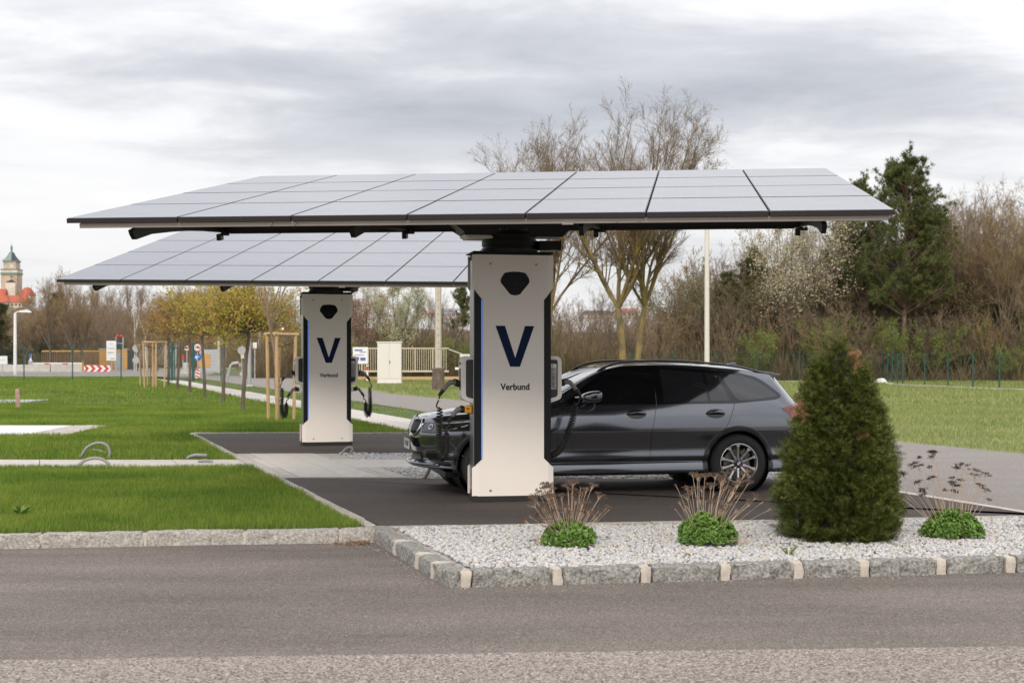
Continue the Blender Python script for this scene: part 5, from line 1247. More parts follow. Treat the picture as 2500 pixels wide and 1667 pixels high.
# ---------------------------------------------------------------- trees
def nrm(v): return v/np.maximum(np.linalg.norm(v, axis=-1, keepdims=True), 1e-9)
def grow(rng, st, d, ln, r0, m, wig, up, tip=.35):
    P = [st]; d = nrm(d)
    for k in range(1, m):
        d = nrm(d + rng.normal(0, wig, d.shape) + np.array([0, 0, 1.])*up); P.append(P[-1] + d*(ln/(m-1))[:, None])
    return np.stack(P, 1), r0[:, None]*np.linspace(1, tip, m)[None]
def kids(rng, P, Rd, ln, per, t0, t1, ang, lf, rf, upb=0.0):
    n, m, _ = P.shape; idx = np.repeat(np.arange(n), per); t = rng.uniform(t0, t1, n*per)
    x = t*(m-1); i0 = np.minimum(x.astype(int), m-2); fr = (x - i0)[:, None]
    st = P[idx, i0]*(1-fr) + P[idx, i0+1]*fr; tg = nrm(P[idx, i0+1] - P[idx, i0]); rr = Rd[idx, i0]*(1-fr[:, 0]) + Rd[idx, i0+1]*fr[:, 0]
    rv = rng.normal(size=tg.shape); pr = nrm(rv - tg*(rv*tg).sum(1, keepdims=True)); a = R(1)*rng.normal(ang, ang*.25, len(t))[:, None]
    d = tg*np.cos(a) + pr*np.sin(a); d[:, 2] += upb
    return st, nrm(d), ln[idx]*lf*rng.uniform(.65, 1.2, len(t))*(1 - .35*t), rr*rf
def tubes(P, Rd, k):
    n, m, _ = P.shape; tg = nrm(P[:, -1] - P[:, 0]); ref = np.where(np.abs(tg[:, 2:3]) > .9, np.array([[1., 0, 0]]), np.array([[0, 0, 1.]]))
    a = nrm(np.cross(tg, ref)); b = np.cross(tg, a); th = np.arange(k)*2*math.pi/k
    ring = a[:, None, :]*np.cos(th)[None, :, None] + b[:, None, :]*np.sin(th)[None, :, None]
    V = P[:, :, None, :] + ring[:, None]*Rd[:, :, None, None]
    base = (np.arange(n)*m*k)[:, None, None]; i = np.arange(m-1)[None, :, None]*k; j = np.arange(k)[None, None, :]
    Fq = np.stack(np.broadcast_arrays(base + i + j, base + i + (j+1) % k, base + i + k + (j+1) % k, base + i + k + j), -1)
    return V.reshape(-1, 3), Fq.reshape(-1, 4)
def join(parts):
    V, Fq, o = [], [], 0
    for v, f in parts: V.append(v); Fq.append(f + o); o += len(v)
    return np.concatenate(V), np.concatenate(Fq)
def mesh_of(name, V, Fq, m, smooth=False):
    o = np_mesh(name, V, Fq, m, smooth=smooth); me = o.data; bpy.data.objects.remove(o); return me
def leaves_at(rng, P, n, size, jit):
    T = P[:, rng.integers(0, P.shape[1], n) if False else -1]; idx = rng.integers(0, P.shape[0], n); seg = rng.integers(max(0, P.shape[1]-3), P.shape[1], n)
    c = P[idx, seg] + rng.normal(0, jit, (n, 3))
    return scatter([(-.5, 0, 0), (.5, 0, 0), (.35, .9, .15), (-.35, .9, .15)], [(0, 1, 2, 3)], c, rot_rand(n, rng), size*rng.uniform(.5, 1.3, (n, 1))*np.ones((1, 3)))

def bare_tree(seed, H=12.0, fork=.3, leaders=5, spread=.34, trunk_r=.17, lv=(7, 7, 5), trunk_m=None, twig_m=None, tw=1.0, leaf=None, ang=(34, 40, 42), lean=(0, 0), upc=.06, len2=.5):
    rng = np.random.default_rng(seed)
    st = np.zeros((1, 3)); P0, R0 = grow(rng, st, np.array([[lean[0], lean[1], 1.]]), np.array([H*fork]), np.array([trunk_r]), 6, .05, .1, .8)
    e = P0[:, -1]; a = np.arange(leaders)*6.283/leaders + rng.uniform(0, 1.2, leaders); s_ = spread*rng.uniform(.35, 1.25, leaders)
    d = np.stack([np.cos(a)*s_ + lean[0]*.4, np.sin(a)*s_, np.ones(leaders)], -1); l1 = H*(1-fork)*rng.uniform(.82, 1.08, leaders)
    P1, R1 = grow(rng, np.repeat(e, leaders, 0), d, l1, np.full(leaders, trunk_r*.50), 9, .07, upc, .12)
    s2 = kids(rng, P1, R1, l1, lv[0], .12, .95, ang[0], len2, .55, .25); P2, R2 = grow(rng, s2[0], s2[1], s2[2], s2[3], 7, .10, upc, .25)
    s3 = kids(rng, P2, R2, s2[2], lv[1], .15, 1.0, ang[1], .48, .6, .12); P3, R3 = grow(rng, s3[0], s3[1], s3[2], np.maximum(s3[3], .006*tw), 5, .13, .05, .4)
    s4 = kids(rng, P3, R3, s3[2], lv[2], .1, 1.0, ang[2], .5, .7, .08); P4, R4 = grow(rng, s4[0], s4[1], s4[2], np.full(len(s4[2]), .0055*tw), 3, .16, .04, .6)
    tv, tf = join([tubes(P0, R0, 10), tubes(P1, R1, 7), tubes(P2, R2, 5)])
    cv_, cf = join([tubes(P3, R3, 3), tubes(P4, R4, 3)])
    trunk = mesh_of('trunk', tv, tf, trunk_m or M['bark'], True); crown = mesh_of('crown', cv_, cf, twig_m or M['twig'])
    lm = None
    if leaf:
        V_, F_ = leaves_at(rng, P4, leaf[0], leaf[1], leaf[2]); lm = mesh_of('blossom' if leaf[4] == 'blossom' else 'foliage', V_, F_, leaf[3])
    return trunk, crown, lm
def put_tree(kind, meshes, x, y, z, rz, sc, label, group=None, cat='tree', name='bare_tree'):
    root = empty(name, (x, y, z), rz); root.scale = (sc[0], sc[0], sc[1]) if hasattr(sc, '__len__') else (sc,)*3
    tag(root, label, cat, group)
    for nm, me in zip(('trunk', 'crown', 'foliage'), meshes):
        if me is None: continue
        o = bpy.data.objects.new(me.name.split('.')[0], me); COL.objects.link(o); o.parent = root
    return root

M['twig_mid'] = mat('brown_twig', (0.20, 0.138, 0.082), 0.9, var=0.25, vscale=1.2)
# the two big bare trees behind the car, and their smaller neighbour behind the pillar
big = bare_tree(31, H=13.0, fork=.31, leaders=8, spread=.62, trunk_r=.19, lv=(17, 11, 7), trunk_m=M['bark_lichen'], twig_m=M['twig_mid'], tw=1.05, ang=(34, 38, 42), upc=.05, len2=.42)
put_tree('bare', big, XAT(1524, 69), 69, -.1, .4, 1.0, 'tall many-branched bare tree with yellow lichen trunk rising above the canopy behind the car', name='bare_tree')
big2 = bare_tree(35, H=12.7, fork=.33, leaders=7, spread=.62, trunk_r=.17, lv=(17, 11, 7), trunk_m=M['bark_lichen'], twig_m=M['twig_mid'], tw=1.05, lean=(.26, 0), ang=(34, 38, 42), upc=.05, len2=.42)
put_tree('bare', big2, XAT(1546, 70), 70.5, -.1, 0.1, 1.0, 'leaning bare tree with orange lichen, close right of the tallest bare tree', name='bare_tree')
big3 = bare_tree(37, H=12.9, fork=.30, leaders=8, spread=.62, trunk_r=.15, lv=(17, 11, 7), trunk_m=M['bark_lichen'], twig_m=M['twig_mid'], tw=1.05, lean=(.05, 0), ang=(34, 38, 42), upc=.05, len2=.42)
put_tree('bare', big3, XAT(1340, 73), 73, -.1, 2.0, 1.0, 'bare tree just behind the right edge of the nearer charging pillar', name='bare_tree')

# stock of tree kinds for the wood
kinds = []
for i, (tm, cm) in enumerate(((M['bark'], M['twig_dark']), (M['bark'], M['twig']), (M['bark'], M['twig_ochre']), (M['bark'], M['twig']))):
    kinds.append(bare_tree(50 + i, H=11.5, fork=.25, leaders=4 + i % 3, spread=.26 + .05*i, trunk_r=.13, lv=(13, 8, 6), trunk_m=tm, twig_m=cm, tw=1.35, ang=(40, 42, 44), upc=.07, len2=.38))
roundk = [bare_tree(65 + i, H=9.5, fork=.22, leaders=9, spread=.62, trunk_r=.14, lv=(12, 9, 6), trunk_m=M['bark'], twig_m=cm, tw=1.8, ang=(40, 42, 44), upc=.03, len2=.42) for i, cm in enumerate((M['twig_ochre'], M['twig']))]
shrubk = [bare_tree(60 + i, H=5.2, fork=.05, leaders=9, spread=.55, trunk_r=.06, lv=(7, 5, 5), trunk_m=M['twig'], twig_m=cm, tw=1.9, ang=(28, 34, 40), len2=.40) for i, cm in enumerate((M['twig'], M['twig_ochre'], M['twig_dark']))]
M['petal'] = leafmat('cream_blossom', (0.52, 0.46, 0.30), (0.66, 0.60, 0.43), .25, .3, .5)
M['budgreen'] = leafmat('spring_leaf', (0.16, 0.24, 0.05), (0.24, 0.30, 0.07), .35, .3, .5)
M['bud_pink'] = leafmat('pinkish_bud', (0.32, 0.20, 0.14), (0.40, 0.27, 0.20), .3, .3, .5)
M['greenwhite'] = leafmat('green_white_blossom', (0.42, 0.43, 0.24), (0.55, 0.53, 0.38), .25, .3, .6)
bloss = [bare_tree(70 + i, H=10.6, fork=.22, leaders=5, spread=.34, trunk_r=.14, lv=(12, 7, 5), trunk_m=M['bark'], twig_m=M['twig_dark'], tw=1.2, leaf=(7500, .085, .14, M['petal'], 'blossom'), len2=.40) for i in range(2)]
cherry = bare_tree(76, H=6.8, fork=.2, leaders=6, spread=.45, trunk_r=.12, lv=(8, 6, 4), trunk_m=M['bark'], twig_m=M['twig'], tw=1.3, leaf=(12000, .065, .14, M['greenwhite'], 'blossom'), len2=.42)
pinkt = bare_tree(77, H=6.6, fork=.2, leaders=6, spread=.45, trunk_r=.12, lv=(8, 6, 4), trunk_m=M['bark'], twig_m=M['twig'], tw=1.3, leaf=(7000, .065, .12, M['bud_pink'], 'foliage'), len2=.42)
M['olive_leaf'] = leafmat('olive_young_leaf', (0.12, 0.12, 0.045), (0.17, 0.16, 0.06), .4, .3, .5)
olivek = bare_tree(84, H=5.0, fork=.06, leaders=8, spread=.6, trunk_r=.07, lv=(8, 6, 5), trunk_m=M['bark'], twig_m=M['twig'], tw=1.4, leaf=(6000, .06, .2, M['olive_leaf'], 'foliage'), len2=.42)
greenk = [bare_tree(80 + i, H=5.0, fork=.06, leaders=8, spread=.6, trunk_r=.07, lv=(6, 5, 5), trunk_m=M['bark'], twig_m=M['twig'], tw=1.6, leaf=(5200, .075, .16, M['budgreen'], 'foliage'), len2=.42) for i in range(2)]

def pine(seed, H=14, r=.18, rad=3.2, base=.34, nb=78, clumps=34, needle=.20, m=None, dense=1.0, droop=.0, pw=.62):
    rng = np.random.default_rng(seed); P0, R0 = grow(rng, np.zeros((1, 3)), np.array([[0, 0, 1.]]), np.array([H*.97]), np.array([r]), 12, .012, .1, .1)
    t = np.sort(rng.uniform(base, .99, nb)); zz_ = t*H*.97; st = np.stack([np.interp(zz_, P0[0, :, 2], P0[0, :, 0]), np.interp(zz_, P0[0, :, 2], P0[0, :, 1]), zz_], -1)
    a = rng.uniform(0, 6.28, nb); ln = rad*np.clip((1 - t)/(1 - base), .08, 1)**pw*rng.uniform(.55, 1.15, nb)*(np.where(t < base + .12, .8, 1))
    d = np.stack([np.cos(a), np.sin(a), .25 + .7*t - droop], -1); P1, R1 = grow(rng, st, d, ln, np.full(nb, .045), 6, .08, .09, .3)
    s2 = kids(rng, P1, R1, ln, 6, .3, 1.0, 42, .42, .6, .1); P2, R2 = grow(rng, s2[0], s2[1], s2[2], np.full(len(s2[2]), .02), 4, .1, .08, .5)
    tv, tf = join([tubes(P0, R0, 8), tubes(P1, R1, 4), tubes(P2, R2, 3)])
    ends = np.concatenate([P2[:, -1], P2[:, -2], P1[:, -1], P2[:, -1] + rng.normal(0, .15, P2[:, -1].shape)]); n = len(ends)
    per = int(clumps*dense); c = np.repeat(ends, per, 0) + rng.normal(0, .05, (n*per, 3)); d = rng.normal(0, 1, (n*per, 3)) + np.array([0, 0, .7])
    V_, F_ = scatter([(-.011, 0, 0), (.011, 0, 0), (0, .004, 1.)], [(0, 1, 2)], c, rot_dir(d, rng.uniform(0, 6, n*per)), np.stack([np.ones(n*per)*1.4, np.ones(n*per), rng.uniform(.6, 1.2, n*per)*needle], -1))
    return mesh_of('trunk', tv, tf, M['pinebark'], True), mesh_of('crown', V_, F_, m or M['needle'])
M['pinebark'] = mat('pine_bark', (0.20, 0.13, 0.095), .9, var=.3, vscale=4)
M['needle'] = leafmat('pine_needles', (0.075, 0.098, 0.026), (0.130, 0.145, 0.042), .5, .15, .8)
M['needle_ol'] = leafmat('olive_needles', (0.050, 0.060, 0.020), (0.075, 0.080, 0.03), .45, .1, .8)
bigpine = pine(90, H=14.1, rad=4.4, nb=150, clumps=34, base=.30, needle=.24, pw=.42)
smallpine = pine(91, H=9.2, rad=2.0, nb=44, clumps=26, base=.45, r=.10)
dark_ev = pine(92, H=7.0, rad=2.4, nb=90, clumps=30, base=.06, r=.12, m=M['needle_ol'], needle=.16)

rngw = np.random.default_rng(99)
put_tree('pine', bigpine, XAT(2205, 92.5), 92.5, 0, .7, 1.0, 'big dark green pine, the tallest tree right of the canopy', name='pine_tree')
put_tree('pine', bigpine, XAT(2112, 95), 96.5, 0, 2.7, (.78, .93), 'narrower pine close left of the biggest pine', name='pine_tree')
put_tree('pine', bigpine, XAT(2290, 97), 98, 0, 4.4, (.72, .80), 'shorter pine close right of the biggest pine', name='pine_tree')
put_tree('pine', smallpine, XAT(1845, 97), 97, 0, 1.0, .98, 'thin sparse pine left of the cream blossom trees', name='pine_tree')
put_tree('ev', dark_ev, XAT(1780, 96), 96, 0, .3, (.95, 1.0), 'rounded dark olive evergreen right of the white lamp pole', name='evergreen_tree')
put_tree('pine', smallpine, XAT(1128, 112), 112, 0, 3.0, .80, 'small dark pine showing just left of the nearer pillar', name='pine_tree')
put_tree('b', bloss[0], XAT(1905, 95), 94, 0, 0, (1.0, .98), 'cream blossoming tree, left one of the pair beside the big pine', name='blossom_tree')
put_tree('b', bloss[1], XAT(2010, 95), 96, 0, 1.4, (1.0, 1.02), 'cream blossoming tree, right one of the pair beside the big pine', name='blossom_tree')
put_tree('g', cherry, XAT(972, 98), 98, 0, .5, 1.0, 'round whitish green blossoming tree behind the white cabinet', name='blossom_tree')
put_tree('g', pinkt, XAT(893, 101), 101, 0, 1.5, 1.0, 'pinkish brown budding tree right of the farther pillar', name='budding_tree')
GW = 'bare trees of the wood behind the fence'; LW = 'bare brown tree in the wood behind the green fence on the right'
ORD = 'first second third fourth fifth sixth seventh eighth ninth tenth eleventh twelfth thirteenth fourteenth fifteenth sixteenth seventeenth eighteenth nineteenth twentieth twenty-first twenty-second twenty-third twenty-fourth twenty-fifth twenty-sixth'.split()
def wood(px0, px1, n, D0, D1, smin, smax, group, label, z0=0.0, kn=kinds, name='bare_tree', cat='tree'):
    for i in range(n):
        px = px0 + (px1-px0)*(i + rngw.uniform(.1, .9))/n; D = rngw.uniform(D0, D1); s = rngw.uniform(smin, smax)
        put_tree('w', kn[int(rngw.integers(len(kn)))], XAT(px, D), D, z0 if not callable(z0) else z0(XAT(px, D), D), rngw.uniform(0, 6.28), (s*rngw.uniform(.85, 1.1), s), label.replace('{o}', ORD[min(i, 25)]), group, cat, name)
wood(2300, 2570, 11, 92, 102, .92, 1.12, GW, '{o} front row bare tree counting rightwards from the big pine')
wood(2250, 2600, 12, 104, 122, .95, 1.2, GW, '{o} back row bare tree counting rightwards from the big pine')
wood(1800, 2300, 16, 100, 116, .78, 1.05, GW, '{o} bare tree from the left behind the blossom trees and pine')
wood(1640, 1860, 9, 98, 114, .60, .85, GW, '{o} low bare tree rightwards from the tall bare trees near the cream pole')
wood(1270, 1690, 12, 112, 140, .42, .62, GW, '{o} small far bare tree counting rightwards from the nearer charging pillar')
wood(1560, 2600, 26, 90.5, 95, .62, 1.0, 'bare shrubs along the inner side of the fence', '{o} brown twiggy shrub from the left in the row at the wood edge', kn=shrubk, name='bare_shrub', cat='shrub')
wood(1270, 1640, 18, 92, 104, .55, .95, 'bare shrubs behind the parked car', '{o} brown shrub counting rightwards from the nearer pillar, behind the car', kn=shrubk, name='bare_shrub', cat='shrub')
wood(1700, 2600, 20, 96, 104, 1.15, 1.6, 'tall shrubs inside the wood', '{o} tall brown shrub from the left deeper inside the wood', kn=shrubk, name='bare_shrub', cat='shrub')
wood(1640, 2560, 14, 94, 99, .95, 1.35, 'tall leafing shrubs inside the wood', '{o} tall pale green leafing shrub from the left deeper inside the wood', kn=[olivek], name='green_shrub', cat='shrub')
wood(1760, 2560, 12, 90.5, 94, .42, .75, 'young green shrubs at the foot of the wood', '{o} fresh green shrub from the left along the foot of the wood', kn=greenk, name='green_shrub', cat='shrub')
wood(640, 1180, 13, 106, 128, .42, .62, 'bare trees behind the cabinet', '{o} bare brown tree from the left behind the beige fence and cabinet', name='bare_tree')
wood(620, 1190, 16, 104, 116, .6, .95, 'brown shrubs behind the beige fence', '{o} brown shrub from the left behind the beige bar fence', kn=shrubk, name='bare_shrub', cat='shrub')
wood(700, 1180, 5, 103, 106, .45, .6, 'green shrubs behind the beige fence', '{o} green leafing shrub from the left behind the beige bar fence', kn=greenk, name='green_shrub', cat='shrub')
# thicket filling the floor of the wood: sticks and dead stems nobody could count
def thicket(name, px0, px1, D0, D1, n, h, m, label, seed):
    rng = np.random.default_rng(seed); D = rng.uniform(D0, D1, n); X = (rng.uniform(px0, px1, n) - 1250)/F*D
    d = np.stack([rng.normal(0, .45, n), rng.normal(0, .3, n), np.ones(n)], -1); hh = h*rng.uniform(.3, 1.2, n)*(1 + 1.3*np.array([noise.noise(Vector((x*.22, y*.2, 1))) for x, y in zip(X, D)]))
    V_, F_ = scatter([(-.5, 0, 0), (.5, 0, 0), (.3, .3, 1.), (-.2, .2, 1.)], [(0, 1, 2, 3)], np.stack([X, D, np.zeros(n)], -1), rot_dir(d, rng.uniform(0, 6, n)), np.stack([np.full(n, .022), np.full(n, .2), hh*np.where(rng.uniform(0, 1, n) > .93, 1.9, 1.0)], -1))
    tag(np_mesh(name, V_, F_, m, kind='stuff'), label, 'undergrowth')
M['thick'] = leafmat('thicket', (0.15, 0.105, 0.065), (0.20, 0.145, 0.08), .4, .1, .35, c3=(.15, .165, .05), c3t=.88)
thicket('undergrowth', 1250, 2620, 90.5, 112, 60000, 1.7, M['thick'], 'brown tangled undergrowth filling the wood behind the fence', 1)
thicket('undergrowth', 600, 1200, 104, 125, 16000, 2.2, M['thick'], 'brown undergrowth behind the beige fence', 2)
thicket('undergrowth', -60, 640, 205, 260, 22000, 3.2, M['thick'], 'brown undergrowth at the foot of the hill on the left', 3)

# pollarded globe trees along the footpath
M['globe_leaf'] = leafmat('yellow_green_bud', (0.46, 0.46, 0.06), (0.52, 0.42, 0.08), .35, .45, 1.2, c3=(.42, .22, .08), c3t=.70)
M['globe_leaf2'] = leafmat('ochre_bud', (0.46, 0.32, 0.09), (0.44, 0.38, 0.08), .35, .45, 1.2, c3=(.34, .17, .08), c3t=.55)
def globe(seed, fz, rad, lm, nleaf):
    rng = np.random.default_rng(seed); P0, R0 = grow(rng, np.zeros((1, 3)), np.array([[rng.normal(0, .03), 0, 1.]]), np.array([fz]), np.array([.065]), 7, .03, .1, .72)
    e = P0[:, -1]; n = 64; d = nrm(rng.normal(0, 1, (n, 3)) + np.array([0, 0, .62])); d[:, 2] = np.where(d[:, 2] < -.25, -d[:, 2], d[:, 2])
    ln = rad*rng.uniform(1.15, 1.95, n); P1, R1 = grow(rng, np.repeat(e, n, 0), d, ln, np.full(n, .020), 6, .12, .05, .3)
    s2 = kids(rng, P1, R1, ln, 9, .2, 1, 40, .42, .6); P2, R2 = grow(rng, s2[0], s2[1], s2[2], np.full(len(s2[2]), .006), 4, .14, .03, .6)
    knob = scatter(*ico(), e + rng.normal(0, .05, (7, 3)), rot_rand(7, rng), rng.uniform(.05, .11, (7, 3)))
    kq = np.concatenate([knob[1], knob[1][:, 2:3]], 1)
    tv, tf = join([tubes(P0, R0, 9), tubes(P1, R1, 4)]); cv_, cf = tubes(P2, R2, 3)
    V_, F_ = leaves_at(rng, P2, nleaf, .055, .05)
    return mesh_of('trunk', tv, tf, M['bark'], True), mesh_of('crown', cv_, cf, M['twig']), mesh_of('foliage', V_, F_, lm)
gl = [(411, 944.5, 2.85, 1.0), (433, 954, 2.70, 1.0), (463, 962, 2.60, 1.0), (500, 973, 2.50, 1.0), (544, 984, 2.42, 1.0), (592, 1003, 2.32, .92)]
for i, (px, py, fz, rad) in enumerate(gl):
    D = 5416/(py - YH); g_ = globe(200 + i, fz, rad, M['globe_leaf'] if i > 2 else M['globe_leaf2'], 6500)
    put_tree('globe', g_, XAT(px, D), D, -.03, 0, 1.0, ['farthest globe tree of the row, ochre crown, beside the green gate', 'second farthest globe tree of the row, ochre crown', 'third farthest globe tree of the row, ochre brown crown',
             'third nearest globe tree of the row, yellow green crown', 'second nearest globe tree of the row, yellow green crown', 'nearest globe tree of the row with the brightest yellow green crown'][i], 'round clipped trees in a row on the lawn', name='globe_tree')
# young staked trees
def stake_frame(x, y, h, w, label, rz, n=3):
    root = empty('stake_frame', (x, y, -.02), rz); tag(root, label, 'tree stakes', 'round timber stake frames on the lawn')
    pts = [(w*.55*math.cos(2*math.pi*i/n + .3), w*.55*math.sin(2*math.pi*i/n + .3)) for i in range(n)]
    for i, p in enumerate(pts):
        MB().tube([(p[0]*.88, p[1]*.88, 0), (p[0], p[1], h)], .042, k=10).build('stake', M['wood'], root, smooth=True)
        q = pts[(i+1) % n]; d = Vector((q[0]-p[0], q[1]-p[1], 0)).normalized()*.08; z = h - .045 + .02*(i % 2)
        MB().tube([(p[0]-d.x, p[1]-d.y, z), (q[0]+d.x, q[1]+d.y, z)], .036, k=10).build('rail', M['wood'], root, smooth=True)
        MB().tube([(p[0]*1.02, p[1]*1.02, h - .22), (p[0]*.4, p[1]*.4, h - .30), (0, 0, h - .36)], .009, k=5).build('tie_band', M['rubber'], root)
    return root
stake_frame(XAT(354, 75), 75.5, 2.25, .85, 'farthest timber stake frame, partly behind the middle one', .5)
stake_frame(XAT(377, 71), 71, 2.35, 1.0, 'middle timber stake frame left of the globe trees', .1, 4)
sf = stake_frame(XAT(683, 34.7), 34.7, 2.17, .74, 'nearest timber stake frame holding a young tree beside the farther pillar', .2)
yt = bare_tree(301, H=4.3, fork=.5, leaders=7, spread=.42, trunk_r=.045, lv=(4, 3, 2), trunk_m=M['twig'], twig_m=M['twig'], tw=.8, len2=.3)
t_ = put_tree('y', yt, XAT(676, 34.7), 34.7, -.02, 0, 1.0, 'young thin bare tree tied inside the nearest stake frame', name='young_tree')
tw_ = MB().tube([(0, 0, 0.02), (.03, 0, 1.0), (.05, 0, 1.82)], [.055, .05, .046], k=10).build('bamboo_wrap', mat('reed_wrap', (.46, .27, .13), .8, var=.25, vscale=8, stretch=(8, 8, .6)), t_, smooth=True)
for z in (.5, 1.0, 1.55): MB().tube([(.025 + .058*math.cos(a), .058*math.sin(a), z) for a in np.linspace(0, 6.28, 13)[:-1]], .009, k=4, closed=True).build('tie_band', M['rubber'], t_)
for i, px in enumerate((345, 366)):
    put_tree('y', yt, XAT(px, 73 + 2*i), 73 + 2*i, -.02, i, .8, ['young bare tree inside the farthest stake frame', 'young bare tree inside the middle stake frame'][i], name='young_tree')
# ---------------------------------------------------------------- fences, poles, cabinet
def wire_fence(label, pts, h, step, m, post_m, group=None, wires=True, zfun=None, vgap=.10, w=.005):
    root = empty('mesh_fence', (pts[0][0], pts[0][1], 0)); tag(root, label, 'fence', group); ox, oy = pts[0]
    segs = []
    for i in range(len(pts) - 1):
        p, q = pts[i], pts[i+1]; l = math.hypot(q[0]-p[0], q[1]-p[1]); n = max(1, round(l/step))
        for k in range(n): segs.append(((p[0] + (q[0]-p[0])*k/n - ox, p[1] + (q[1]-p[1])*k/n - oy), (p[0] + (q[0]-p[0])*(k+1)/n - ox, p[1] + (q[1]-p[1])*(k+1)/n - oy)))
    pm = None
    for k, (a, b2) in enumerate(segs + [(segs[-1][1], segs[-1][1])]):
        q = MB().box((0, 0, h/2), (.06, .06, h + .06)); 
        if pm is None: o = q.build('post', post_m, root); pm = o.data
        else: o = bpy.data.objects.new('post', pm); COL.objects.link(o); o.parent = root
        o.location = (a[0], a[1], 0)
        if k == len(segs): break
        l = math.hypot(b2[0]-a[0], b2[1]-a[1]); an = math.atan2(b2[1]-a[1], b2[0]-a[0]); X = Matrix.Translation((a[0], a[1], 0)) @ Matrix.Rotation(an, 4, 'Z')
        q = MB(X)
        for x in np.arange(vgap/2, l, vgap): q.box((x, 0, h/2 + .03), (w, w, h - .06))
        for z in np.arange(.06, h, .20): q.box((l/2, .004, z), (l, w*1.3, w*1.3))
        q.build('mesh_panel', m, root)
    return root
wire_fence('dark green mesh fence across the lawn on the left with thin posts', [(XAT(-60, 92.6), 92.6), (XAT(414, 92.6), 92.6)], 2.35, 3.25, M['green_metal'], M['green_metal'])
g_ = empty('garden_gate', (XAT(420, 92.6), 92.6, 0)); tag(g_, 'dark green framed mesh gate standing between thick square posts behind the globe trees', 'gate')
for x in (0, 1.37): MB().box((x, 0, 1.2), (.14, .14, 2.5)).build('gate_post', M['green_metal'], g_)
q = MB(); q.box((.68, 0, .08), (1.1, .06, .08)); q.box((.68, 0, 2.15), (1.1, .06, .08)); q.box((.16, 0, 1.1), (.07, .06, 2.1)); q.box((1.2, 0, 1.1), (.07, .06, 2.1)); q.build('gate_frame', M['green_metal'], g_)
q = MB()
for x in np.arange(.22, 1.18, .10): q.box((x, 0, 1.1), (.005, .005, 2.0))
for z in np.arange(.2, 2.1, .2): q.box((.68, 0, z), (1.0, .006, .006))
q.build('mesh_panel', M['green_metal'], g_)
wire_fence('dark green mesh fence right of the gate behind the globe trees', [(XAT(473, 92.6), 92.6), (XAT(540, 92.6), 92.6)], 2.3, 2.5, M['green_metal'], M['green_metal'])
c0 = (XAT(2156, 89.5), 89.5)
wire_fence('green mesh fence in front of the wood running behind the car and yew', [(XAT(1540, 89), 89), c0], 1.95, 2.5, M['green_metal'], M['green_metal'])
wire_fence('green mesh fence on the right coming nearer along the meadow', [c0, (XAT(2204, 79), 79), (XAT(2440, 69), 69), (XAT(2640, 64), 64)], 1.75, 2.55, M['green_metal'], M['green_metal'], vgap=.30, w=.004)
wire_fence('distant silver post fence between the pillar and the big bare trees', [(XAT(1360, 104), 104), (XAT(1540, 104), 104)], 2.1, 1.6, M['galv'], M['galv'], vgap=.2)
fk = tag(MB().prism([(XAT(1540, 89), 88.6), (c0[0] - .1, 89.0), (XAT(2204, 79) - .4, 79), (XAT(2440, 69) - .4, 69), (XAT(2640, 64), 63.6), (XAT(2640, 64), 63.3), (XAT(2440, 69) - .75, 69), (XAT(2204, 79) - .8, 78.9), (c0[0] - .4, 88.7), (XAT(1540, 89), 88.2)], -.05, .06).build('concrete_strip', M['conc']), kind='structure')
o = tag(MB().prism([(-.3, 0), (.3, 0), (.34, .12), (.15, .30), (-.12, .27), (-.33, .10)], -.2, .2, 'y').build('white_boulder', M['signwhite'], bevel=.06, seg=2), 'small pale boulder lying on the concrete strip right of the yew', 'stone'); o.location = (XAT(2150, 84), 84, 0)

def pole(name, px, D, ytop, r0, r1, m, label, cat='pole', arm=None, base=None, k=14, holes=False):
    root = empty(name, (XAT(px, D), D, -.05)); tag(root, label, cat); h = ZAT(ytop, D) + .05
    MB().tube([(0, 0, 0), (0, 0, h)], [r0, r1], k=k).build('shaft', m, root, smooth=True)
    if base: MB().tube([(0, 0, 0), (0, 0, base[1]), (0, 0, base[1] + .05)], [base[0], base[0]*.95, r0], k=14).build('footing', M['conc'] if len(base) < 3 else base[2], root, smooth=True)
    if arm:
        MB().tube([(0, 0, h - .02), (arm[0]*.5, 0, h + .12), (arm[0], 0, h + .12)], .045, k=8).build('arm', m, root, smooth='all')
        MB().prism([(arm[0] - .1, h + .04), (arm[0] + arm[1], h + .02), (arm[0] + arm[1] + .05, h + .10), (arm[0] + arm[1]*.6, h + .24), (arm[0] - .1, h + .2)], -.14, .14, 'y').build('lamp_head', M['signwhite'], root, bevel=.04)
    return root
pole('lamp_pole', 1726, 46, 470, .085, .070, M['palepole'], 'smooth cream coloured pole rising behind the parked car', base=None)
p_ = pole('concrete_pole', 1070, 66.8, 590, .27*.62, .13, M['concpole'], 'square-looking weathered concrete pole left of the nearer pillar', base=(.30, 1.05, M['bark']), k=8)
for i in range(18): MB().box((.0, -.165 + .001*i, 1.3 + i*.33), (.025, .02, .035)).build('hole', M['black'], p_)
pole('street_lamp', 37, 120, 764, .15, .11, M['signwhite'], 'white street lamp with curved head at the far left', 'street lamp', arm=(.5, .85))
pole('steel_pole', 608.7, 76, 640, .11, .10, M['galv'], 'thick grey galvanised pole behind the nearest globe tree', base=(.2, .06))
pole('steel_pole', 549, 95, 760, .085, .08, M['galv'], 'brownish grey pole just right of the second nearest globe tree')
pole('concrete_pole', 634, 130, 700, .16, .12, M['concpole'], 'pale slim pole left of the nearest stake frame', base=(.42, .95, M['bark']))
pole('concrete_pole', 534, 140, 740, .16, .12, M['concpole'], 'pale slim pole at the right side of the small wooden clad hut')
pole('thin_post', 700, 110, 790, .045, .045, M['galv'], 'slim post carrying the red traffic light')
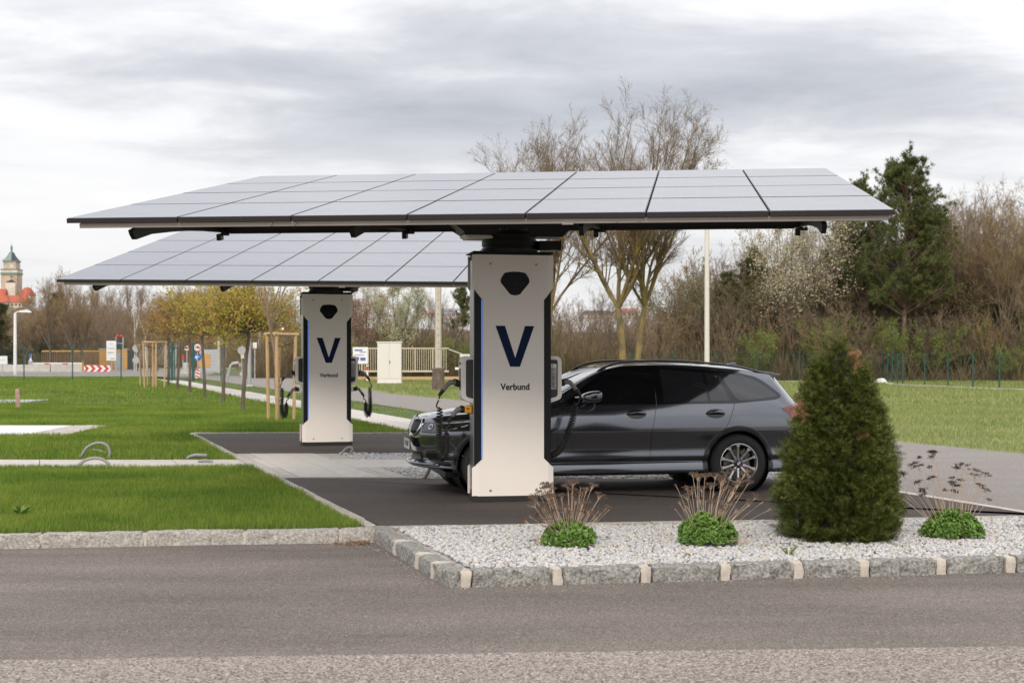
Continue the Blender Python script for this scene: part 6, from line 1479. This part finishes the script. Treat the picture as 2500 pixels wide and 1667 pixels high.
# red traffic light on that post
tl = empty('traffic_light', (XAT(697, 110), 109.8, ZAT(802, 110))); tag(tl, 'traffic light showing red above the nearest stake frame', 'traffic light')
MB().box((-.14, 0, 0), (.28, .2, .32)).build('housing', M['red'], tl, bevel=.03); MB().box((.17, .02, 0), (.24, .2, .40)).build('housing', M['black'], tl, bevel=.03)
MB().tube([(-.16, -.14, 0), (-.16, -.09, 0)], .115, k=20).build('lit_lens', mat('red_lamp', (.9, .1, .03), .4, emit=(1.0, .12, .03), estr=3.0), tl)
MB().tube([(-.16, -.148, 0), (-.16, -.14, 0)], .06, k=16).build('lit_core', mat('lamp_core', (.9, .6, .2), .4, emit=(1.0, .65, .25), estr=3.0), tl)

# cabinet
cb_ = empty('utility_cabinet', (XAT(950.5, 82), 82, -.02)); tag(cb_, 'tall white two-door utility cabinet in front of the beige fence', 'cabinet')
MB().box((0, .25, 1.22), (1.38, .5, 2.32)).build('body', M['cabinet'], cb_, bevel=.01); MB().box((0, .25, 2.42), (1.46, .58, .07)).build('roof', M['cabinet'], cb_, bevel=.015)
for s in (-1, 1): MB().box((s*.343, -.012, 1.34), (.675, .024, 2.02)).build('door', M['cabinet'], cb_, bevel=.006)
MB().box((0, -.008, .17), (1.36, .016, .26)).build('plinth_plate', M['cabinet'], cb_, bevel=.004); MB().box((.03, -.035, 1.27), (.035, .02, .18)).build('handle', M['black'], cb_)
MB().box((0, .2, .0), (1.5, .7, .14)).build('base', M['conc'], cb_)
# beige bar fence with rolling gate beam
bf_ = empty('bar_fence', (XAT(860, 93), 93, 0)); tag(bf_, 'beige steel fence of upright bars behind the cabinet', 'fence'); LN = (1096 - 860)/F*93
for z, t_h in ((.62, .10), (2.12, .07)): MB().box((LN/2, 0, z), (LN, .06, t_h)).build('rail', M['beige'], bf_)
MB().box((LN/2 + .6, 0, .17), (LN + 1.6, .10, .20)).build('track_beam', M['wood'], bf_)
bm_ = None
for i in range(int(LN/.145)):
    x = .05 + i*.145; wide = i % 8 == 4
    if bm_ is None: o = MB().box((0, 0, 1.35), (.032, .032, 1.46)).build('bar', M['beige'], bf_); bm_ = o.data
    else: o = bpy.data.objects.new('bar', bm_); COL.objects.link(o); o.parent = bf_
    o.location = (x, 0, 0); o.scale = (2.2 if wide else 1, 1, 1)
MB().tube([(LN, 0, 2.05), (LN + .9, 0, 1.72), (LN + 1.8, 0, 1.70)], .03, k=6).build('brace', M['palepole'], bf_)
MB().box((LN + 1.6, .02, .80), (2.4, .05, .16)).build('low_rail', M['signwhite'], bf_); MB().box((LN + 1.7, .3, 1.62), (2.0, .05, .22)).build('low_rail', M['signwhite'], bf_)
# notice board beside the farther pillar
nb = empty('notice_board', (XAT(880, 90), 90, 0)); tag(nb, 'white notice board with blue pictures right of the farther pillar', 'sign')
MB().box((0, 0, 1.65), (.95, .04, 1.05)).build('board', M['signwhite'], nb)
for x, z, w_, h_ in ((-.12, 1.98, .5, .10), (.15, 1.86, .4, .05), (-.25, 1.45, .32, .22), (.16, 1.42, .34, .20), (-.1, 1.68, .6, .04)): MB().box((x, -.024, z), (w_, .006, h_)).build('print', mat('blue_print', (.10, .14, .38), .6) if 'blue_print' not in bpy.data.materials else bpy.data.materials['blue_print'], nb)
for s in (-.4, .4): MB().box((s, .03, .9), (.05, .05, 1.8)).build('post', M['galv'], nb)
o = MB().tube([(0, 0, .1), (0, 0, 1.05)], .06, k=10).build('bollard', M['signwhite'], None); o.location = (XAT(897, 88), 88, 0); tag(o, 'small white and red bollard beneath the notice board', 'bollard')
MB().tube([(0, 0, .72), (0, 0, .98)], .064, k=10).build('red_band', M['red'], o)

# ---------------------------------------------------------------- far left yard
sheet('far_road', [(-110, 112), (-6, 112), (12, 150), (6, 190), (-150, 190), (-170, 140)], -.004, M['drive'])
sheet('far_verge', [(XAT(500, 118), 118), (XAT(840, 118), 118), (XAT(830, 190), 190), (XAT(560, 190), 190)], 0.0, M['lawn'])
w_ = empty('parapet_wall', (XAT(-60, 150), 150, 0)); tag(w_, 'low pale concrete parapet wall behind the left fence', 'wall'); L2 = (204 + 60)/F*150
for a, b2 in ((0, 7.9), (8.0, L2 - .1)): MB().box(((a + b2)/2, 0, .36), (b2 - a, .3, .78)).build('wall_section', M['conc'], w_, bevel=.02)
ps = MB().box((0, 0, .5), (.14, .14, 1.15)).build('striped_post', M['yellow'], None); ps.location = (XAT(202.5, 149), 149, 0); tag(ps, 'yellow and black striped post beside the red chevron board', 'post')
for z in (.15, .42, .69, .96): MB().box((0, -.073, z), (.15, .006, .12), rot=Matrix.Rotation(R(25), 3, 'Y')).build('stripe', M['black'], ps)
ch = empty('chevron_board', (XAT(238, 148), 148, 0)); tag(ch, 'red and white chevron board on the lawn edge behind the left fence', 'sign'); s_ = 148/F
CW, CZ0, CZ1 = 65*s_, ZAT(907, 148), ZAT(892, 148)
MB().box((0, 0, (CZ0 + CZ1)/2), (CW, .05, CZ1 - CZ0)).build('board', M['signwhite'], ch)
hz = (CZ1 - CZ0)/2; cw = CW/4
for i in range(5):
    x = -CW/2 + i*cw - cw*.18; zc = (CZ0 + CZ1)/2
    pl_ = [(x, zc + hz), (x + cw*.5, zc + hz), (x + cw*.95, zc), (x + cw*.5, zc - hz), (x, zc - hz), (x + cw*.45, zc)]
    pl_ = [(max(-CW/2, min(CW/2, a)), b2) for a, b2 in pl_]; MB().prism(pl_, -.032, -.026, 'y').build('chevron', M['red'], ch)
for s in (-.4, .4): MB().box((s*CW, .04, CZ0/2), (.06, .06, max(.1, CZ0))).build('post', M['galv'], ch)
bb = empty('boom_gate', (XAT(75, 152), 152, 0)); tag(bb, 'long white barrier arm with red bands above the parapet wall', 'barrier')
za = ZAT(887, 152); s2_ = 152/F; MB().box(((204-75)*s2_/2, 0, za), ((204-75)*s2_, .10, .16)).build('arm', M['signwhite'], bb)
for px in (115, 160): MB().box(((px-75)*s2_, -.01, za - .06), (14*s2_, .11, .14)).build('red_band', M['red'], bb)
MB().box((0, 0, .6), (.42, .42, 1.2)).build('cabinet', M['galv'], bb, bevel=.1); 
o = MB().box((0, 0, .9), (.18, .12, 1.9)).build('lane_marker', M['signwhite'], None); o.location = (XAT(75, 156), 156, 0); tag(o, 'slim blue and white marker post left of the slatted enclosure', 'marker'); MB().box((0, -.07, 1.65), (.19, .01, .42)).build('blue_band', M['signblue'], o)
def sign_board(px0, px1, y0, y1, D, label, lines=(), m=None, post=True, name='sign_board'):
    root = empty(name, (XAT((px0+px1)/2, D), D, 0)); tag(root, label, 'sign'); w = (px1-px0)*D/F; z1, z0 = ZAT(y0, D), ZAT(y1, D)
    MB().box((0, 0, (z0+z1)/2), (w, .04, z1-z0)).build('board', m or M['signwhite'], root)
    for fx, fz, fw, fh in lines: MB().box((fx*w, -.024, z0 + fz*(z1-z0)), (fw*w, .006, fh*(z1-z0))).build('print', M['anthracite'], root)
    if post: MB().box((0, .05, z0/2 + .1), (.07, .07, z0 + .3)).build('post', M['galv'], root)
    return root
sign_board(260, 283.5, 832, 880, 112, 'tall white information board in front of the timber clad building', [(0, .62, .7, .02), (-.05, .40, .6, .025), (.15, .1, .4, .03), (0, .85, .5, .015)])
sign_board(-6, 18, 869, 889, 118, 'small white board at the left picture edge above the parapet', [(0, .5, .6, .03)])
# timber clad building and slatted enclosure
tb = empty('timber_building', (XAT(277, 175), 175, 0)); tag(tb, 'flat roofed orange timber building behind the white information board', 'building'); s3 = 175/F; Wd = (311-243)*s3; zt_ = ZAT(853, 175)
MB().box((0, 1.5, zt_/2), (Wd, 3, zt_)).build('wall', M['anthracite'], tb)
for i in range(17): MB().box((-Wd/2 + (i + .5)*Wd/17, -.03, zt_/2), (Wd/17 - .015, .04, zt_ - .02)).build('plank', M['wood_new'], tb)
MB().box((0, 1.5, zt_ + .06), (Wd + .2, 3.2, .12)).build('roof', M['galv'], tb); MB().box((.6, -.06, 1.0), (.85, .03, 1.9)).build('door', M['galv'], tb)
se = empty('slatted_enclosure', (XAT(102, 178), 178, 0)); tag(se, 'long open timber slat enclosure left of the timber building', 'enclosure'); s4 = 178/F; Ws = (243-102)*s4; zh_ = ZAT(856, 178)
for z in (zh_ - .05, .5): MB().box((Ws/2, 0, z), (Ws, .10, .14)).build('rail', M['wood_new'], se)
M['slatwood'] = mat('brown_slat', (.25, .15, .08), .8); sm_ = None
for i in range(33):
    if sm_ is None: o = MB().box((0, 0, zh_/2), (.055, .05, zh_)).build('slat', M['slatwood'], se); sm_ = o.data
    else: o = bpy.data.objects.new('slat', sm_); COL.objects.link(o); o.parent = se
    o.location = (i*Ws/32, .06, 0)
    o2 = bpy.data.objects.new('slat', sm_); COL.objects.link(o2); o2.parent = se; o2.location = (i*Ws/32 + .1, 5.5, 0)
# signal board with two red lamps
sb = empty('signal_gantry', (XAT(292, 160), 160, 0)); tag(sb, 'dark display board with two red warning lamps behind the white board', 'signal'); s5 = 160/F
MB().box((0, 0, (ZAT(823, 160) + ZAT(853, 160))/2), (15*s5, .1, 29*s5)).build('display', M['anthracite'], sb)
MB().box((0, -.06, ZAT(838, 160)), (15*s5, .02, .06)).build('divider', M['galv'], sb)
for s in (-1, 1): MB().box((s*8.6*s5, 0, ZAT(823, 160)/2), (.1, .1, ZAT(822, 160))).build('post', M['galv'], sb)
for s in (-1, 1): MB(Matrix.Translation((s*4.5*s5, 0, ZAT(820, 160)))).lathe([(.02, -.16), (.16, -.1), (.18, 0), (.12, .12), (.02, .16)], 12).build('warning_lamp', M['red'], sb, smooth=True)
# round signs
def round_sign(px, py, r_px, D, m, label, ring=None, post_px=None, mark=None, txt=None, arrow=False):
    root = empty('round_sign', (XAT(px, D), D, 0)); tag(root, label, 'traffic sign'); z = ZAT(py, D); r = r_px*D/F
    X = Matrix.Translation((0, 0, z)) @ Matrix.Rotation(R(90), 4, 'X')
    MB(X).tube([(0, 0, -.02), (0, 0, .02)], r, k=28).build('disc', m, root)
    if ring:
        vs = []; n = 28
        for k in range(n): a = 2*math.pi*k/n; vs += [(r*math.cos(a), r*math.sin(a), .026), (r*.80*math.cos(a), r*.80*math.sin(a), .026)]
        MB(X).add(vs, [(2*k, 2*((k+1) % n), 2*((k+1) % n) + 1, 2*k + 1) for k in range(n)]).build('ring', ring, root)
    if txt: text_mesh('figures', txt, r*.85, M['ink'], root, Matrix.Translation((0, -.03, z)) @ Matrix.Rotation(R(90), 4, 'X'), depth=.004, bold=.01)
    if arrow:
        XA = Matrix.Translation((0, -.028, z)) @ Matrix.Rotation(R(90), 4, 'X') @ Matrix.Rotation(R(195), 4, 'Z')
        MB(XA).prism([(-.6*r, -.13*r), (.15*r, -.13*r), (.0*r, -.42*r), (.30*r, -.42*r), (.72*r, 0), (.30*r, .42*r), (.0*r, .42*r), (.15*r, .13*r), (-.6*r, .13*r)], 0, .006).build('arrow', M['signwhite'], root)
    MB().box((0, .06, z/2), (.06, .06, z + r*.6)).build('post', M['galv'], root)
    return root
round_sign(482, 848, 10, 100, M['signwhite'], 'larger white round sign with red ring and small figures right of the green gate', M['red'], txt='10t')
round_sign(482.5, 871.6, 9.5, 100.4, M['signblue'], 'blue round sign with white arrow pointing down left', arrow=True)
round_sign(456, 850, 6.8, 118, M['signwhite'], 'smaller white round sign with red ring reading 60', M['red'], txt='60')
round_sign(333, 850, 9.5, 135, M['signgrey'], 'grey back of the upper round sign left of the stake frames')
round_sign(332, 879, 8.5, 133, M['signgrey'], 'grey back of the lower round sign left of the stake frames')
round_sign(590, 855, 10, 98, M['signgrey'], 'grey back of a round sign beside the nearest globe tree')
sign_board(588, 596, 865, 875, 97.8, 'small pale plate under the grey round sign back', post=False, m=M['beige'])
sign_board(617, 627, 836, 850, 104, 'small white rectangular sign between two poles', [], m=M['signwhite'])
sign_board(444, 449, 866, 878, 124, 'small orange red marker board seen through the gate', [], m=M['red'])
# hut with timber door field
ht = empty('cladded_hut', (XAT(509, 150), 150, 0)); tag(ht, 'low grey hut with orange timber field right of the blue arrow sign', 'hut'); s6 = 150/F
MB().box((0, 1.2, ZAT(853, 150)/2), (44*s6, 2.4, ZAT(853, 150))).build('wall', M['galv'], ht)
for i in range(9): MB().box((-.35 + (i-4.5)*3.2*s6, -.03, (ZAT(863, 150) + ZAT(896, 150))/2), (3.2*s6 - .01, .04, 33*s6)).build('plank', M['wood_new'], ht)
# white portal building
pb_ = empty('portal_building', (XAT(417, 210), 210, 0)); tag(pb_, 'tall white portal structure seen behind the first globe trees', 'building'); s7 = 210/F
for px in (407.5, 426): MB().box(((px-417)*s7, 0, ZAT(800, 210)/2), (6*s7 if px < 410 else 9*s7, .6, ZAT(800, 210))).build('pier', M['signwhite'], pb_)
MB().box((-2.6, 1.0, ZAT(835, 210)/2 + .3), (5.0, .8, ZAT(835, 210))).build('wing', mat('pale_pink_render', (.62, .52, .46), .8), pb_)
# bent boom barrier base, jersey barriers, striped delineator
bp = MB().tube([(0, 0, 0), (.26, 0, 1.0), (.38, 0, 1.12), (.80, 0, 1.18)], [.10, .08, .09, .10], k=6).build('barrier_post', M['galv'], None); bp.location = (XAT(553, 93), 93, 0); tag(bp, 'slanted grey barrier post near the road left of the thick grey pole', 'barrier')
for (px, D, lb) in ((600, 118, 'pale concrete barrier block left of the thick grey pole base'), (622, 117, 'pale concrete barrier block right of the thick grey pole base'), (455, 128, 'pale concrete barrier block seen through the green gate')):
    o = MB().prism([(-.42, 0), (.42, 0), (.40, .22), (.16, .62), (.13, 1.05), (-.13, 1.05), (-.16, .62), (-.40, .22)], -.5, .5, 'y').build('concrete_barrier', M['conc'], None, bevel=.02); o.location = (XAT(px, D), D, 0); tag(o, lb, 'barrier', 'concrete barrier blocks along the far road')
dl = empty('road_delineator', (XAT(483, 99), 99, 0)); tag(dl, 'red and white striped delineator standing below the blue arrow sign', 'delineator')
MB().box((0, 0, .38), (.30, .06, .68)).build('panel', M['signwhite'], dl); MB().box((0, 0, .03), (.42, .25, .07)).build('foot', M['black'], dl)
for z in (.18, .42, .64): MB().box((0, -.034, z), (.30, .006, .10), rot=Matrix.Rotation(R(32), 3, 'Y')).build('stripe', M['red'], dl)
# parked cars in the distance
def far_car(px, D, Ln, col, label, rz=0.0, est=False):
    root = empty('parked_car', (XAT(px, D), D, 0), rz); tag(root, label, 'car', 'cars parked in the distance'); m = mat('car_paint', col, .3, coat=.8)
    pr = [(-.5, .35), (-.5, .72), (-.47, .88), (-.36, 1.0), (-.24, 1.06), (-.12, 1.42), (.02, 1.50), (.30, 1.48), (.40, 1.40), (.485, 1.05), (.5, .70), (.49, .32)]
    MB().prism([(x*Ln, z*.98) for x, z in pr], -.82, .82, 'y').build('body', m, root, bevel=.10, seg=3)
    for pts in ([(-.20, 1.05), (-.11, 1.37), (.02, 1.42), (.02, 1.05)], [(.04, 1.05), (.04, 1.42), (.28, 1.41), (.36, 1.34), (.42, 1.08)]):
        MB().prism([(x*Ln, z*.98) for x, z in pts], -.832, -.815, 'y').build('side_window', M['glass_rear'], root)
    for x in (-.31, .31):
        w = MB(Matrix.Translation((x*Ln, -.70, .31)) @ Matrix.Rotation(R(90), 4, 'X')).lathe([(.20, .14), (.30, .13), (.31, .10), (.31, -.08)], 20).build('wheel', M['tyre'], root, smooth=True)
        MB(Matrix.Translation((x*Ln, -.845, .31)) @ Matrix.Rotation(R(90), 4, 'X')).lathe([(.01, .0), (.20, -.005)], 16).build('hub_cap', M['galv'], w)
        MB(Matrix.Translation((x*Ln, .70, .31)) @ Matrix.Rotation(R(90), 4, 'X')).lathe([(.30, .13), (.31, .0), (.30, -.13)], 20).build('wheel', M['tyre'], root)
    MB().box((.485*Ln, -.6, .92), (.06, .3, .14)).build('tail_lamp', M['red'], root)
far_car(628, 172, 4.2, (.72, .71, .69), 'white parked car seen between the slim pole and the stake frame', 0)
far_car(698, 178, 4.1, (.55, .56, .60), 'silver parked hatchback seen inside the nearest stake frame', math.pi)
far_car(742, 176, 4.3, (.30, .31, .33), 'grey parked car just left of the farther pillar', 0)

# ---------------------------------------------------------------- hill, tower, far houses
def hz_(x, D):
    H_ = float(np.interp(x, [-420, -190, -125, -60, 0, 300, 600], [24, 19, 15, 12, 10, 9, 9])); t = min(1, max(0, (D - 240)/260)); return H_*t*t*(3 - 2*t) + 1.2*noise.noise(Vector((x*.02, D*.02, 3)))*t
gx = np.linspace(-520, 700, 80); gy = np.linspace(235, 900, 50); V_ = np.array([(x, y, hz_(x, y) - .05) for x in gx for y in gy]); 
np_mesh('hill', V_, grid_faces(80, 50), mat('hill_scrub', (.13, .11, .06), .95, var=.3, vscale=.05, coords='World'), smooth=True, kind='structure')
wood(60, 420, 12, 190, 225, .85, 1.08, 'bare trees at the foot of the hill on the left', '{o} brown bare tree from the left at the foot of the hill', kn=roundk)
wood(-60, 90, 12, 235, 300, .55, .8, 'low bare trees below the tower', '{o} low bare tree from the left below the clock tower', z0=lambda x, D: hz_(x, D) - .3, kn=roundk)
wood(90, 660, 34, 235, 330, .8, 1.15, 'bare trees on the slope of the hill', 'bare tree among many on the hill slope at the left', z0=lambda x, D: hz_(x, D) - .3)
wood(100, 700, 42, 350, 520, .8, 1.15, 'bare trees on the hill top', 'distant bare tree among many on the hill top at the left', z0=lambda x, D: hz_(x, D) - .3)
wood(600, 1700, 44, 300, 470, .6, .95, 'distant bare trees on the low rise', 'distant bare tree among many on the low rise behind the yard', z0=lambda x, D: hz_(x, D) - .3)
wood(250, 660, 16, 150, 195, .38, .6, 'bare trees around the far yard', '{o} smaller bare tree from the left around the far yard', kn=[kinds[1], kinds[2], kinds[3]])
for px, D, s, lb in ((121, 168, 1.02, 'wide bare tree in front of the slatted enclosure, left of three'), (178, 166, 1.0, 'bare tree with curved trunk in front of the slatted enclosure, middle of three'), (205, 167, 1.05, 'forked bare tree in front of the slatted enclosure, right of three')):
    put_tree('w', bare_tree(400 + px, H=9.6, fork=.24, leaders=6, spread=.50, trunk_r=.17, lv=(9, 7, 5), trunk_m=M['bark'], twig_m=M['twig_ochre'], tw=2.2, len2=.42), XAT(px, D), D, 0, px, s, lb, name='bare_tree')
for px, D, s, lb in ((136, 215, 1.55, 'dark domed evergreen rising behind the left bare trees'), (12, 200, 1.25, 'dark evergreen at the left edge below the tower'), (-12, 205, 1.1, 'dark evergreen cut by the left picture edge')):
    put_tree('e', dark_ev, XAT(px, D), D, 0, px, (s*1.15, s), lb, name='evergreen_tree')
M['birch'] = mat('birch_bark', (.62, .58, .52), .8, var=.3, vscale=3)
for i, (px, D) in enumerate(((328, 160), (358, 165), (412, 172))):
    bt = bare_tree(500 + i, H=9.5, fork=.45, leaders=3, spread=.25, trunk_r=.10, lv=(5, 4, 3), trunk_m=M['birch'], twig_m=M['twig'], tw=1.5, len2=.3)
    put_tree('birch', bt, XAT(px, D), D, 0, i, .85, ['white barked birch left of the stake frames', 'slender birch above the farthest stake frame', 'birch trunk showing behind the first globe tree'][i], name='birch_tree')

TD = 620.0; ts = TD/F; tz = lambda y: ZAT(y, TD); tx = lambda p: (p - 28.4)*ts
tw = empty('clock_tower', (XAT(28.4, TD), TD, 0)); tag(tw, 'tall stone clock tower with green spire above the trees at the far left', 'tower')
M['tstone'] = mat('tower_stone', (.50, .40, .30), .85, var=.25, vscale=.3); M['tpale'] = mat('pale_render', (.66, .58, .50), .85, var=.15, vscale=.3)
M['copper'] = mat('green_copper', (.18, .27, .23), .6); M['slate'] = mat('dark_slate', (.03, .035, .045), .6); M['tile'] = mat('red_roof_tile', (.42, .10, .055), .8, var=.15, vscale=.8)
def tbox(name, x0, x1, y0, y1, m, dep=6.0, par=tw, front=0.0, **k): return MB().box((((x0+x1)/2 - 28.4)*ts, front, (tz(y0)+tz(y1))/2), ((x1-x0)*ts, dep, tz(y0)-tz(y1))).build(name, m, par, **k)
tbox('shaft', 9.4, 47.6, 671, 760, M['tstone'], 6.8); tbox('upper_shaft', 13.5, 44.0, 639, 663, M['tstone'], 5.4)
tbox('gallery', 8.4, 48.8, 666, 671, M['copper'], 7.6); tbox('parapet', 8.8, 48.4, 660, 667, M['tpale'], 7.2); tbox('gallery_rail', 8.4, 49, 657.5, 659.5, M['copper'], 7.7)
tbox('cornice', 11.5, 46, 637, 640, M['copper'], 5.9)
zr = [(637, 17.0), (633, 13.0), (627, 9.0), (621, 6.2), (616, 4.4)]
for nm, xa, xb, mm in (('spire_roof', -1, .30, M['copper']), ('spire_roof', .30, 1, M['slate'])):
    q = MB(); vs = []
    for y, hw in zr: w_h = hw*ts; vs += [(xa*w_h, -w_h, tz(y)), (xb*w_h, -w_h, tz(y)), (xb*w_h, w_h, tz(y)), (xa*w_h, w_h, tz(y))]
    q.add(vs, [(k*4 + j, k*4 + (j+1) % 4, k*4 + 4 + (j+1) % 4, k*4 + 4 + j) for k in range(4) for j in range(4)] + [(16, 17, 18, 19)]); q.build(nm, mm, tw)
MB().lathe([(2.6*ts, tz(616)), (2.4*ts, tz(612)), (2.6*ts, tz(606)), (3.2*ts, tz(605)), (1.6*ts, tz(600)), (.5*ts, tz(598)), (.3*ts, tz(592))], 12).build('lantern', M['copper'], tw)
for px, py in ((34, 650), (18.5, 651)):
    c_ = MB(Matrix.Translation((tx(px), -2.72, tz(py))) @ Matrix.Rotation(R(90), 4, 'X')).tube([(0, 0, -.05), (0, 0, .05)], 2.9*ts, k=20).build('clock_face', M['signwhite'] if px > 30 else M['tpale'], tw)
    MB(Matrix.Translation((tx(px), -2.8, tz(py)))).box((0, 0, .18), (.08, .05, .4)).box((.12, 0, 0), (.28, .05, .08)).build('clock_hand', M['ink'], c_)
for px, py in ((35, 677),): MB().box((tx(px), -3.42, tz(py)), (.5, .05, .75)).build('window', M['ink'], tw)
tbox('stair_tower', 23, 47, 691, 760, M['tpale'], 3.0, front=-3.6)
MB().add([(tx(23), -5.2, tz(691)), (tx(47), -5.2, tz(691)), (tx(35), -3.4, tz(683)), (tx(23), -3.4, tz(691)), (tx(47), -3.4, tz(691))], [(0, 1, 2), (1, 4, 2), (0, 2, 3)]).build('annex_roof', M['slate'], tw)
def far_house(px0, px1, yr, ye, yb, D, wall, roof, label, windows=0, hip=.2):
    root = empty('far_house', (XAT((px0+px1)/2, D), D, 0)); tag(root, label, 'building'); s = D/F; w = (px1-px0)*s; ze, zr2, zb2 = ZAT(ye, D), ZAT(yr, D), ZAT(yb, D)
    MB().box((0, 4, (ze+zb2)/2), (w, 8, ze-zb2)).build('wall', wall, root)
    MB().add([(-w/2-.3, -.4, ze), (w/2+.3, -.4, ze), (w/2+.3, 8.4, ze), (-w/2-.3, 8.4, ze), (-w/2 + w*hip, 4, zr2), (w/2 - w*hip, 4, zr2)], [(0, 1, 5, 4), (1, 2, 5), (2, 3, 4, 5), (3, 0, 4), (0, 3, 2, 1)]).build('roof', roof, root)
    for i in range(windows): MB().box((-w/2 + (i+.5)*w/windows, -.03, ze - (ze-zb2)*.42), (w/windows*.45, .08, (ze-zb2)*.35)).build('window', M['anthracite'], root)
far_house(-40, 10, 704, 722, 745, 610, M['tpale'], M['tile'], 'red roofed building left of the clock tower', 0, .05)
far_house(47, 72, 701, 721, 745, 612, M['tpale'], M['tile'], 'steep red roofed wing right of the clock tower', 0, .18)
far_house(-30, 62, 720, 738, 752, 585, M['tpale'], M['tile'], 'long lower red roofed building in front of the clock tower', 10, .04)
far_house(1066, 1112, 752, 760, 779, 440, mat('far_wall', (.62, .58, .58), .8), mat('far_slate', (.20, .22, .25), .7), 'distant white building with grey roof left of the nearer pillar', 9, .04)
far_house(1036, 1064, 757, 765, 772, 445, M['tpale'], mat('far_tile', (.40, .22, .19), .8), 'distant low red roofed building beside the white one', 4, .1)
far_house(1018, 1036, 748, 760, 776, 430, mat('yellow_wall', (.66, .58, .40), .8), M['slate'], 'distant yellowish gable just right of the blossoming tree', 2, .1)
far_house(1500, 1560, 752, 762, 775, 470, M['tpale'], mat('far_red', (.36, .13, .12), .8), 'distant dark red roofed house between the bare trunks behind the car', 6, .1)
far_house(1425, 1495, 757, 765, 775, 460, M['tpale'], M['slate'], 'distant grey roofed row left of the dark red roof', 8, .05)
